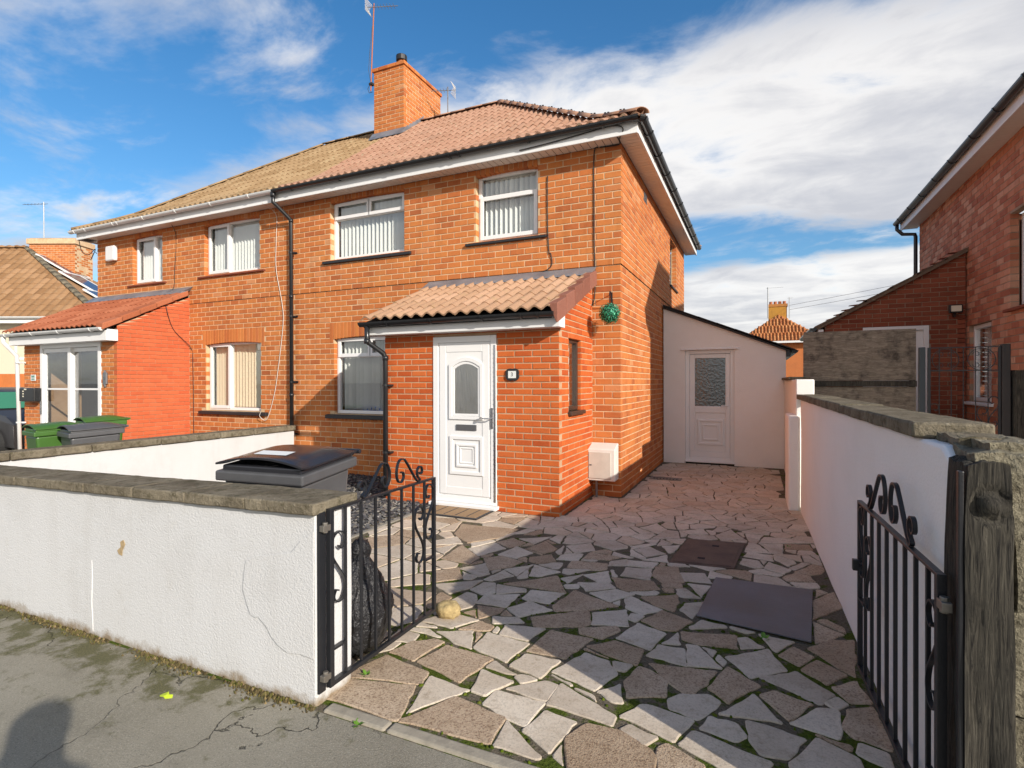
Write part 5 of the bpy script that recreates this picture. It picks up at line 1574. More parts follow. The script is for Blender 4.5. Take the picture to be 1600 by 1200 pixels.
for (a, b, dd) in ((-11.11, -10.19, -0.012), (-10.23, -9.29, -0.045)):
    q = MB(); frame_bars(q, FQD, a, b, 0.12, 2.22, 0.075, dd-0.03, dd); q.fbox(FQD, a+0.075, b-0.075, dd-0.028, dd-0.004, 1.42, 1.455); q.build('door_sash', 'upvc', p2, bevel=0.004)
    q = MB(); q.fbox(FQD, a+0.07, b-0.07, dd-0.022, dd-0.016, 0.19, 2.15); q.build('pane', 'glass', p2)
q = MB(); q.fbox(FQD, -11.15, -11.12, 0.0, 0.04, 0.95, 1.2); q.build('door_handle', 'chrome', p2)
q = MB(); q.box(-11.3, -9.1, -0.6, -0.58, 0, 2.3); q.build('room_backing', 'room', p2)
qprof = Prof([(0, 2.53), (1.60, 3.37)])
q = MB(); q.hexa([(-11.95, -1.58, 2.46), (-8.74, -1.58, 2.46), (-8.74, 0.0, 3.30), (-11.95, 0.0, 3.30), (-11.95, -1.58, 2.52), (-8.74, -1.58, 2.52), (-8.74, 0.0, 3.36), (-11.95, 0, 3.36)])
qroof = q.build('porch_roof', 'dark', house2)
tile_slope(qroof, (0, -1.61, 0), 0, qprof, -12.0, -8.86, 0.314, 0.345, 2, 0.034, 0.018, 'tile_red', [((-8.84, 0, 0), (1, 0, 0))], stop=5, over=0.02)
for k in range(5):
    s0 = k*0.345; s1 = min(s0+0.38, qprof.L)
    r0, z0 = qprof.at(s0); r1, z1 = qprof.at(s1); y0, y1 = -1.62+r0, -1.62+r1
    q = MB(); q.hexa([(-8.86, y0, z0-0.02), (-8.66, y0, z0-0.05), (-8.66, y1, z1-0.06), (-8.86, y1, z1-0.03), (-8.86, y0, z0+0.08), (-8.66, y0, z0+0.06), (-8.66, y1, z1+0.04), (-8.86, y1, z1+0.055)])
    q.build('verge_tile', 'tile_red', qroof, bevel=0.012)
q = MB(); q.hexa([(-11.95, -0.20, 3.33), (-8.70, -0.20, 3.33), (-8.66, -0.02, 3.41), (-11.95, -0.02, 3.41), (-11.95, -0.19, 3.345), (-8.70, -0.19, 3.345), (-8.59, -0.016, 3.475), (-11.95, -0.016, 3.475)])
q.build('lead_flashing', 'lead', qroof)
q = MB(); q.box(-11.92, -8.68, -1.555, -1.535, 2.30, 2.475); q.box(-8.70, -8.68, -1.535, -1.36, 2.30, 2.50); q.box(-11.92, -8.70, -1.535, -1.36, 2.30, 2.315); q.build('fascia', 'fascia', qroof, bevel=0.004)
q = MB(); gutter(q, (-12.05, -1.615, 2.52), (-8.70, -1.615, 2.52)); q.build('gutter', 'white_gutter', qroof)
for x in (-11.85, -10.9, -10.0, -9.0): bracket(qroof, (x, -1.615, 2.52), (1, 0, 0), mat='white_gutter')
q = MB(); q.tube([(-11.97, -1.615, 2.48), (-11.97, -1.615, 2.36), (-11.90, -1.50, 2.18), (-11.88, -1.44, 2.1), (-11.80, -1.43, 0.05)], 0.036, 12); q.build('downpipe', 'white_gutter', qroof, smooth=True)
for z in (0.75, 1.95):
    q = MB(); q.cyl((-11.84, -1.435, z), 0.043, 0.03, 12); q.box(-11.83, -11.72, -1.43, -1.365, z, z+0.03); q.build('pipe_clip', 'white_gutter', qroof)
def hidden2(c): return c.z < 0.75
finish_bricks(300, [hidden2])

# ------------------------------------------------------------------ small fixtures on the two houses
def fixture(name, label, cat, at): return root(name, at, label, cat)
t = fixture('house_number_plaque', 'white number plaque in scalloped black frame beside the white front door', 'sign', (-0.975, PY, 1.64))
q = MB()
lp, ip = [], []
for i in range(40):
    a = 2*math.pi*i/40; rr = 1+0.10*abs(math.sin(4*a)); sx, sz = 0.082, 0.068
    k = 1/max(abs(math.cos(a)), abs(math.sin(a)))**0.6
    lp.append((-0.975+sx*rr*k*math.cos(a), 1.64+sz*rr*k*math.sin(a)))
q.prism([FD.P(u, 0.004, z) for u, z in lp], FD.N*0.016); q.build('frame', 'black_paint', t, bevel=0.003)
q = MB(); q.fbox(FD, -1.025, -0.925, 0.020, 0.024, 1.598, 1.682); q.build('plate', 'print_white', t)
text('3', 0.065, FD.P(-0.975, 0.0255, 1.64), (R(90), 0, 0), 'grey_plastic', t)
t = fixture('number_plaque', 'slim grey ornamental number plaque on the pier beside the patio door', 'sign', (-9.04, QY, 1.63))
q = MB(); pts = [(-9.09, 1.53), (-9.09, 1.74), (-9.055, 1.745), (-9.055, 1.78), (-9.025, 1.78), (-9.025, 1.745), (-8.985, 1.74), (-8.985, 1.53), (-9.02, 1.525), (-9.02, 1.485), (-9.06, 1.485), (-9.06, 1.525)]
q.prism([FQD.P(u, 0.004, z) for u, z in pts[::-1]], FQD.N*0.03); q.build('plate', 'steel', t, bevel=0.004)
text('5', 0.08, FQD.P(-9.04, 0.036, 1.63), (R(90), 0, 0), 'print_dark', t)
t = fixture('letterbox', 'black post box with pale dots on the pier by the white downpipe', 'letterbox', (-11.40, QY, 1.19))
q = MB(); q.box(-11.68, -11.14, -1.50, -1.366, 1.19, 1.46); q.build('body', 'black_plastic', t, bevel=0.02)
q = MB()
for i, z in enumerate((1.38, 1.33, 1.28)): q.box(-11.54, -11.50, -1.504, -1.5005, z, z+0.025)
q.box(-11.48, -11.40, -1.504, -1.5005, 1.42, 1.445); q.build('dot', 'lamp_glass', t)
q = MB(); q.fbox(FQD, -11.53, -11.36, 0.004, 0.012, 1.60, 1.72)
t = q.build('notice', 'print_white'); tag(t, 'tiny green and white notice on brick above the black post box', 'notice')
q = MB(); q.fbox(FQD, -11.50, -11.39, 0.013, 0.016, 1.665, 1.705); q.fbox(FQD, -11.50, -11.39, 0.013, 0.016, 1.62, 1.645); q.build('print', plain('green print', (0.15, 0.30, 0.25), 0.6), t)
q = MB(); q.box(-11.36, -11.04, -0.11, -0.02, 4.22, 4.55)
t = q.build('alarm_box', 'white_paint', bevel=0.03); tag(t, 'white square alarm box high on the far corner of the attached house', 'alarm box')
t = fixture('meter_box', 'off-white gas meter box fixed low on the wall at the house corner', 'meter box', (-0.21, -0.1, 0.24))
q = MB(); q.hexa([(-0.40, -0.22, 0.24), (-0.03, -0.22, 0.24), (-0.03, -0.015, 0.24), (-0.40, -0.015, 0.24), (-0.40, -0.22, 0.66), (-0.03, -0.22, 0.66), (-0.03, -0.015, 0.73), (-0.40, -0.015, 0.73)]); q.build('body', 'meter', t, bevel=0.012)
q = MB(); q.box(-0.385, -0.085, -0.232, -0.2205, 0.27, 0.62); q.build('door', 'meter_door', t, bevel=0.006)
q = MB(); q.box(-0.37, -0.34, -0.236, -0.2325, 0.44, 0.455); q.build('latch', 'grey_plastic', t)
q = MB(); q.tube([(-0.30, -0.14, 0.24), (-0.30, -0.14, 0.0)], 0.016, 10); q.build('pipe', 'steel', t)
q = MB(); q.box(0.002, 0.016, 1.55, 1.82, 4.46, 4.62)
for i in range(5):
    for j in range(3): q.box(0.016, 0.02, 1.57+i*0.05, 1.60+i*0.05, 4.475+j*0.048, 4.505+j*0.048)
t = q.build('air_brick', 'grey_plastic'); tag(t, 'dark grille vent under the side eaves of the near house', 'vent')
# hanging ball of artificial box leaves
t = fixture('topiary_ball', 'shiny green artificial topiary ball hanging from a black bracket by the corner', 'topiary ball', (-0.09, -0.28, 2.3))
bc = Vector((-0.085, -0.28, 2.44)); br_ = 0.135
q = MB()
for i in range(1500):
    z = rs.uniform(-1, 1); a = rs.uniform(0, 6.283); s_ = math.sqrt(1-z*z)
    n = Vector((s_*math.cos(a), s_*math.sin(a), z)); p = bc+n*(br_*rs.uniform(0.82, 1.06))
    u = n.orthogonal().normalized(); u = Matrix.Rotation(rs.uniform(0, 6.28), 3, n) @ u; v_ = n.cross(u)
    t_ = (n*rs.uniform(-0.6, 0.8)+u).normalized()
    l, wd = rs.uniform(0.012, 0.022), rs.uniform(0.006, 0.010)
    q.add([p, p+t_*l*0.5+v_*wd, p+t_*l, p+t_*l*0.5-v_*wd], [(0, 1, 2, 3)])
q.build('foliage', 'foil', t)
bm = bmesh.new(); bmesh.ops.create_icosphere(bm, subdivisions=2, radius=br_*0.84, matrix=Matrix.Translation(bc)); me = bpy.data.meshes.new('core'); bm.to_mesh(me); bm.free(); me.materials.append(plain('dark green core', (0.01, 0.05, 0.025), 0.8))
o = bpy.data.objects.new('core', me); _place(o, t)
q = MB(); q.flat([(-0.12, -0.012, 2.76), (-0.12, -0.012, 2.55)], 0.02, 0.006, (1, 0, 0)); q.tube([(-0.12, -0.015, 2.74), (-0.11, -0.12, 2.755), (-0.09, -0.24, 2.73), (-0.085, -0.28, 2.68)], 0.007, 6); q.tube([(-0.12, -0.015, 2.60), (-0.11, -0.10, 2.64), (-0.09, -0.2, 2.73)], 0.006, 6)
q.build('bracket', 'iron', t)
q = MB(); q.tube([(-0.085, -0.28, 2.68), (-0.085, -0.28, 2.54)], 0.004, 5); q.build('chain', 'iron', t)
# aerials on the chimney
def aerial(label, base, h, az, els=7, ln=0.55, tilt=0.0, plate=True, mat='steel', r=0.014):
    t = fixture('television_aerial', label, 'aerial', base); b = Vector(base)
    top = b+Vector((tilt, 0, h))
    q = MB(); q.tube([b, top], r, 8); q.build('mast', mat, t)
    d = Vector((math.cos(az), math.sin(az), 0)); s_ = Vector((-d.y, d.x, 0))
    q = MB(); c = top-Vector((0, 0, 0.08)); q.tube([c-d*0.18, c+d*ln], 0.009, 6)
    for i in range(els):
        p = c+d*(0.02+i*(ln-0.04)/els); q.tube([p-s_*0.09, p+s_*0.09], 0.005, 5)
    q.build('boom', 'steel', t)
    if plate:
        q = MB()
        for sg in (-1, 1):
            for i in range(5):
                z = sg*(0.02+i*0.028); q.tube([c-d*(0.16+abs(z)*0.0)+Vector((0, 0, z))-s_*0.13, c-d*(0.16-abs(z)*0.5)+Vector((0, 0, z))+s_*0.13], 0.006, 5)
        q.build('reflector', 'white_paint', t)
    return t
t = aerial('tall dark masted aerial strapped to the chimney corner', (-6.30, 2.63, 8.15), 1.95, R(20), tilt=0.10, mat='clay')
q = MB(); q.box(-6.33, -6.24, 2.6, 2.68, 8.28, 8.33); q.tube([(-6.29, 2.62, 8.33), (-6.33, 2.60, 8.6), (-6.31, 2.61, 9.0), (-6.24, 2.62, 9.6)], 0.006, 5); q.tube([(-6.29, 2.62, 8.33), (-6.36, 2.60, 8.2), (-6.32, 2.60, 8.1), (-6.25, 2.63, 8.12)], 0.007, 5); q.build('strap_and_cable', 'cable', t)
aerial('short pale aerial on a stub mast behind the chimney', (-4.86, 3.6, 7.55), 0.85, R(200), els=5, ln=0.4)
# cables on the walls
def cable(label, pts, r=0.006, mat='cable'):
    P_ = [Vector(p) for p in pts]; out = []
    for i in range(len(P_)-1):
        p0, p1, p2_, p3 = P_[max(i-1, 0)], P_[i], P_[i+1], P_[min(i+2, len(P_)-1)]
        for k in range(6):
            t = k/6; out.append(0.5*((2*p1)+(-p0+p2_)*t+(2*p0-5*p1+4*p2_-p3)*t*t+(-p0+3*p1-3*p2_+p3)*t**3))
    out.append(P_[-1])
    q = MB(); q.tube(out, r, 6)
    o = q.build('cable', mat, smooth=True); tag(o, label, 'cable'); return o
cable('thin pale cable drooping beside the black downpipe', [(-6.32, -0.30, 4.74), (-6.28, -0.05, 4.6), (-6.30, -0.025, 4.2), (-6.30, -0.03, 3.62), (-6.17, -0.02, 3.0), (-6.15, -0.015, 2.6), (-6.28, -0.02, 1.75), (-6.38, -0.02, 1.3), (-6.55, -0.03, 0.88), (-6.66, -0.09, 0.93), (-6.62, -0.1, 1.02)], 0.0055, 'cable_white')
cable('black cable running straight down to the porch flashing near the corner', [(-0.30, -0.05, 4.73), (-0.36, -0.022, 4.66), (-0.36, -0.022, 3.95), (-0.36, -0.022, 3.5), (-0.35, -0.022, 3.1), (-0.36, -0.018, 2.7), (-0.42, -0.018, 2.55)], 0.008)
cable('kinked black cable beside the small upper window', [(-1.04, -0.022, 4.47), (-1.04, -0.022, 3.9), (-1.02, -0.022, 3.42), (-0.99, -0.022, 3.36), (-0.98, -0.022, 3.2), (-1.12, -0.022, 3.12), (-1.45, -0.03, 3.08)], 0.007)
cable('slack cable looped along the white fascia to the corner', [(-1.35, -0.30, 4.78), (-0.9, -0.302, 4.80), (-0.5, -0.302, 4.83), (-0.05, -0.305, 4.86), (0.10, -0.31, 4.80), (0.03, -0.2, 4.72), (-0.02, -0.04, 4.72), (-0.28, -0.03, 4.735)], 0.008)
cable('thin dark cable hanging over the red porch roof', [(-9.09, -0.29, 4.86), (-9.10, -0.03, 4.6), (-9.14, -0.03, 3.8), (-9.17, -0.04, 3.47), (-9.10, -0.3, 3.25), (-8.70, -0.5, 3.05), (-8.70, -0.35, 2.6), (-8.66, -0.02, 2.25), (-8.60, -0.02, 1.9), (-8.58, -0.02, 0.4)], 0.006)
cable('tangle of loose wire at the far eaves corner', [(-12.02, -0.28, 4.78), (-12.05, -0.2, 4.5), (-11.95, -0.12, 4.42), (-11.82, -0.05, 4.55), (-11.9, -0.1, 4.3), (-11.84, -0.06, 4.48), (-11.80, -0.03, 4.45)], 0.008)

# ------------------------------------------------------------------ garden walls
def rough(o, amp, scale, seed=0.0):
    for v in o.data.vertices:
        p = v.co
        n = noise.noise_vector(Vector((p.x*scale+seed, p.y*scale, p.z*scale)))
        v.co = p+n*amp
def dense_box(x0, x1, y0, y1, z0, z1, step, skew=None):
    bm = bmesh.new(); bmesh.ops.create_cube(bm, size=1)
    for ax, (a, b) in enumerate(((x0, x1), (y0, y1), (z0, z1))):
        n = max(1, int(round((b-a)/step)))
        for i in range(1, n):
            co = Vector((0, 0, 0)); co[ax] = -0.5+i/n; no = Vector((0, 0, 0)); no[ax] = 1
            bmesh.ops.bisect_plane(bm, geom=bm.verts[:]+bm.edges[:]+bm.faces[:], plane_co=co, plane_no=no)
    for v in bm.verts:
        v.co = Vector((x0+(v.co.x+0.5)*(x1-x0), y0+(v.co.y+0.5)*(y1-y0), z0+(v.co.z+0.5)*(z1-z0)))
        if skew: v.co = Vector(skew(v.co))
    me = bpy.data.meshes.new('block'); bm.to_mesh(me); bm.free()
    return me
def block(name, parent, box, mat, amp, scale, step, bevel=0.0, skew=None, smooth=True):
    me = dense_box(*box, step, skew); me.materials.append(M[mat])
    o = bpy.data.objects.new(name, me); _place(o, parent); rough(o, amp, scale, random.uniform(0, 9))
    if smooth: me.polygons.foreach_set('use_smooth', [True]*len(me.polygons)); me.set_sharp_from_angle(angle=R(45))
    if bevel:
        b = o.modifiers.new('bevel', 'BEVEL'); b.width = bevel; b.segments = 2; b.limit_method = 'ANGLE'; b.angle_limit = R(50)
    return o
fwt = root('garden_wall', (-3, -5.12, 0), 'low white rendered wall with concrete coping along the pavement', 'wall')
sk = lambda v: (v.x, v.y, v.z if v.z < 0.5 else v.z+0.022*(v.x+0.25))
block('wall', fwt, (-7.5, -0.25, -5.25, -5.0, -0.05, 0.922), 'white_render', 0.006, 1.6, 0.24, 0.012, sk)
ends = [-0.236, -0.70, -1.16, -1.62, -2.1, -2.9, -3.7, -4.5, -5.4, -6.4, -7.5]
for b, a in zip(ends, ends[1:]):
    block('coping_stone', fwt, (a+0.0015, b-0.0015, -5.280, -4.968, 0.918, 0.978), 'coping', 0.0045, 11, 0.04, 0.008, sk)
q = MB()
pp = [(-0.719, 0.642), (-0.65, 0.674), (-0.56, 0.69), (-0.473, 0.707), (-0.41, 0.72), (-0.346, 0.785), (-0.262, 0.841), (-0.262, 0.228), (-0.35, 0.235), (-0.433, 0.225), (-0.50, 0.25), (-0.541, 0.282), (-0.58, 0.33), (-0.629, 0.362), (-0.66, 0.36), (-0.689, 0.368), (-0.72, 0.43), (-0.744, 0.49), (-0.735, 0.57)]
q.prism([(u, -5.2515+random.uniform(-0.001, 0.001)*0, z) for u, z in pp[::-1]], (0, -0.0035, 0)); q.build('render_patch', 'white_render', fwt, bevel=0.003)
q = MB(); q.tube([(-2.07, -5.2475, 0.46), (-2.066, -5.248, 0.38), (-2.074, -5.248, 0.2), (-2.06, -5.248, 0.02)], 0.0042, 6); q.build('render_seam', 'white_render', fwt)
q = MB(); q.prism([(u, -5.2535, z) for u, z in ((-1.80, 0.555), (-1.785, 0.535), (-1.755, 0.53), (-1.75, 0.56), (-1.725, 0.60), (-1.74, 0.625), (-1.77, 0.61), (-1.765, 0.58))], (0, -0.003, 0)); q.build('chipped_spot', plain('chipped render', (0.45, 0.33, 0.18), 0.95, bump=0.8, var=0.5, vscale=60), fwt)
pwt = root('garden_wall', (-5.88, -2.6, 0), 'white wall with grey coping running from house to pavement between gardens', 'wall')
block('wall', pwt, (-5.99, -5.80, -4.98, -0.10, -0.05, 0.705), 'white_render', 0.005, 1.5, 0.25, 0.012)
ys = [-0.09, -0.95, -1.55, -2.45, -3.3, -4.1, -4.96]
for b, a in zip(ys, ys[1:]): block('coping_stone', pwt, (-6.03, -5.765, a+0.004, b-0.004, 0.703, 0.795), 'coping', 0.005, 8, 0.08, 0.014)
rwt = root('garden_wall', (2.3, -2.5, 0), 'tall white rendered boundary wall with stone coping along the driveway', 'wall')
fx = lambda y: 2.137-0.0186*y
skr = lambda v: (v.x+fx(v.y)-2.137, v.y, v.z)
def skr2(v):
    z = v.z
    if z > 1.1 and v.y < -4.98: z -= 0.05+0.10*max(0, -4.98-v.y)*3
    return (v.x+fx(v.y)-2.137, v.y, z)
block('wall', rwt, (2.137, 2.31, -5.13, 0.05, -0.05, 1.335), 'white_render_shade', 0.006, 1.4, 0.18, 0.012, skr2)
ys = [0.28, -0.55, -1.3, -2.2, -3.0, -3.85, -4.72]
for b, a in zip(ys, ys[1:]): block('coping_stone', rwt, (2.110, 2.36, a+0.004, b-0.004, 1.335, 1.397+rs.uniform(-0.005, 0.005)), 'coping', 0.004, 8, 0.06, 0.010, skr)
block('coping_stone', rwt, (2.18, 2.34, -4.98, -4.73, 1.335, 1.365), 'coping', 0.012, 12, 0.04, 0.0, skr)
block('broken_stone', rwt, (2.16, 2.37, -5.155, -4.97, 1.14, 1.335), 'old_stone', 0.022, 14, 0.035, 0.0, skr)
block('broken_stone', rwt, (2.20, 2.33, -5.12, -4.90, 1.30, 1.365), 'old_stone', 0.018, 14, 0.035, 0.0, skr)
block('rear_wall', rwt, (2.10, 2.30, 0.30, 3.49, -0.05, 1.575), 'white_render_shade', 0.005, 1.5, 0.3, 0.012)
q = MB(); q.box(2.06, 2.33, 1.2, 3.49, 1.577, 1.615); q.build('coping_slab', 'coping', rwt, bevel=0.008)
block('pier', rwt, (2.008, 2.132, 0.08, 0.95, -0.05, 1.13), 'white_render_shade', 0.004, 2, 0.15, 0.02)

# ------------------------------------------------------------------ iron gates
def spline(pts, n=7):
    P_ = [Vector((a, b)) for a, b in pts]; out = []
    for i in range(len(P_)-1):
        p0, p1, p2_, p3 = P_[max(i-1, 0)], P_[i], P_[i+1], P_[min(i+2, len(P_)-1)]
        for k in range(n):
            t = k/n; out.append(0.5*((2*p1)+(-p0+p2_)*t+(2*p0-5*p1+4*p2_-p3)*t*t+(-p0+3*p1-3*p2_+p3)*t**3))
    return out+[P_[-1]]
CREST = [(.238, .050), (.250, .040), (.264, .052), (.258, .076), (.236, .082), (.216, .062), (.222, .03), (.242, .012), (.225, .004), (.195, .028), (.125, .112), (.092, .142), (.055, .140), (.033, .105), (.030, .062), (.046, .030), (.072, .026), (.090, .048), (.084, .074), (.066, .076)]
SIDE = [(.062, .70), (.076, .685), (.098, .700), (.104, .735), (.078, .768), (.036, .760), (.012, .715), (.022, .655), (.060, .595), (.098, .535), (.108, .475), (.088, .432), (.050, .428), (.030, .455), (.042, .485), (.062, .480)]
def iron_gate(label, p0, p1, z0, z1, n, name='iron_gate', flip=1, crest=True, hinge=True, bw=0.014):
    p0, p1 = Vector((*p0, 0)), Vector((*p1, 0)); L_ = (p1-p0).length; d = (p1-p0).normalized(); nn = Vector((d.y, -d.x, 0))*flip
    t = root(name, (p0.x, p0.y, 0), label, 'gate')
    G = lambda s, z, o=0: p0+d*s+nn*o+Vector((0, 0, z))
    def bar(nm, s, a, b, w_, th):
        q = MB(); q.hexa([G(s-w_/2, a, -th/2), G(s+w_/2, a, -th/2), G(s+w_/2, a, th/2), G(s-w_/2, a, th/2), G(s-w_/2, b, -th/2), G(s+w_/2, b, -th/2), G(s+w_/2, b, th/2), G(s-w_/2, b, th/2)]); return q.build(nm, 'iron', t, bevel=0.002)
    bar('stile', 0.014, z0, z1, 0.028, 0.026); bar('stile', L_-0.012, z0, z1, 0.022, 0.022)
    for z in (z0+0.011, z1-0.006):
        q = MB(); h = 0.011 if z < 0.5 else 0.006
        q.hexa([G(0.028, z-h, -0.012), G(L_-0.023, z-h, -0.012), G(L_-0.023, z-h, 0.012), G(0.028, z-h, 0.012), G(0.028, z+h, -0.012), G(L_-0.023, z+h, -0.012), G(L_-0.023, z+h, 0.012), G(0.028, z+h, 0.012)]); q.build('rail', 'iron', t, bevel=0.002)
    st = L_/(n+1)
    for i in range(n): bar('bar', st*(i+1), z0+0.022, z1-0.012, bw, bw)
    def ribbon(pts, s0, sg, zo, k=1.0, o=0.0, w_=0.016, th=0.007):
        q = MB(); q.flat([G(s0+sg*a*k, zo+b*k, o) for a, b in spline(pts)], w_, th, nn); return q.build('scroll', 'iron', t)
    if crest:
        for sg in (1, -1): ribbon(CREST, L_*0.54, sg, z1, 1.12*L_/0.96)
    kk = st/0.118
    ribbon(SIDE, 0.004, kk, z0-0.03, 1.0, 0.002)
    ribbon(SIDE, L_-0.004, -kk, z0+0.06, 1.0, 0.002)
    ribbon(SIDE, L_-st*2+0.002, kk, z0-0.06, 1.0, -0.002)
    for (a, b, z) in ((0.028, st-bw/2, z0+0.175), (L_-st+bw/2, L_-0.022, z0+0.36)):
        q = MB(); q.hexa([G(a, z-0.006, -0.009), G(b, z-0.006, -0.009), G(b, z-0.006, 0.009), G(a, z-0.006, 0.009), G(a, z+0.006, -0.009), G(b, z+0.006, -0.009), G(b, z+0.006, 0.009), G(a, z+0.006, 0.009)]); q.build('cross_bar', 'iron', t)
    if hinge:
        for z in (z1-0.09, z0+0.06):
            q = MB(); q.cyl(G(-0.02, z-0.02, 0), 0.013, 0.05, 10); q.hexa([G(-0.045, z-0.012, -0.014), G(0.005, z-0.012, -0.014), G(0.005, z-0.012, 0.014), G(-0.045, z-0.012, 0.014), G(-0.045, z+0.018, -0.014), G(0.005, z+0.018, -0.014), G(0.005, z+0.018, 0.014), G(-0.045, z+0.018, 0.014)]); q.build('hinge', 'rust', t, bevel=0.003)
    return t, G, L_
g1, G1, L1 = iron_gate('black wrought iron gate standing open beside the white garden wall and refuse sack', (-0.222, -5.20), (-0.232, -4.24), 0.075, 0.94, 7)
q = MB(); q.box(-0.2495, -0.238, -5.245, -5.20, 0.06, 0.93); q.build('wall_strap', 'iron', g1, bevel=0.002)
g2, G2, L2 = iron_gate('black wrought iron gate folded back against the tall white boundary wall', (2.185, -5.13), (2.135, -3.99), 0.10, 0.95, 8, flip=-1)
q = MB(); q.box(2.10, 2.16, -4.03, -4.0, 0.60, 0.655); q.build('latch', 'iron', g2, bevel=0.004)

# old timber gate post with iron strip
pt = root('gate_post', (2.27, -5.15, 0), 'weathered dark timber gate post with a big knot beside the folded gate', 'post')
me = dense_box(2.218, 2.330, -5.215, -5.03, -0.05, 1.315, 0.012); me.materials.append(M['old_timber'])
o = bpy.data.objects.new('timber', me); _place(o, pt)
for v in me.vertices:
    p = v.co.copy(); c = Vector((2.274, -5.12, p.z)); n = (p-c); n.z = 0
    r_ = noise.noise(Vector((p.x*38, p.y*38, p.z*2.6)))*0.009+noise.noise(Vector((p.x*110, p.y*110, p.z*4)))*0.006
    kd = math.hypot(p.x-2.280, (p.z-1.19)); kn = 0.014*math.exp(-(kd/0.022)**2)-0.012*math.exp(-((kd-0.042)/0.012)**2) if p.y < -5.2 else 0
    if n.length > 1e-5: v.co = p+n.normalized()*(r_)+Vector((0, -kn, 0))
    if p.z > 1.25: v.co.z += noise.noise(Vector((p.x*30, p.y*30, 2)))*0.02-0.25*abs(p.x-2.274)*((p.z-1.25)/0.065)
    if p.z > 1.15: v.co.x += (p.x-2.274)*-0.12*((p.z-1.15)/0.16)
me.polygons.foreach_set('use_smooth', [True]*len(me.polygons)); me.set_sharp_from_angle(angle=R(50))
q = MB(); q.box(2.203, 2.2165, -5.212, -5.19, -0.02, 1.285); q.build('iron_strip', 'iron', pt, bevel=0.003)
sw = root('stone_wall', (2.8, -5.05, 0), 'rough rubble stone wall just beyond the timber gate post', 'wall')
for i in range(7):
    for j in range(4):
        x0 = 2.345+i*0.30-(0.13 if j % 2 and i else 0); z0 = -0.05+j*0.31
        block('stone', sw, (x0, x0+(0.16 if j % 2 and not i else 0.29), -5.18+rs.uniform(-0.01, 0.01), -4.92, z0, z0+0.305), 'old_stone', 0.022, 9, 0.045)

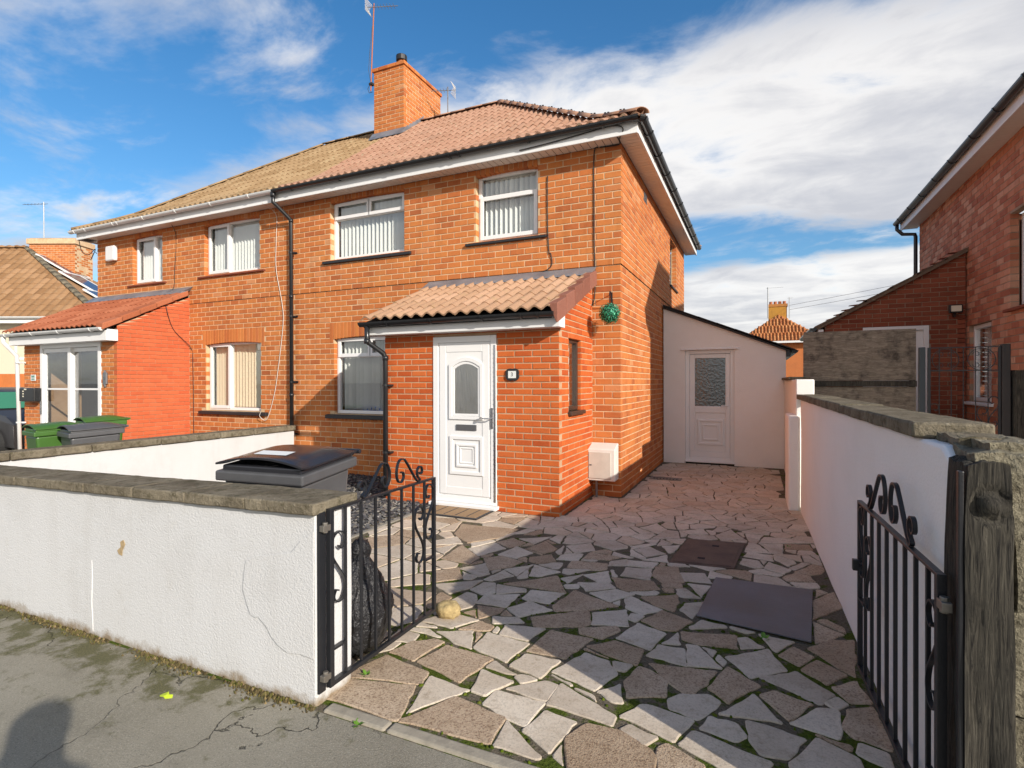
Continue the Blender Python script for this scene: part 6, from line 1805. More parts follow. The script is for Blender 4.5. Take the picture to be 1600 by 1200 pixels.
# ------------------------------------------------------------------ things on the ground
def wheelie_bin(label, at, rz, Wd, Dp, H, body, lidm, tilt=0.07, sticker=False, group=None, mark=None):
    t = root('wheelie_bin', at, label, 'wheelie bin')
    mw = Matrix.Translation(Vector(at)) @ Matrix.Rotation(rz, 4, 'Z')
    X = lambda x, y, z: mw @ Vector((x, y, z))
    def fr(z, k, kd): return [X(-Wd/2*k, -Dp/2*kd, z), X(Wd/2*k, -Dp/2*kd, z), X(Wd/2*k, Dp/2*kd, z), X(-Wd/2*k, Dp/2*kd, z)]
    zr = H*0.86
    def zt(y): return zr+(y+Dp/2)*tilt
    q = MB()
    bt = [X(-Wd/2*0.90, -Dp/2*0.90, zt(-Dp/2)-0.06), X(Wd/2*0.90, -Dp/2*0.90, zt(-Dp/2)-0.06), X(Wd/2*0.90, Dp/2*0.88, zt(Dp/2)-0.06), X(-Wd/2*0.90, Dp/2*0.88, zt(Dp/2)-0.06)]
    q.hexa(fr(0.03, 0.76, 0.66)+bt); q.build('body', body, t, bevel=0.03)
    q = MB()
    q.hexa([X(-Wd/2, -Dp/2, zt(-Dp/2)-0.065), X(Wd/2, -Dp/2, zt(-Dp/2)-0.065), X(Wd/2, Dp/2, zt(Dp/2)-0.065), X(-Wd/2, Dp/2, zt(Dp/2)-0.065), X(-Wd/2, -Dp/2, zt(-Dp/2)), X(Wd/2, -Dp/2, zt(-Dp/2)), X(Wd/2, Dp/2, zt(Dp/2)), X(-Wd/2, Dp/2, zt(Dp/2))]); q.build('rim', body, t, bevel=0.012)
    q = MB()
    q.hexa([X(-Wd/2*0.9, -Dp/2*0.9, zt(-Dp/2)-0.01), X(Wd/2*0.9, -Dp/2*0.9, zt(-Dp/2)-0.01), X(Wd/2*0.9, Dp/2*0.98, zt(Dp/2)-0.01), X(-Wd/2*0.9, Dp/2*0.98, zt(Dp/2)-0.01), X(-Wd/2*0.9, -Dp/2*0.9, zt(-Dp/2)+0.035), X(Wd/2*0.9, -Dp/2*0.9, zt(-Dp/2)+0.035), X(Wd/2*0.9, Dp/2*0.98, zt(Dp/2)+0.03), X(-Wd/2*0.9, Dp/2*0.98, zt(Dp/2)+0.03)]); q.build('lid_skirt', lidm, t, bevel=0.01)
    q = MB(); nx_, ny_ = 12, 12
    for lay in (0, 1):
        for j in range(ny_+1):
            for i in range(nx_+1):
                x = (i/nx_-0.5); y = (j/ny_-0.5)
                z = zt(y*Dp)+0.038+0.055*(1-(2*x)**4)*(1-(2*y)**4)+0.045*max(0, 1-(2*x)**2)*math.exp(-((y+0.5)/0.12)**2)+0.012*math.exp(-((y+0.5)/0.08)**2)-(0.012 if lay else 0)
                q.v.append(tuple(X(x*Wd*0.98, y*Dp*1.0, z)))
    N_ = (nx_+1)*(ny_+1)
    for j in range(ny_):
        for i in range(nx_):
            a = j*(nx_+1)+i; q.f.append([a, a+1, a+nx_+2, a+nx_+1]); q.f.append([N_+a, N_+a+nx_+1, N_+a+nx_+2, N_+a+1]); q.m += [0, 0]; q.r += [0, 0]
    edge = [i for i in range(nx_+1)]+[j*(nx_+1)+nx_ for j in range(1, ny_+1)]+[ny_*(nx_+1)+i for i in range(nx_-1, -1, -1)]+[j*(nx_+1) for j in range(ny_-1, 0, -1)]
    for a, b in zip(edge, edge[1:]+edge[:1]): q.f.append([a, N_+a, N_+b, b]); q.m.append(0); q.r.append(0)
    lid = q.build('lid', lidm, t, smooth=True); lid.data.set_sharp_from_angle(angle=R(50))
    q = MB(); q.tube([X(-Wd/2*1.0, Dp/2+0.03, zt(Dp/2)+0.03), X(Wd/2*1.0, Dp/2+0.03, zt(Dp/2)+0.03)], 0.016, 10)
    for s_ in (-0.8, 0.8): q.hexa([X(s_*Wd/2-0.02, Dp/2-0.05, zt(Dp/2)-0.03), X(s_*Wd/2+0.02, Dp/2-0.05, zt(Dp/2)-0.03), X(s_*Wd/2+0.02, Dp/2+0.03, zt(Dp/2)+0.01), X(s_*Wd/2-0.02, Dp/2+0.03, zt(Dp/2)+0.01), X(s_*Wd/2-0.02, Dp/2-0.05, zt(Dp/2)+0.03), X(s_*Wd/2+0.02, Dp/2-0.05, zt(Dp/2)+0.03), X(s_*Wd/2+0.02, Dp/2+0.035, zt(Dp/2)+0.04), X(s_*Wd/2-0.02, Dp/2+0.035, zt(Dp/2)+0.04)])
    q.build('handle', lidm, t)
    for s_ in (-1, 1):
        q = MB(); q.tube([X(s_*Wd*0.36, Dp*0.36, 0.10), X(s_*Wd*0.36+s_*0.05, Dp*0.36, 0.10)], 0.10, 18); q.build('wheel', 'tyre', t)
    if sticker:
        q = MB(); vs = []
        for (x, y) in ((-0.20, -0.30), (0.18, -0.30), (0.18, -0.14), (-0.20, -0.14)):
            vs.append(X(x*Wd, y*Dp, zt(y*Dp)+0.038+0.055*(1-(2*x)**4)*(1-(2*y)**4)+0.045*max(0, 1-(2*x)**2)*math.exp(-((y+0.5)/0.12)**2)+0.003))
        q.add(vs, [(0, 1, 2, 3)]); q.build('sticker', 'print_white', t)
    if mark:
        rot = (mw @ Matrix.Rotation(R(90), 4, 'X')).to_euler()
        text(mark, 0.13, X(0, -Dp/2*0.815, zr-0.28), (R(96), 0, rz), 'print_white', t)
    return t
wheelie_bin('large charcoal wheelie bin with white sticker on its glossy lid, behind the white wall', (-1.14, -4.58, 0.0), R(5), 0.68, 0.54, 1.16, 'bin_grey', 'bin_lid', 0.09, True)
wheelie_bin('charcoal wheelie bin in front of the red painted porch side', (-6.64, -2.86, 0), R(-13), 0.56, 0.62, 1.04, 'bin_grey', 'bin_grey', 0.05)
wheelie_bin('green wheelie bin with white lettering, nearest the white downpipe', (-7.30, -2.98, 0), R(-10), 0.52, 0.56, 1.04, 'bin_green', 'bin_green', 0.05, mark='86')
wheelie_bin('second green wheelie bin half hidden behind the charcoal bin by the patio door', (-7.75, -2.15, 0), R(-12), 0.52, 0.56, 1.08, 'bin_green', 'bin_green', 0.05)
def blob(name, label, cat, at, rad, sub, amp, sc, mat, ridged=False, shape=None):
    bm = bmesh.new(); bmesh.ops.create_icosphere(bm, subdivisions=sub, radius=1)
    for v in bm.verts:
        n = v.co.normalized()
        k = 1.0
        if shape: k = shape(n)
        d_ = noise.fractal(n*sc+Vector((3, 1, 2)), 0.9, 2.0, 4)
        if ridged: d_ = 0.5-abs(noise.noise(n*sc+Vector((1, 5, 2))+noise.noise_vector(n*2.0)*0.8))*1.6+0.3*d_
        v.co = Vector((n.x*rad[0]*k, n.y*rad[1]*k, n.z*rad[2]))*(1+amp*d_)
        v.co.z = max(v.co.z, -rad[2]*0.86)
    me = bpy.data.meshes.new(name); bm.to_mesh(me); bm.free(); me.materials.append(M[mat] if isinstance(mat, str) else mat)
    me.polygons.foreach_set('use_smooth', [True]*len(me.polygons))
    o = bpy.data.objects.new(name, me); _place(o, None, at); tag(o, label, cat); return o
sk_ = blob('refuse_sack', 'knotted black plastic refuse sack slumped behind the open iron gate', 'bin bag', (-0.43, -4.72, 0.27), (0.14, 0.20, 0.30), 5, 0.12, 3.4, 'sack', True, lambda n: 1.08 if n.z < 0 else 1-0.55*max(0, n.z)**1.2)
kn = blob('knot', None, None, (-0.45, -4.70, 0.565), (0.055, 0.06, 0.075), 3, 0.35, 3.0, 'sack', True)
kn.parent = sk_; kn.location = Vector((-0.45, -4.70, 0.565))-WT[sk_.name]
blob('rock', 'lump of yellow limestone propping the open gate', 'rock', (-0.20, -4.13, 0.045), (0.085, 0.075, 0.06), 3, 0.3, 1.8, 'rock')
# door mat
t = root('door_mat', (-1.55, -1.62, 0), 'tan coir door mat with dotted black border below the front door', 'mat')
q = MB(); q.box(-1.95, -1.22, -1.86, -1.47, 0.012, 0.026); q.build('pad', 'coir', t, bevel=0.004)
q = MB()
for (a, b, c, d) in ((-1.98, -1.19, -1.89, -1.86), (-1.98, -1.19, -1.47, -1.445), (-1.98, -1.951, -1.859, -1.471), (-1.219, -1.19, -1.859, -1.471)): q.box(a, b, c, d, 0.010, 0.024)
for i in range(4):
    for j in range(9): q.box(-1.80+i*0.15, -1.785+i*0.15, -1.84+j*0.04, -1.815+j*0.04, 0.026, 0.0285)
q.build('border', 'rubber', t)
# rubber sheet and manhole cover let into the drive
t = MB(); t.prism([(1.30, -3.48, 0.0095), (1.954, -3.59, 0.0095), (2.036, -2.674, 0.0095), (1.366, -2.69, 0.0095)], (0, 0, 0.009))
tag(t.build('rubber_mat', 'mat_sheet', bevel=0.004), 'black rubber sheet lying flat on the crazy paving', 'mat')
t = root('manhole_cover', (1.27, -2.03, 0), 'brown rusty manhole cover with two key slots set in the paving', 'manhole cover')
q = MB(); q.prism([(0.976, -2.455, 0.0), (1.49, -2.398, 0.0), (1.563, -1.595, 0.0), (1.045, -1.665, 0.0)], (0, 0, 0.010)); q.build('frame', 'manhole', t, bevel=0.003)
q = MB(); q.prism([(1.005, -2.42, 0.0105), (1.467, -2.368, 0.0105), (1.533, -1.63, 0.0105), (1.071, -1.695, 0.0105)], (0, 0, 0.004)); q.build('plate', 'manhole', t, bevel=0.002)
for (x, y) in ((1.22, -2.25), (1.31, -1.83)):
    q = MB(); q.box(x-0.03, x+0.03, y-0.02, y+0.02, 0.0146, 0.0175); q.build('key_slot', 'dark', t)
t = root('drain_grate', (0.34, 1.6, 0), 'small dark slotted drain grate by the side wall', 'drain')
q = MB(); q.box(0.10, 0.58, 1.50, 1.72, 0.008, 0.018); q.build('frame', 'concrete', t)
for i in range(8):
    q = MB(); q.box(0.16+i*0.05, 0.18+i*0.05, 1.53, 1.62, 0.0185, 0.026); q.build('slat', 'iron', t)
# weeds and a fallen leaf
def weed(label, at, n, s, mat='leaf_green'):
    q = MB()
    for i in range(n):
        a = rs.uniform(0, 6.28); l = s*rs.uniform(0.6, 1.2); h = l*rs.uniform(0.2, 0.8); b = Vector(at)
        d_ = Vector((math.cos(a), math.sin(a), 0)); s_ = Vector((-d_.y, d_.x, 0))*l*0.28
        q.add([b, b+d_*l*0.5+s_+Vector((0, 0, h*0.6)), b+d_*l+Vector((0, 0, h)), b+d_*l*0.5-s_+Vector((0, 0, h*0.6))], [(0, 1, 2, 3)])
    tag(q.build('weed', mat), label, 'weed')
weed('small weed at the foot of the white wall end by the gate', (-0.215, -4.93, 0.0), 9, 0.035)
weed('tuft of weed by the edge of the black rubber sheet', (1.70, -3.63, 0.0), 8, 0.04)
weed('tiny weed sprouting in the kerb joint', (0.02, -5.275, 0.0), 8, 0.03)
weed('tiny weed in the paving near the boundary wall', (1.93, -1.55, 0.0), 6, 0.03)
q = MB(); q.add([(-1.025, -5.50, 0.008), (-1.005, -5.512, 0.012), (-0.985, -5.508, 0.014), (-0.965, -5.512, 0.010), (-0.945, -5.49, 0.007), (-0.96, -5.475, 0.013), (-0.985, -5.478, 0.010), (-1.005, -5.468, 0.014), (-1.02, -5.482, 0.009), (-0.985, -5.493, 0.017)], [(0, 1, 9), (1, 2, 9), (2, 3, 9), (3, 4, 9), (4, 5, 9), (5, 6, 9), (6, 7, 9), (7, 8, 9), (8, 0, 9)]); tag(q.build('fallen_leaf', 'leaf_yellow'), 'bright yellow green leaf lying on the pavement', 'leaf')
# crumbs of dirt and moss along the wall foot
q = MB()
for i in range(2600):
    x = rs.uniform(-4.6, -0.25); y = -5.255-abs(rs.gauss(0, 0.028)); r_ = rs.uniform(0.002, 0.008)*(1.4 if y > -5.28 else 0.8)
    z = rs.uniform(0, 0.006)
    if noise.noise(Vector((x*2.6, 3, 0)))+0.5*noise.noise(Vector((x*9, 1, 0))) < rs.uniform(-0.5, 0.35): continue
    q.add([(x-r_, y-r_*rs.uniform(.5, 1), z-0.006), (x+r_, y-r_, z-0.006), (x+r_*0.8, y+r_, z-0.006), (x-r_, y+r_, z-0.006), (x+rs.uniform(-.3, .3)*r_, y, z+r_*1.1)], [(0, 1, 4), (1, 2, 4), (2, 3, 4), (3, 0, 4)])
tag(q.build('dirt', 'dirt'), 'crumbs of mossy dirt along the foot of the pavement wall', 'dirt', kind='stuff')

# ------------------------------------------------------------------ the neighbour's house on the right
NX = 4.667
nb = root('neighbour_house', (8, 3, 0), 'dull red brick house across the drive with brown gutter and brick lean-to', 'house')
FN = Fr((NX, 0, 0), (0, -1, 0))
opN = [(-1.90, -0.75, 2.51, 3.72), (-3.36, -2.50, 1.25, 2.40)]
NF = -0.37
w = MB(); slab(w, FN, -6.2, -NF-0.1, -0.1, 4.72, grow(opN)); w.build('wall', 'mortar_grey', nb)
w = MB(); w.box(NX+0.1, NX+8, NF, NF+0.1, -0.1, 4.72); w.box(NX+0.1, NX+8, 6.1, 6.2, -0.1, 4.72); w.box(NX+7.9, NX+8, NF+0.1, 6.1, -0.1, 4.72); w.build('outer_wall', 'brick_red', nb)
brick_rows(FN, -6.2, -NF, -0.02, 4.72, CO, LN, opN, mat='brick_red', parent=nb, joint=0.012)
window(nb, FN, -1.90, -0.75, 2.51, 3.72, [(0, 1, 0, 1)], 0.12, blinds=None, sill=(-1.98, -0.67, 0.05, 0.05, 'brick_dark'))
window(nb, FN, -3.36, -2.50, 1.25, 2.40, [(0, 1, 0, 1)], 0.05, blinds=None, sill=(-3.45, -2.42, 0.05, 0.06, 'white_paint'))
q = MB(); q.fbox(FN, -3.30, -2.56, -0.17, -0.165, 1.3, 2.35); q.build('net_curtain', 'blind', nb)
q = MB(); n_ = 66
for i in range(n_): q.box(NX-0.25, NX-0.002, -0.62+i*0.1+0.002, -0.62+(i+1)*0.1-0.002, 4.70, 4.712)
q.box(NX-0.25, NX+0.02, -0.62, 6.45, 4.714, 4.72); q.build('soffit', 'soffit', nb)
q = MB(); q.box(NX-0.272, NX-0.252, -0.64, 6.47, 4.685, 4.87); q.build('fascia', 'fascia', nb, bevel=0.003)
q = MB(); gutter(q, (NX-0.335, 6.5, 4.87), (NX-0.335, -0.66, 4.87), 0.06); q.build('gutter', plain('dark brown gutter', (0.035, 0.026, 0.022), 0.4), nb)
for y in (0.4, 1.2, 2.0, 2.9, 3.7, 4.5, 5.3, 6.1): bracket(nb, (NX-0.335, y, 4.87), (0, -1, 0), 0.062)
q = MB(); q.tube([(NX-0.335, 6.42, 4.82), (NX-0.335, 6.42, 4.72), (NX-0.25, 6.36, 4.60), (NX-0.06, 6.28, 4.56), (NX-0.05, 6.26, 4.5), (NX-0.05, 6.26, 0.0)], 0.036, 10); q.build('downpipe', 'black_plastic', nb, smooth=True)
nprof = Prof([(0, 4.90), (0.75, 5.28), (3.6, 7.48)])
d = MB()
ex, ey0, ey1, bx = NX-0.33, NF-0.33, 6.53, NX+8
for (t0, t1) in ((0, 0.75), (0.75, 3.6)):
    z0, z1 = nprof.z(t0), nprof.z(t1)
    d.add([(ex+t0, ey0+t0, z0), (bx, ey0+t0, z0), (bx, ey0+t1, z1), (ex+t1, ey0+t1, z1)], [(0, 1, 2, 3)])
    d.add([(ex+t0, ey1-t0, z0), (bx, ey1-t0, z0), (bx, ey1-t1, z1), (ex+t1, ey1-t1, z1)], [(3, 2, 1, 0)])
    d.add([(ex+t0, ey0+t0, z0), (ex+t1, ey0+t1, z1), (ex+t1, ey1-t1, z1), (ex+t0, ey1-t0, z0)], [(0, 1, 2, 3)])
d.add([(bx, ey0, 4.9), (bx, ey1, 4.9), (bx, (ey0+ey1)/2, 7.5)], [(0, 1, 2)])
nroof = d.build('roof', 'tile_brown', nb)
# unseen roof peak guessed for the neighbour, shaped to cast the pointed wall shadow
g = MB(); gx0, gx1, gz = NX-0.30, NX+4.3, 4.86
gm = (gx0+gx1)/2; gh = gz+(gm-gx0)*0.95
g.add([(gx0, NF-0.35, gz), (gx1, NF-0.35, gz), (gm, NF-0.35, gh), (gx0+0.3, NF+0.6, gz+0.3), (gx1-0.3, NF+0.6, gz+0.3), (gm, NF+1.3, gh)], [(0, 1, 2), (0, 2, 5, 3), (2, 1, 4, 5), (3, 5, 4), (0, 3, 4, 1)])
g.build('shadow_gable', 'tile_brown', nb)
# brick lean-to
LY, LX0 = 3.47, 2.72
FLn = Fr((LX0, LY, 0), (1, 0, 0))
ltop = lambda u: 2.54+0.552*u
lo = (0.56, 1.46, -0.5, 2.45)
le = MB(); slab(le, FLn, 0.006, NX-LX0-0.12, -0.1, 2.54, grow([lo]))
le.prism([FLn.P(0.0, -0.006, 2.54), FLn.P(NX-LX0-0.02, -0.006, 2.54), FLn.P(NX-LX0-0.02, -0.006, ltop(NX-LX0))], FLn.N*-0.09)
le.box(LX0+0.006, LX0+0.1, LY+0.1, 6.1, -0.1, 2.5)
lean = le.build('lean_to', 'mortar_grey', nb)
brick_rows(FLn, 0, NX-LX0-0.015, -0.02, 3.7, 0.075, 0.225, [lo], top=ltop, mat='brick_dark', parent=lean, joint=0.009)
q = MB(); frame_bars(q, FLn, 0.56, 1.46, 0.02, 2.45, 0.07, -0.08, 0.01); q.fbox(FLn, 0.63, 1.39, -0.06, -0.03, 0.09, 2.38); q.build('door', 'white_paint', lean, bevel=0.004)
for k in range(6):
    a, b = -0.15+k*0.36, -0.15+(k+1)*0.36+0.04
    for j in range(7):
        y0 = LY-0.07+j*0.38
        q = MB(); za, zb = ltop(a)+0.040, ltop(b)+0.026
        q.hexa([FLn.P(a, -(y0-LY), za-0.035), FLn.P(b, -(y0-LY), zb-0.02), FLn.P(b, -(y0+0.376-LY), zb-0.02), FLn.P(a, -(y0+0.376-LY), za-0.035), FLn.P(a, -(y0-LY), za), FLn.P(b, -(y0-LY), zb), FLn.P(b, -(y0+0.376-LY), zb), FLn.P(a, -(y0+0.376-LY), za)])
        q.build('roof_tile', 'tile_greybrown', lean)
q = MB(); q.prism([FLn.P(-0.12, 0.065, 2.43), FLn.P(NX-LX0-0.01, 0.065, ltop(NX-LX0)-0.045), FLn.P(NX-LX0-0.01, 0.065, ltop(NX-LX0)+0.0), FLn.P(-0.12, 0.065, 2.475)], FLn.N*-0.06); q.build('verge', 'tile_greybrown', lean)
q = MB(); gutter(q, (LX0-0.17, 6.0, 2.47), (LX0-0.17, LY-0.06, 2.47), 0.055); q.build('gutter', 'black_plastic', lean)
q = MB(); q.box(LX0-0.10, LX0-0.02, LY-0.05, 6.0, 2.30, 2.44); q.build('fascia', 'white_paint', lean)
finish_bricks(300)
t = root('floodlight', (4.49, 3.43, 2.65), 'small floodlight on the dark brick lean-to', 'floodlight')
q = MB(); q.box(4.41, 4.58, 3.33, 3.40, 2.62, 2.75); q.build('housing', 'black_plastic', t, bevel=0.01)
q = MB(); q.box(4.43, 4.56, 3.324, 3.329, 2.64, 2.73); q.build('lens', 'lamp_glass', t)
q = MB(); q.box(4.48, 4.51, 3.40, 3.462, 2.56, 2.64); q.build('bracket', 'black_plastic', t)
# plywood hoarding
t = root('plywood_hoarding', (2.94, 1.6, 0), 'weathered plywood hoarding standing behind the boundary wall', 'hoarding')
q = MB(); q.box(2.27, 3.60, 1.60, 1.62, 1.56, 2.255); q.build('board', 'plywood', t, bevel=0.003)
q = MB(); q.box(2.28, 3.60, 1.602, 1.62, 0.2, 1.475); q.build('board', 'plywood', t, bevel=0.003)
q = MB(); q.box(2.26, 3.605, 1.575, 1.62, 1.478, 1.557); q.build('rail', 'old_timber', t, bevel=0.004)
for x in (2.30, 3.54):
    q = MB(); q.box(x, x+0.06, 1.622, 1.68, -0.02, 2.2); q.build('upright', 'old_timber', t)
# the neighbour's thin iron gate and its posts
t, G3, L3 = iron_gate('slender rusty iron gate with a scrolled circle between posts by the lean-to', (3.49, 0.60), (4.16, 0.60), 0.55, 1.945, 5, hinge=False, crest=False, bw=0.009)
q = MB()
for (cs, cz, r_) in ((0.50, 1.80, 0.125), (0.17, 1.80, 0.125)):
    q.flat([G3(cs+r_*math.cos(a), cz+r_*math.sin(a)) for a in [2*math.pi*i/24 for i in range(25)]], 0.010, 0.006, (0, -1, 0))
    for sx in (-1, 1):
        for sz in (-1, 1):
            q.flat([G3(cs+sx*(0.045+0.035*math.cos(a)*(1-a/9)), cz+sz*(0.06+0.035*math.sin(a)*(1-a/9))) for a in [i*0.45 for i in range(14)]], 0.008, 0.005, (0, -1, 0))
q.build('scroll_ring', 'iron', t)
q = MB(); q.hexa([G3(0.02, 1.668, -.008), G3(L3-.02, 1.668, -.008), G3(L3-.02, 1.668, .008), G3(0.02, 1.668, .008), G3(0.02, 1.68, -.008), G3(L3-.02, 1.68, -.008), G3(L3-.02, 1.68, .008), G3(0.02, 1.68, .008)]); q.build('rail', 'iron', t)
q = MB(); q.box(3.405, 3.465, 0.57, 0.63, -0.02, 1.95); tag(q.build('gate_post', plain('dark blue grey paint', (0.03, 0.038, 0.045), 0.5, var=0.3), bevel=0.006), 'dark blue grey steel post at the plywood end of the slender gate', 'post')
q = MB(); q.box(4.165, 4.24, 0.57, 0.645, -0.02, 1.965); tag(q.build('gate_post', plain('brown black paint', (0.03, 0.024, 0.022), 0.5, var=0.4), bevel=0.006), 'brown black steel post at the house end of the slender gate', 'post')
o = block('gate_post', None, (4.26, 4.40, 0.52, 0.68, -0.03, 1.67), 'old_timber', 0.006, 8, 0.06); tag(o, 'square brown timber post beside the steel gate post', 'post')
q = MB(); q.box(2.42, 4.66, -5.0, 3.4, -0.03, -0.006); tag(q.build('side_yard_path', 'concrete'), kind='structure')
q = MB(); q.box(-12.5, -6.0, -5.0, 0, -0.03, -0.006); tag(q.build('front_yard_paving', 'concrete'), kind='structure')

# ------------------------------------------------------------------ houses farther off
fh = root('distant_house', (3.6, 50, 0), 'far orange brick house with hipped clay tile roof seen past the extension', 'house')
q = MB(); q.box(0.4, 8.2, 46.3, 53, -0.2, 5.15); q.build('wall', 'brick', fh)
q = MB(); q.box(0.39, 8.21, 46.28, 46.299, 0.2, 1.0); q.build('plinth', 'white_paint', fh)
q = MB(); q.add([(-0.2, 45.8, 5.1), (7.2, 45.8, 5.1), (3.5, 49.2, 7.85), (3.5, 52, 7.85), (-0.2, 54, 5.1), (7.2, 54, 5.1)], [(0, 1, 2), (1, 5, 3, 2), (4, 0, 2, 3), (5, 4, 3)]); fr_ = q.build('roof', 'tile_clay', fh)
for k in range(11):
    z0 = 5.12+k*0.24; t_ = (z0-5.1)/2.75
    n_ = max(0, int((7.4*(1-t_-0.06))/0.28))
    for j in range(n_):
        x = 3.5+(j-n_/2+0.5)*0.28; y = 45.78+t_*3.4
        q = MB() if (k == 0 and j == 0) else q
        q.tube([(x, y-0.03, z0+0.03), (x, y+0.34, z0+0.30)], 0.085, 6)
tag(q.build('roof_tiling', 'tile_clay', fh), kind='stuff')
q = MB(); q.box(0.2, 7.0, 45.72, 45.8, 4.95, 5.12); q.build('gutter', 'white_paint', fh)
q = MB(); q.box(2.66, 4.2, 49.0, 49.8, 6.5, 8.55); q.box(2.60, 4.26, 48.95, 49.85, 8.55, 8.8); q.build('chimney', 'brick_yellow', fh)
for i in range(4):
    q = MB(); q.cyl((2.86+i*0.38, 49.4, 8.8), 0.14, 0.28, 12); q.build('chimney_pot', 'clay', fh)
aerial('thin aerial mast on one side of the far clay roofed house', (2.60, 48.9, 7.5), 2.9, R(0), els=6, ln=1.3, plate=False, r=0.05)
aerial('bare aerial pole beside the far chimney pots', (4.4, 48.9, 7.4), 1.95, R(0), els=1, ln=0.3, plate=False, r=0.04)
q = MB(); q.box(-1.5, 9, 44, 44.3, -0.2, 1.45); hd = q.build('hedge', plain('clipped hedge', (0.10, 0.22, 0.05), 0.9, bump=0.9, bscale=20, var=0.5, vscale=5)); tag(hd, 'strip of clipped green hedge before the far house', 'hedge')
for i, (z, s_) in enumerate(((6.12, 0.58), (5.75, 0.55))):
    q = MB(); q.tube([(4.4, 48.9, 8.6-i*0.4)]+[(4.4+k*3, 48.9-k*4.5, 8.6-i*0.4-0.9*math.sin(math.pi*k/8)*0.6+k*0.12) for k in range(1, 9)], 0.012, 4)
    tag(q.build('telephone_wire', 'cable'), ('upper' if i == 0 else 'lower')+' of two thin wires crossing the sky beside the far chimney', 'wire')
# house far left, turned towards the camera
Fh = Vector((-math.sin(yaw), math.cos(yaw), 0)); Rh = Vector((math.cos(yaw), math.sin(yaw), 0))
OL = Vector((CAM.x, CAM.y, 0))+Fh*18-Rh*13.7
fl = root('distant_house', OL, 'cream rendered house with brown hipped roof at the far left', 'house')
LQ = lambda a, b, z: OL+Rh*a+Fh*b+Vector((0, 0, z))
FL_ = Fr(OL, Rh)
q = MB(); q.fbox(FL_, -12, -0.3, -6.5, -0.3, -2.0, 3.62); q.build('wall', 'cream_render', fl)
q = MB(); q.fbox(FL_, -12.01, -0.29, -0.31, -0.285, 1.26, 1.87); q.build('brick_band', 'brick', fl)
q = MB(); q.fbox(FL_, -12.02, -0.28, -0.31, -0.275, -2.0, 1.255); q.build('plinth', plain('pale plinth paint', (0.55, 0.56, 0.44), 0.9), fl)
window(fl, Fr(LQ(0, 0.28, 0), Rh), -3.15, -1.9, 2.35, 3.42, [(0, 0.5, 0, 1), (0.5, 1, 0, 1)], 0.0, blinds=None, bar=0.07)
q = MB(); q.fbox(FL_, -12, 0.0, -0.3, 0.06, 3.56, 3.70); q.build('fascia', 'white_paint', fl)
q = MB(); gutter(q, LQ(-12, -0.12, 3.76), LQ(0.1, -0.12, 3.76), 0.07); q.build('gutter', 'white_gutter', fl)
A_, B_ = LQ(-5.4, 3.3, 6.83), LQ(-12, 3.3, 6.83)
q = MB(); q.add([LQ(-12, 0, 3.72), LQ(0, 0, 3.72), A_, B_, LQ(0, 6.6, 3.72), LQ(-12, 6.6, 3.72)], [(0, 1, 2, 3), (1, 4, 2), (4, 5, 3, 2)]); flr = q.build('roof', 'tile_brown', fl)
sl = Prof([(0, 3.75), (3.3, 6.86)])
hn = (A_-LQ(0, 0, 3.72)); hn.z = 0; hno = Vector((hn.y, -hn.x, 0)).normalized()
if hno.dot(Rh) < 0: hno = -hno
tile_slope(flr, OL, yaw, sl, -10.0, 0.2, 0.30, 0.335, 1, 0.035, 0.022, 'tile_brown', [(tuple(LQ(0, 0, 0)), tuple(hno))])
ridge_run(flr, [LQ(0, 0, 3.80), A_+Vector((0, 0, 0.06))], 'coping', 0.12)
ridge_run(flr, [B_+Vector((0, 0, 0.06)), A_+Vector((0, 0, 0.06))], 'tile_brown', 0.12)
# chimney and solar panels
FCh = Fr(LQ(-5.25, 3.2, 0), Rh)
q = MB(); q.fbox(FCh, 0.006, 1.80, -0.9, -0.006, 5.2, 7.15); q.fbox(FCh, -0.06, 1.86, -0.96, 0.06, 7.02, 7.22); lch = q.build('chimney', 'mortar', fl)
brick_rows(FCh, 0, 1.8, 5.2, 7.02, 0.085, 0.235, mat='brick', parent=lch, rank=False); brick_rows(Fr(LQ(-3.45, 3.2, 0), Fh), 0.1, 0.9, 5.2, 7.02, 0.085, 0.235, mat='brick', parent=lch, rank=False)
finish_bricks(0)
q = MB(); q.fbox(FCh, 0.0, 1.8, -0.9, 0.0, 7.21, 7.26); q.build('flaunching', 'mortar_grey', lch, bevel=0.03)
aerial('crooked aerial on the far left chimney', tuple(LQ(-4.75, 3.3, 7.2)), 1.5, R(200), els=6, ln=0.9, plate=False, r=0.02)
C0, C1, C2 = LQ(0, 0, 3.72), LQ(0, 6.6, 3.72), A_
nrm = (C1-C0).cross(C2-C0).normalized()
if nrm.z < 0: nrm = -nrm
up_ = (C2-LQ(0, 3.3, 3.72)).normalized(); al = Fh
for i in range(3):
    b0 = LQ(0, 1.7, 3.72)+up_*(0.8+i*1.55)+al*(0.55*i)+nrm*0.10
    q = MB(); q.hexa([b0, b0+al*1.0, b0+al*1.0+up_*1.5, b0+up_*1.5, b0+nrm*0.04, b0+al*1.0+nrm*0.04, b0+al*1.0+up_*1.5+nrm*0.04, b0+up_*1.5+nrm*0.04])
    t = q.build('solar_panel', 'solar'); tag(t, ('lowest', 'middle', 'topmost')[i]+' of the solar panels on the far left roof', 'solar panel', 'solar panels on the far left roof')
    q = MB(); frl = [b0, b0+al*1.0, b0+al*1.0+up_*1.5, b0+up_*1.5, b0]; q.flat([p+nrm*0.02 for p in frl], 0.06, 0.05, tuple(nrm)); q.build('frame', 'white_paint', t)

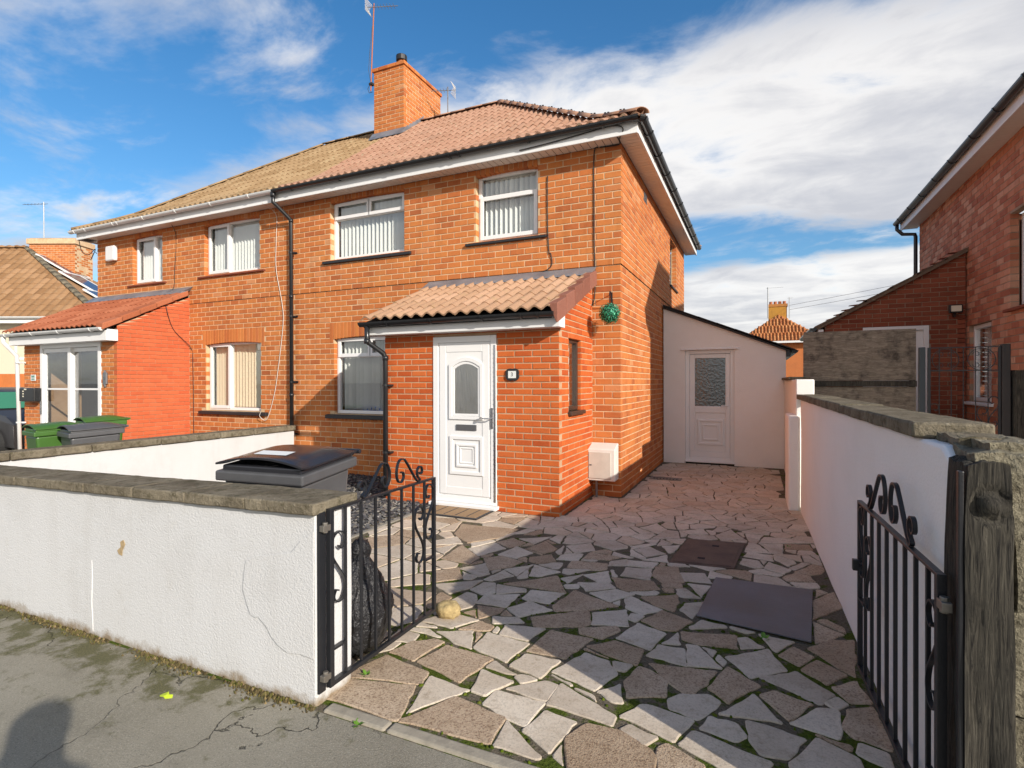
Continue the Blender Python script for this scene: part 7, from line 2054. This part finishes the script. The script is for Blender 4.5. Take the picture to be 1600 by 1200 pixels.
# ------------------------------------------------------------------ parked car glimpsed at the far left
car = root('parked_car', (-14.0, -0.55, 0), 'dark grey car with green tinted windscreen nosing past the white downpipe', 'car')
cx = -14.15
prf = [(-2.1, 0.35, 0.35), (-2.1, 0.85, 0.8), (-1.95, 1.0, 0.85), (-1.55, 1.08, 0.86), (-1.1, 1.40, 0.66), (-0.2, 1.46, 0.62), (0.45, 1.36, 0.64), (1.05, 0.98, 0.85), (1.75, 0.86, 0.82), (2.08, 0.70, 0.72), (2.12, 0.35, 0.60)]
q = MB(); vs = []; n_ = len(prf)
for (x, z, hw) in prf:
    lowz = 0.22
    for (yy, z2) in ((-0.86*(hw/0.86 if hw > 0.8 else 1), lowz), (-0.88, min(z, 0.75)), (-0.85, min(z, 0.92)), (-hw, z), (hw, z), (0.85, min(z, 0.92)), (0.88, min(z, 0.75)), (0.86, lowz)):
        vs.append((cx+x, -0.55+yy, z2))
k = 8
fs = []
for i in range(n_-1):
    for j in range(k): fs.append((i*k+j, i*k+(j+1) % k, (i+1)*k+(j+1) % k, (i+1)*k+j))
fs += [tuple(range(k)), tuple((n_-1)*k+j for j in range(k-1, -1, -1))]
q.add(vs, fs); cb = q.build('body', 'car_paint', car, smooth=True); cb.data.set_sharp_from_angle(angle=R(50)); mdf = cb.modifiers.new('bevel', 'BEVEL'); mdf.width = 0.03; mdf.segments = 2
q = MB(); q.add([(cx+0.50, -1.14, 1.345), (cx+0.50, 0.04, 1.345), (cx+1.06, 0.22, 1.0), (cx+1.06, -1.32, 1.0)], [(0, 1, 2, 3)]); 
q.v = [(a, b, c+0.012) for a, b, c in q.v]; q.build('windscreen', 'glass_green', car)
for s_ in (-1, 1):
    yb = -0.55+s_*0.80
    q = MB(); q.prism([(cx-1.05, -0.55+s_*0.84, 0.99), (cx+0.95, -0.55+s_*0.855, 0.97), (cx+0.42, -0.55+s_*0.70, 1.30), (cx-0.95, -0.55+s_*0.70, 1.34)], (0, s_*0.012, 0)); q.build('side_window', 'glass_green', car)
    q = MB(); q.box(cx+0.62, cx+0.78, -0.55+s_*0.98-0.1, -0.55+s_*0.98+0.08, 0.94, 1.08); q.build('door_mirror', 'black_plastic', car, bevel=0.04)
    for x in (-1.35, 1.32):
        q = MB(); q.tube([(cx+x, -0.55+s_*0.70, 0.31), (cx+x, -0.55+s_*0.90, 0.31)], 0.31, 28); wh = q.build('wheel', 'tyre', car)
        q = MB(); q.tube([(cx+x, -0.55+s_*0.89, 0.31), (cx+x, -0.55+s_*0.91, 0.31)], 0.20, 20); q.build('rim', 'steel', wh)
    q = MB(); q.box(cx+2.0, cx+2.11, -0.55+s_*0.62-0.15, -0.55+s_*0.62+0.15, 0.60, 0.72); q.build('headlight', 'glass', car, bevel=0.03)

# ------------------------------------------------------------------ the photographer, out of frame, whose shadow lies on the pavement
def person(at, rz):
    J = {'pel': (0, 0, 0.95), 'spine': (0, 0.0, 1.15), 'chest': (0, 0.02, 1.36), 'neck': (0, 0.03, 1.50), 'head': (0, 0.06, 1.60), 'top': (0, 0.05, 1.70)}
    for s_, n in ((1, 'l'), (-1, 'r')):
        J.update({'sh'+n: (s_*0.18, 0.02, 1.42), 'el'+n: (s_*0.25, 0.0, 1.14), 'wr'+n: (s_*0.26, 0.06, 0.90), 'ha'+n: (s_*0.26, 0.08, 0.81), 'hip'+n: (s_*0.10, 0, 0.92), 'kn'+n: (s_*0.12, 0.03, 0.50), 'an'+n: (s_*0.13, -0.02, 0.08), 'to'+n: (s_*0.15, 0.14, 0.04)})
    rad = {'pel': 0.15, 'spine': 0.14, 'chest': 0.165, 'neck': 0.09, 'head': 0.135, 'top': 0.105}
    for n in 'lr': rad.update({'sh'+n: 0.075, 'el'+n: 0.05, 'wr'+n: 0.034, 'ha'+n: 0.04, 'hip'+n: 0.10, 'kn'+n: 0.062, 'an'+n: 0.045, 'to'+n: 0.04})
    E_ = [('pel', 'spine'), ('spine', 'chest'), ('chest', 'neck'), ('neck', 'head'), ('head', 'top')]
    for n in 'lr': E_ += [('chest', 'sh'+n), ('sh'+n, 'el'+n), ('el'+n, 'wr'+n), ('wr'+n, 'ha'+n), ('pel', 'hip'+n), ('hip'+n, 'kn'+n), ('kn'+n, 'an'+n), ('an'+n, 'to'+n)]
    ks = list(J); me = bpy.data.meshes.new('person')
    me.from_pydata([J[k] for k in ks], [(ks.index(a), ks.index(b)) for a, b in E_], [])
    o = bpy.data.objects.new('person', me); _place(o, None, at); o.rotation_euler.z = rz
    me.materials.append(M['cloth_dark'])
    sm = o.modifiers.new('skin', 'SKIN')
    for i, kx in enumerate(ks):
        me.skin_vertices[0].data[i].radius = (rad[kx], rad[kx]); me.skin_vertices[0].data[i].use_root = (kx == 'pel')
    ss = o.modifiers.new('subsurf', 'SUBSURF'); ss.levels = 2; ss.render_levels = 2
    tag(o, 'person in dark clothes whose shadow falls on the pavement corner', 'person')
person((2.02, -7.72, 0), R(30))
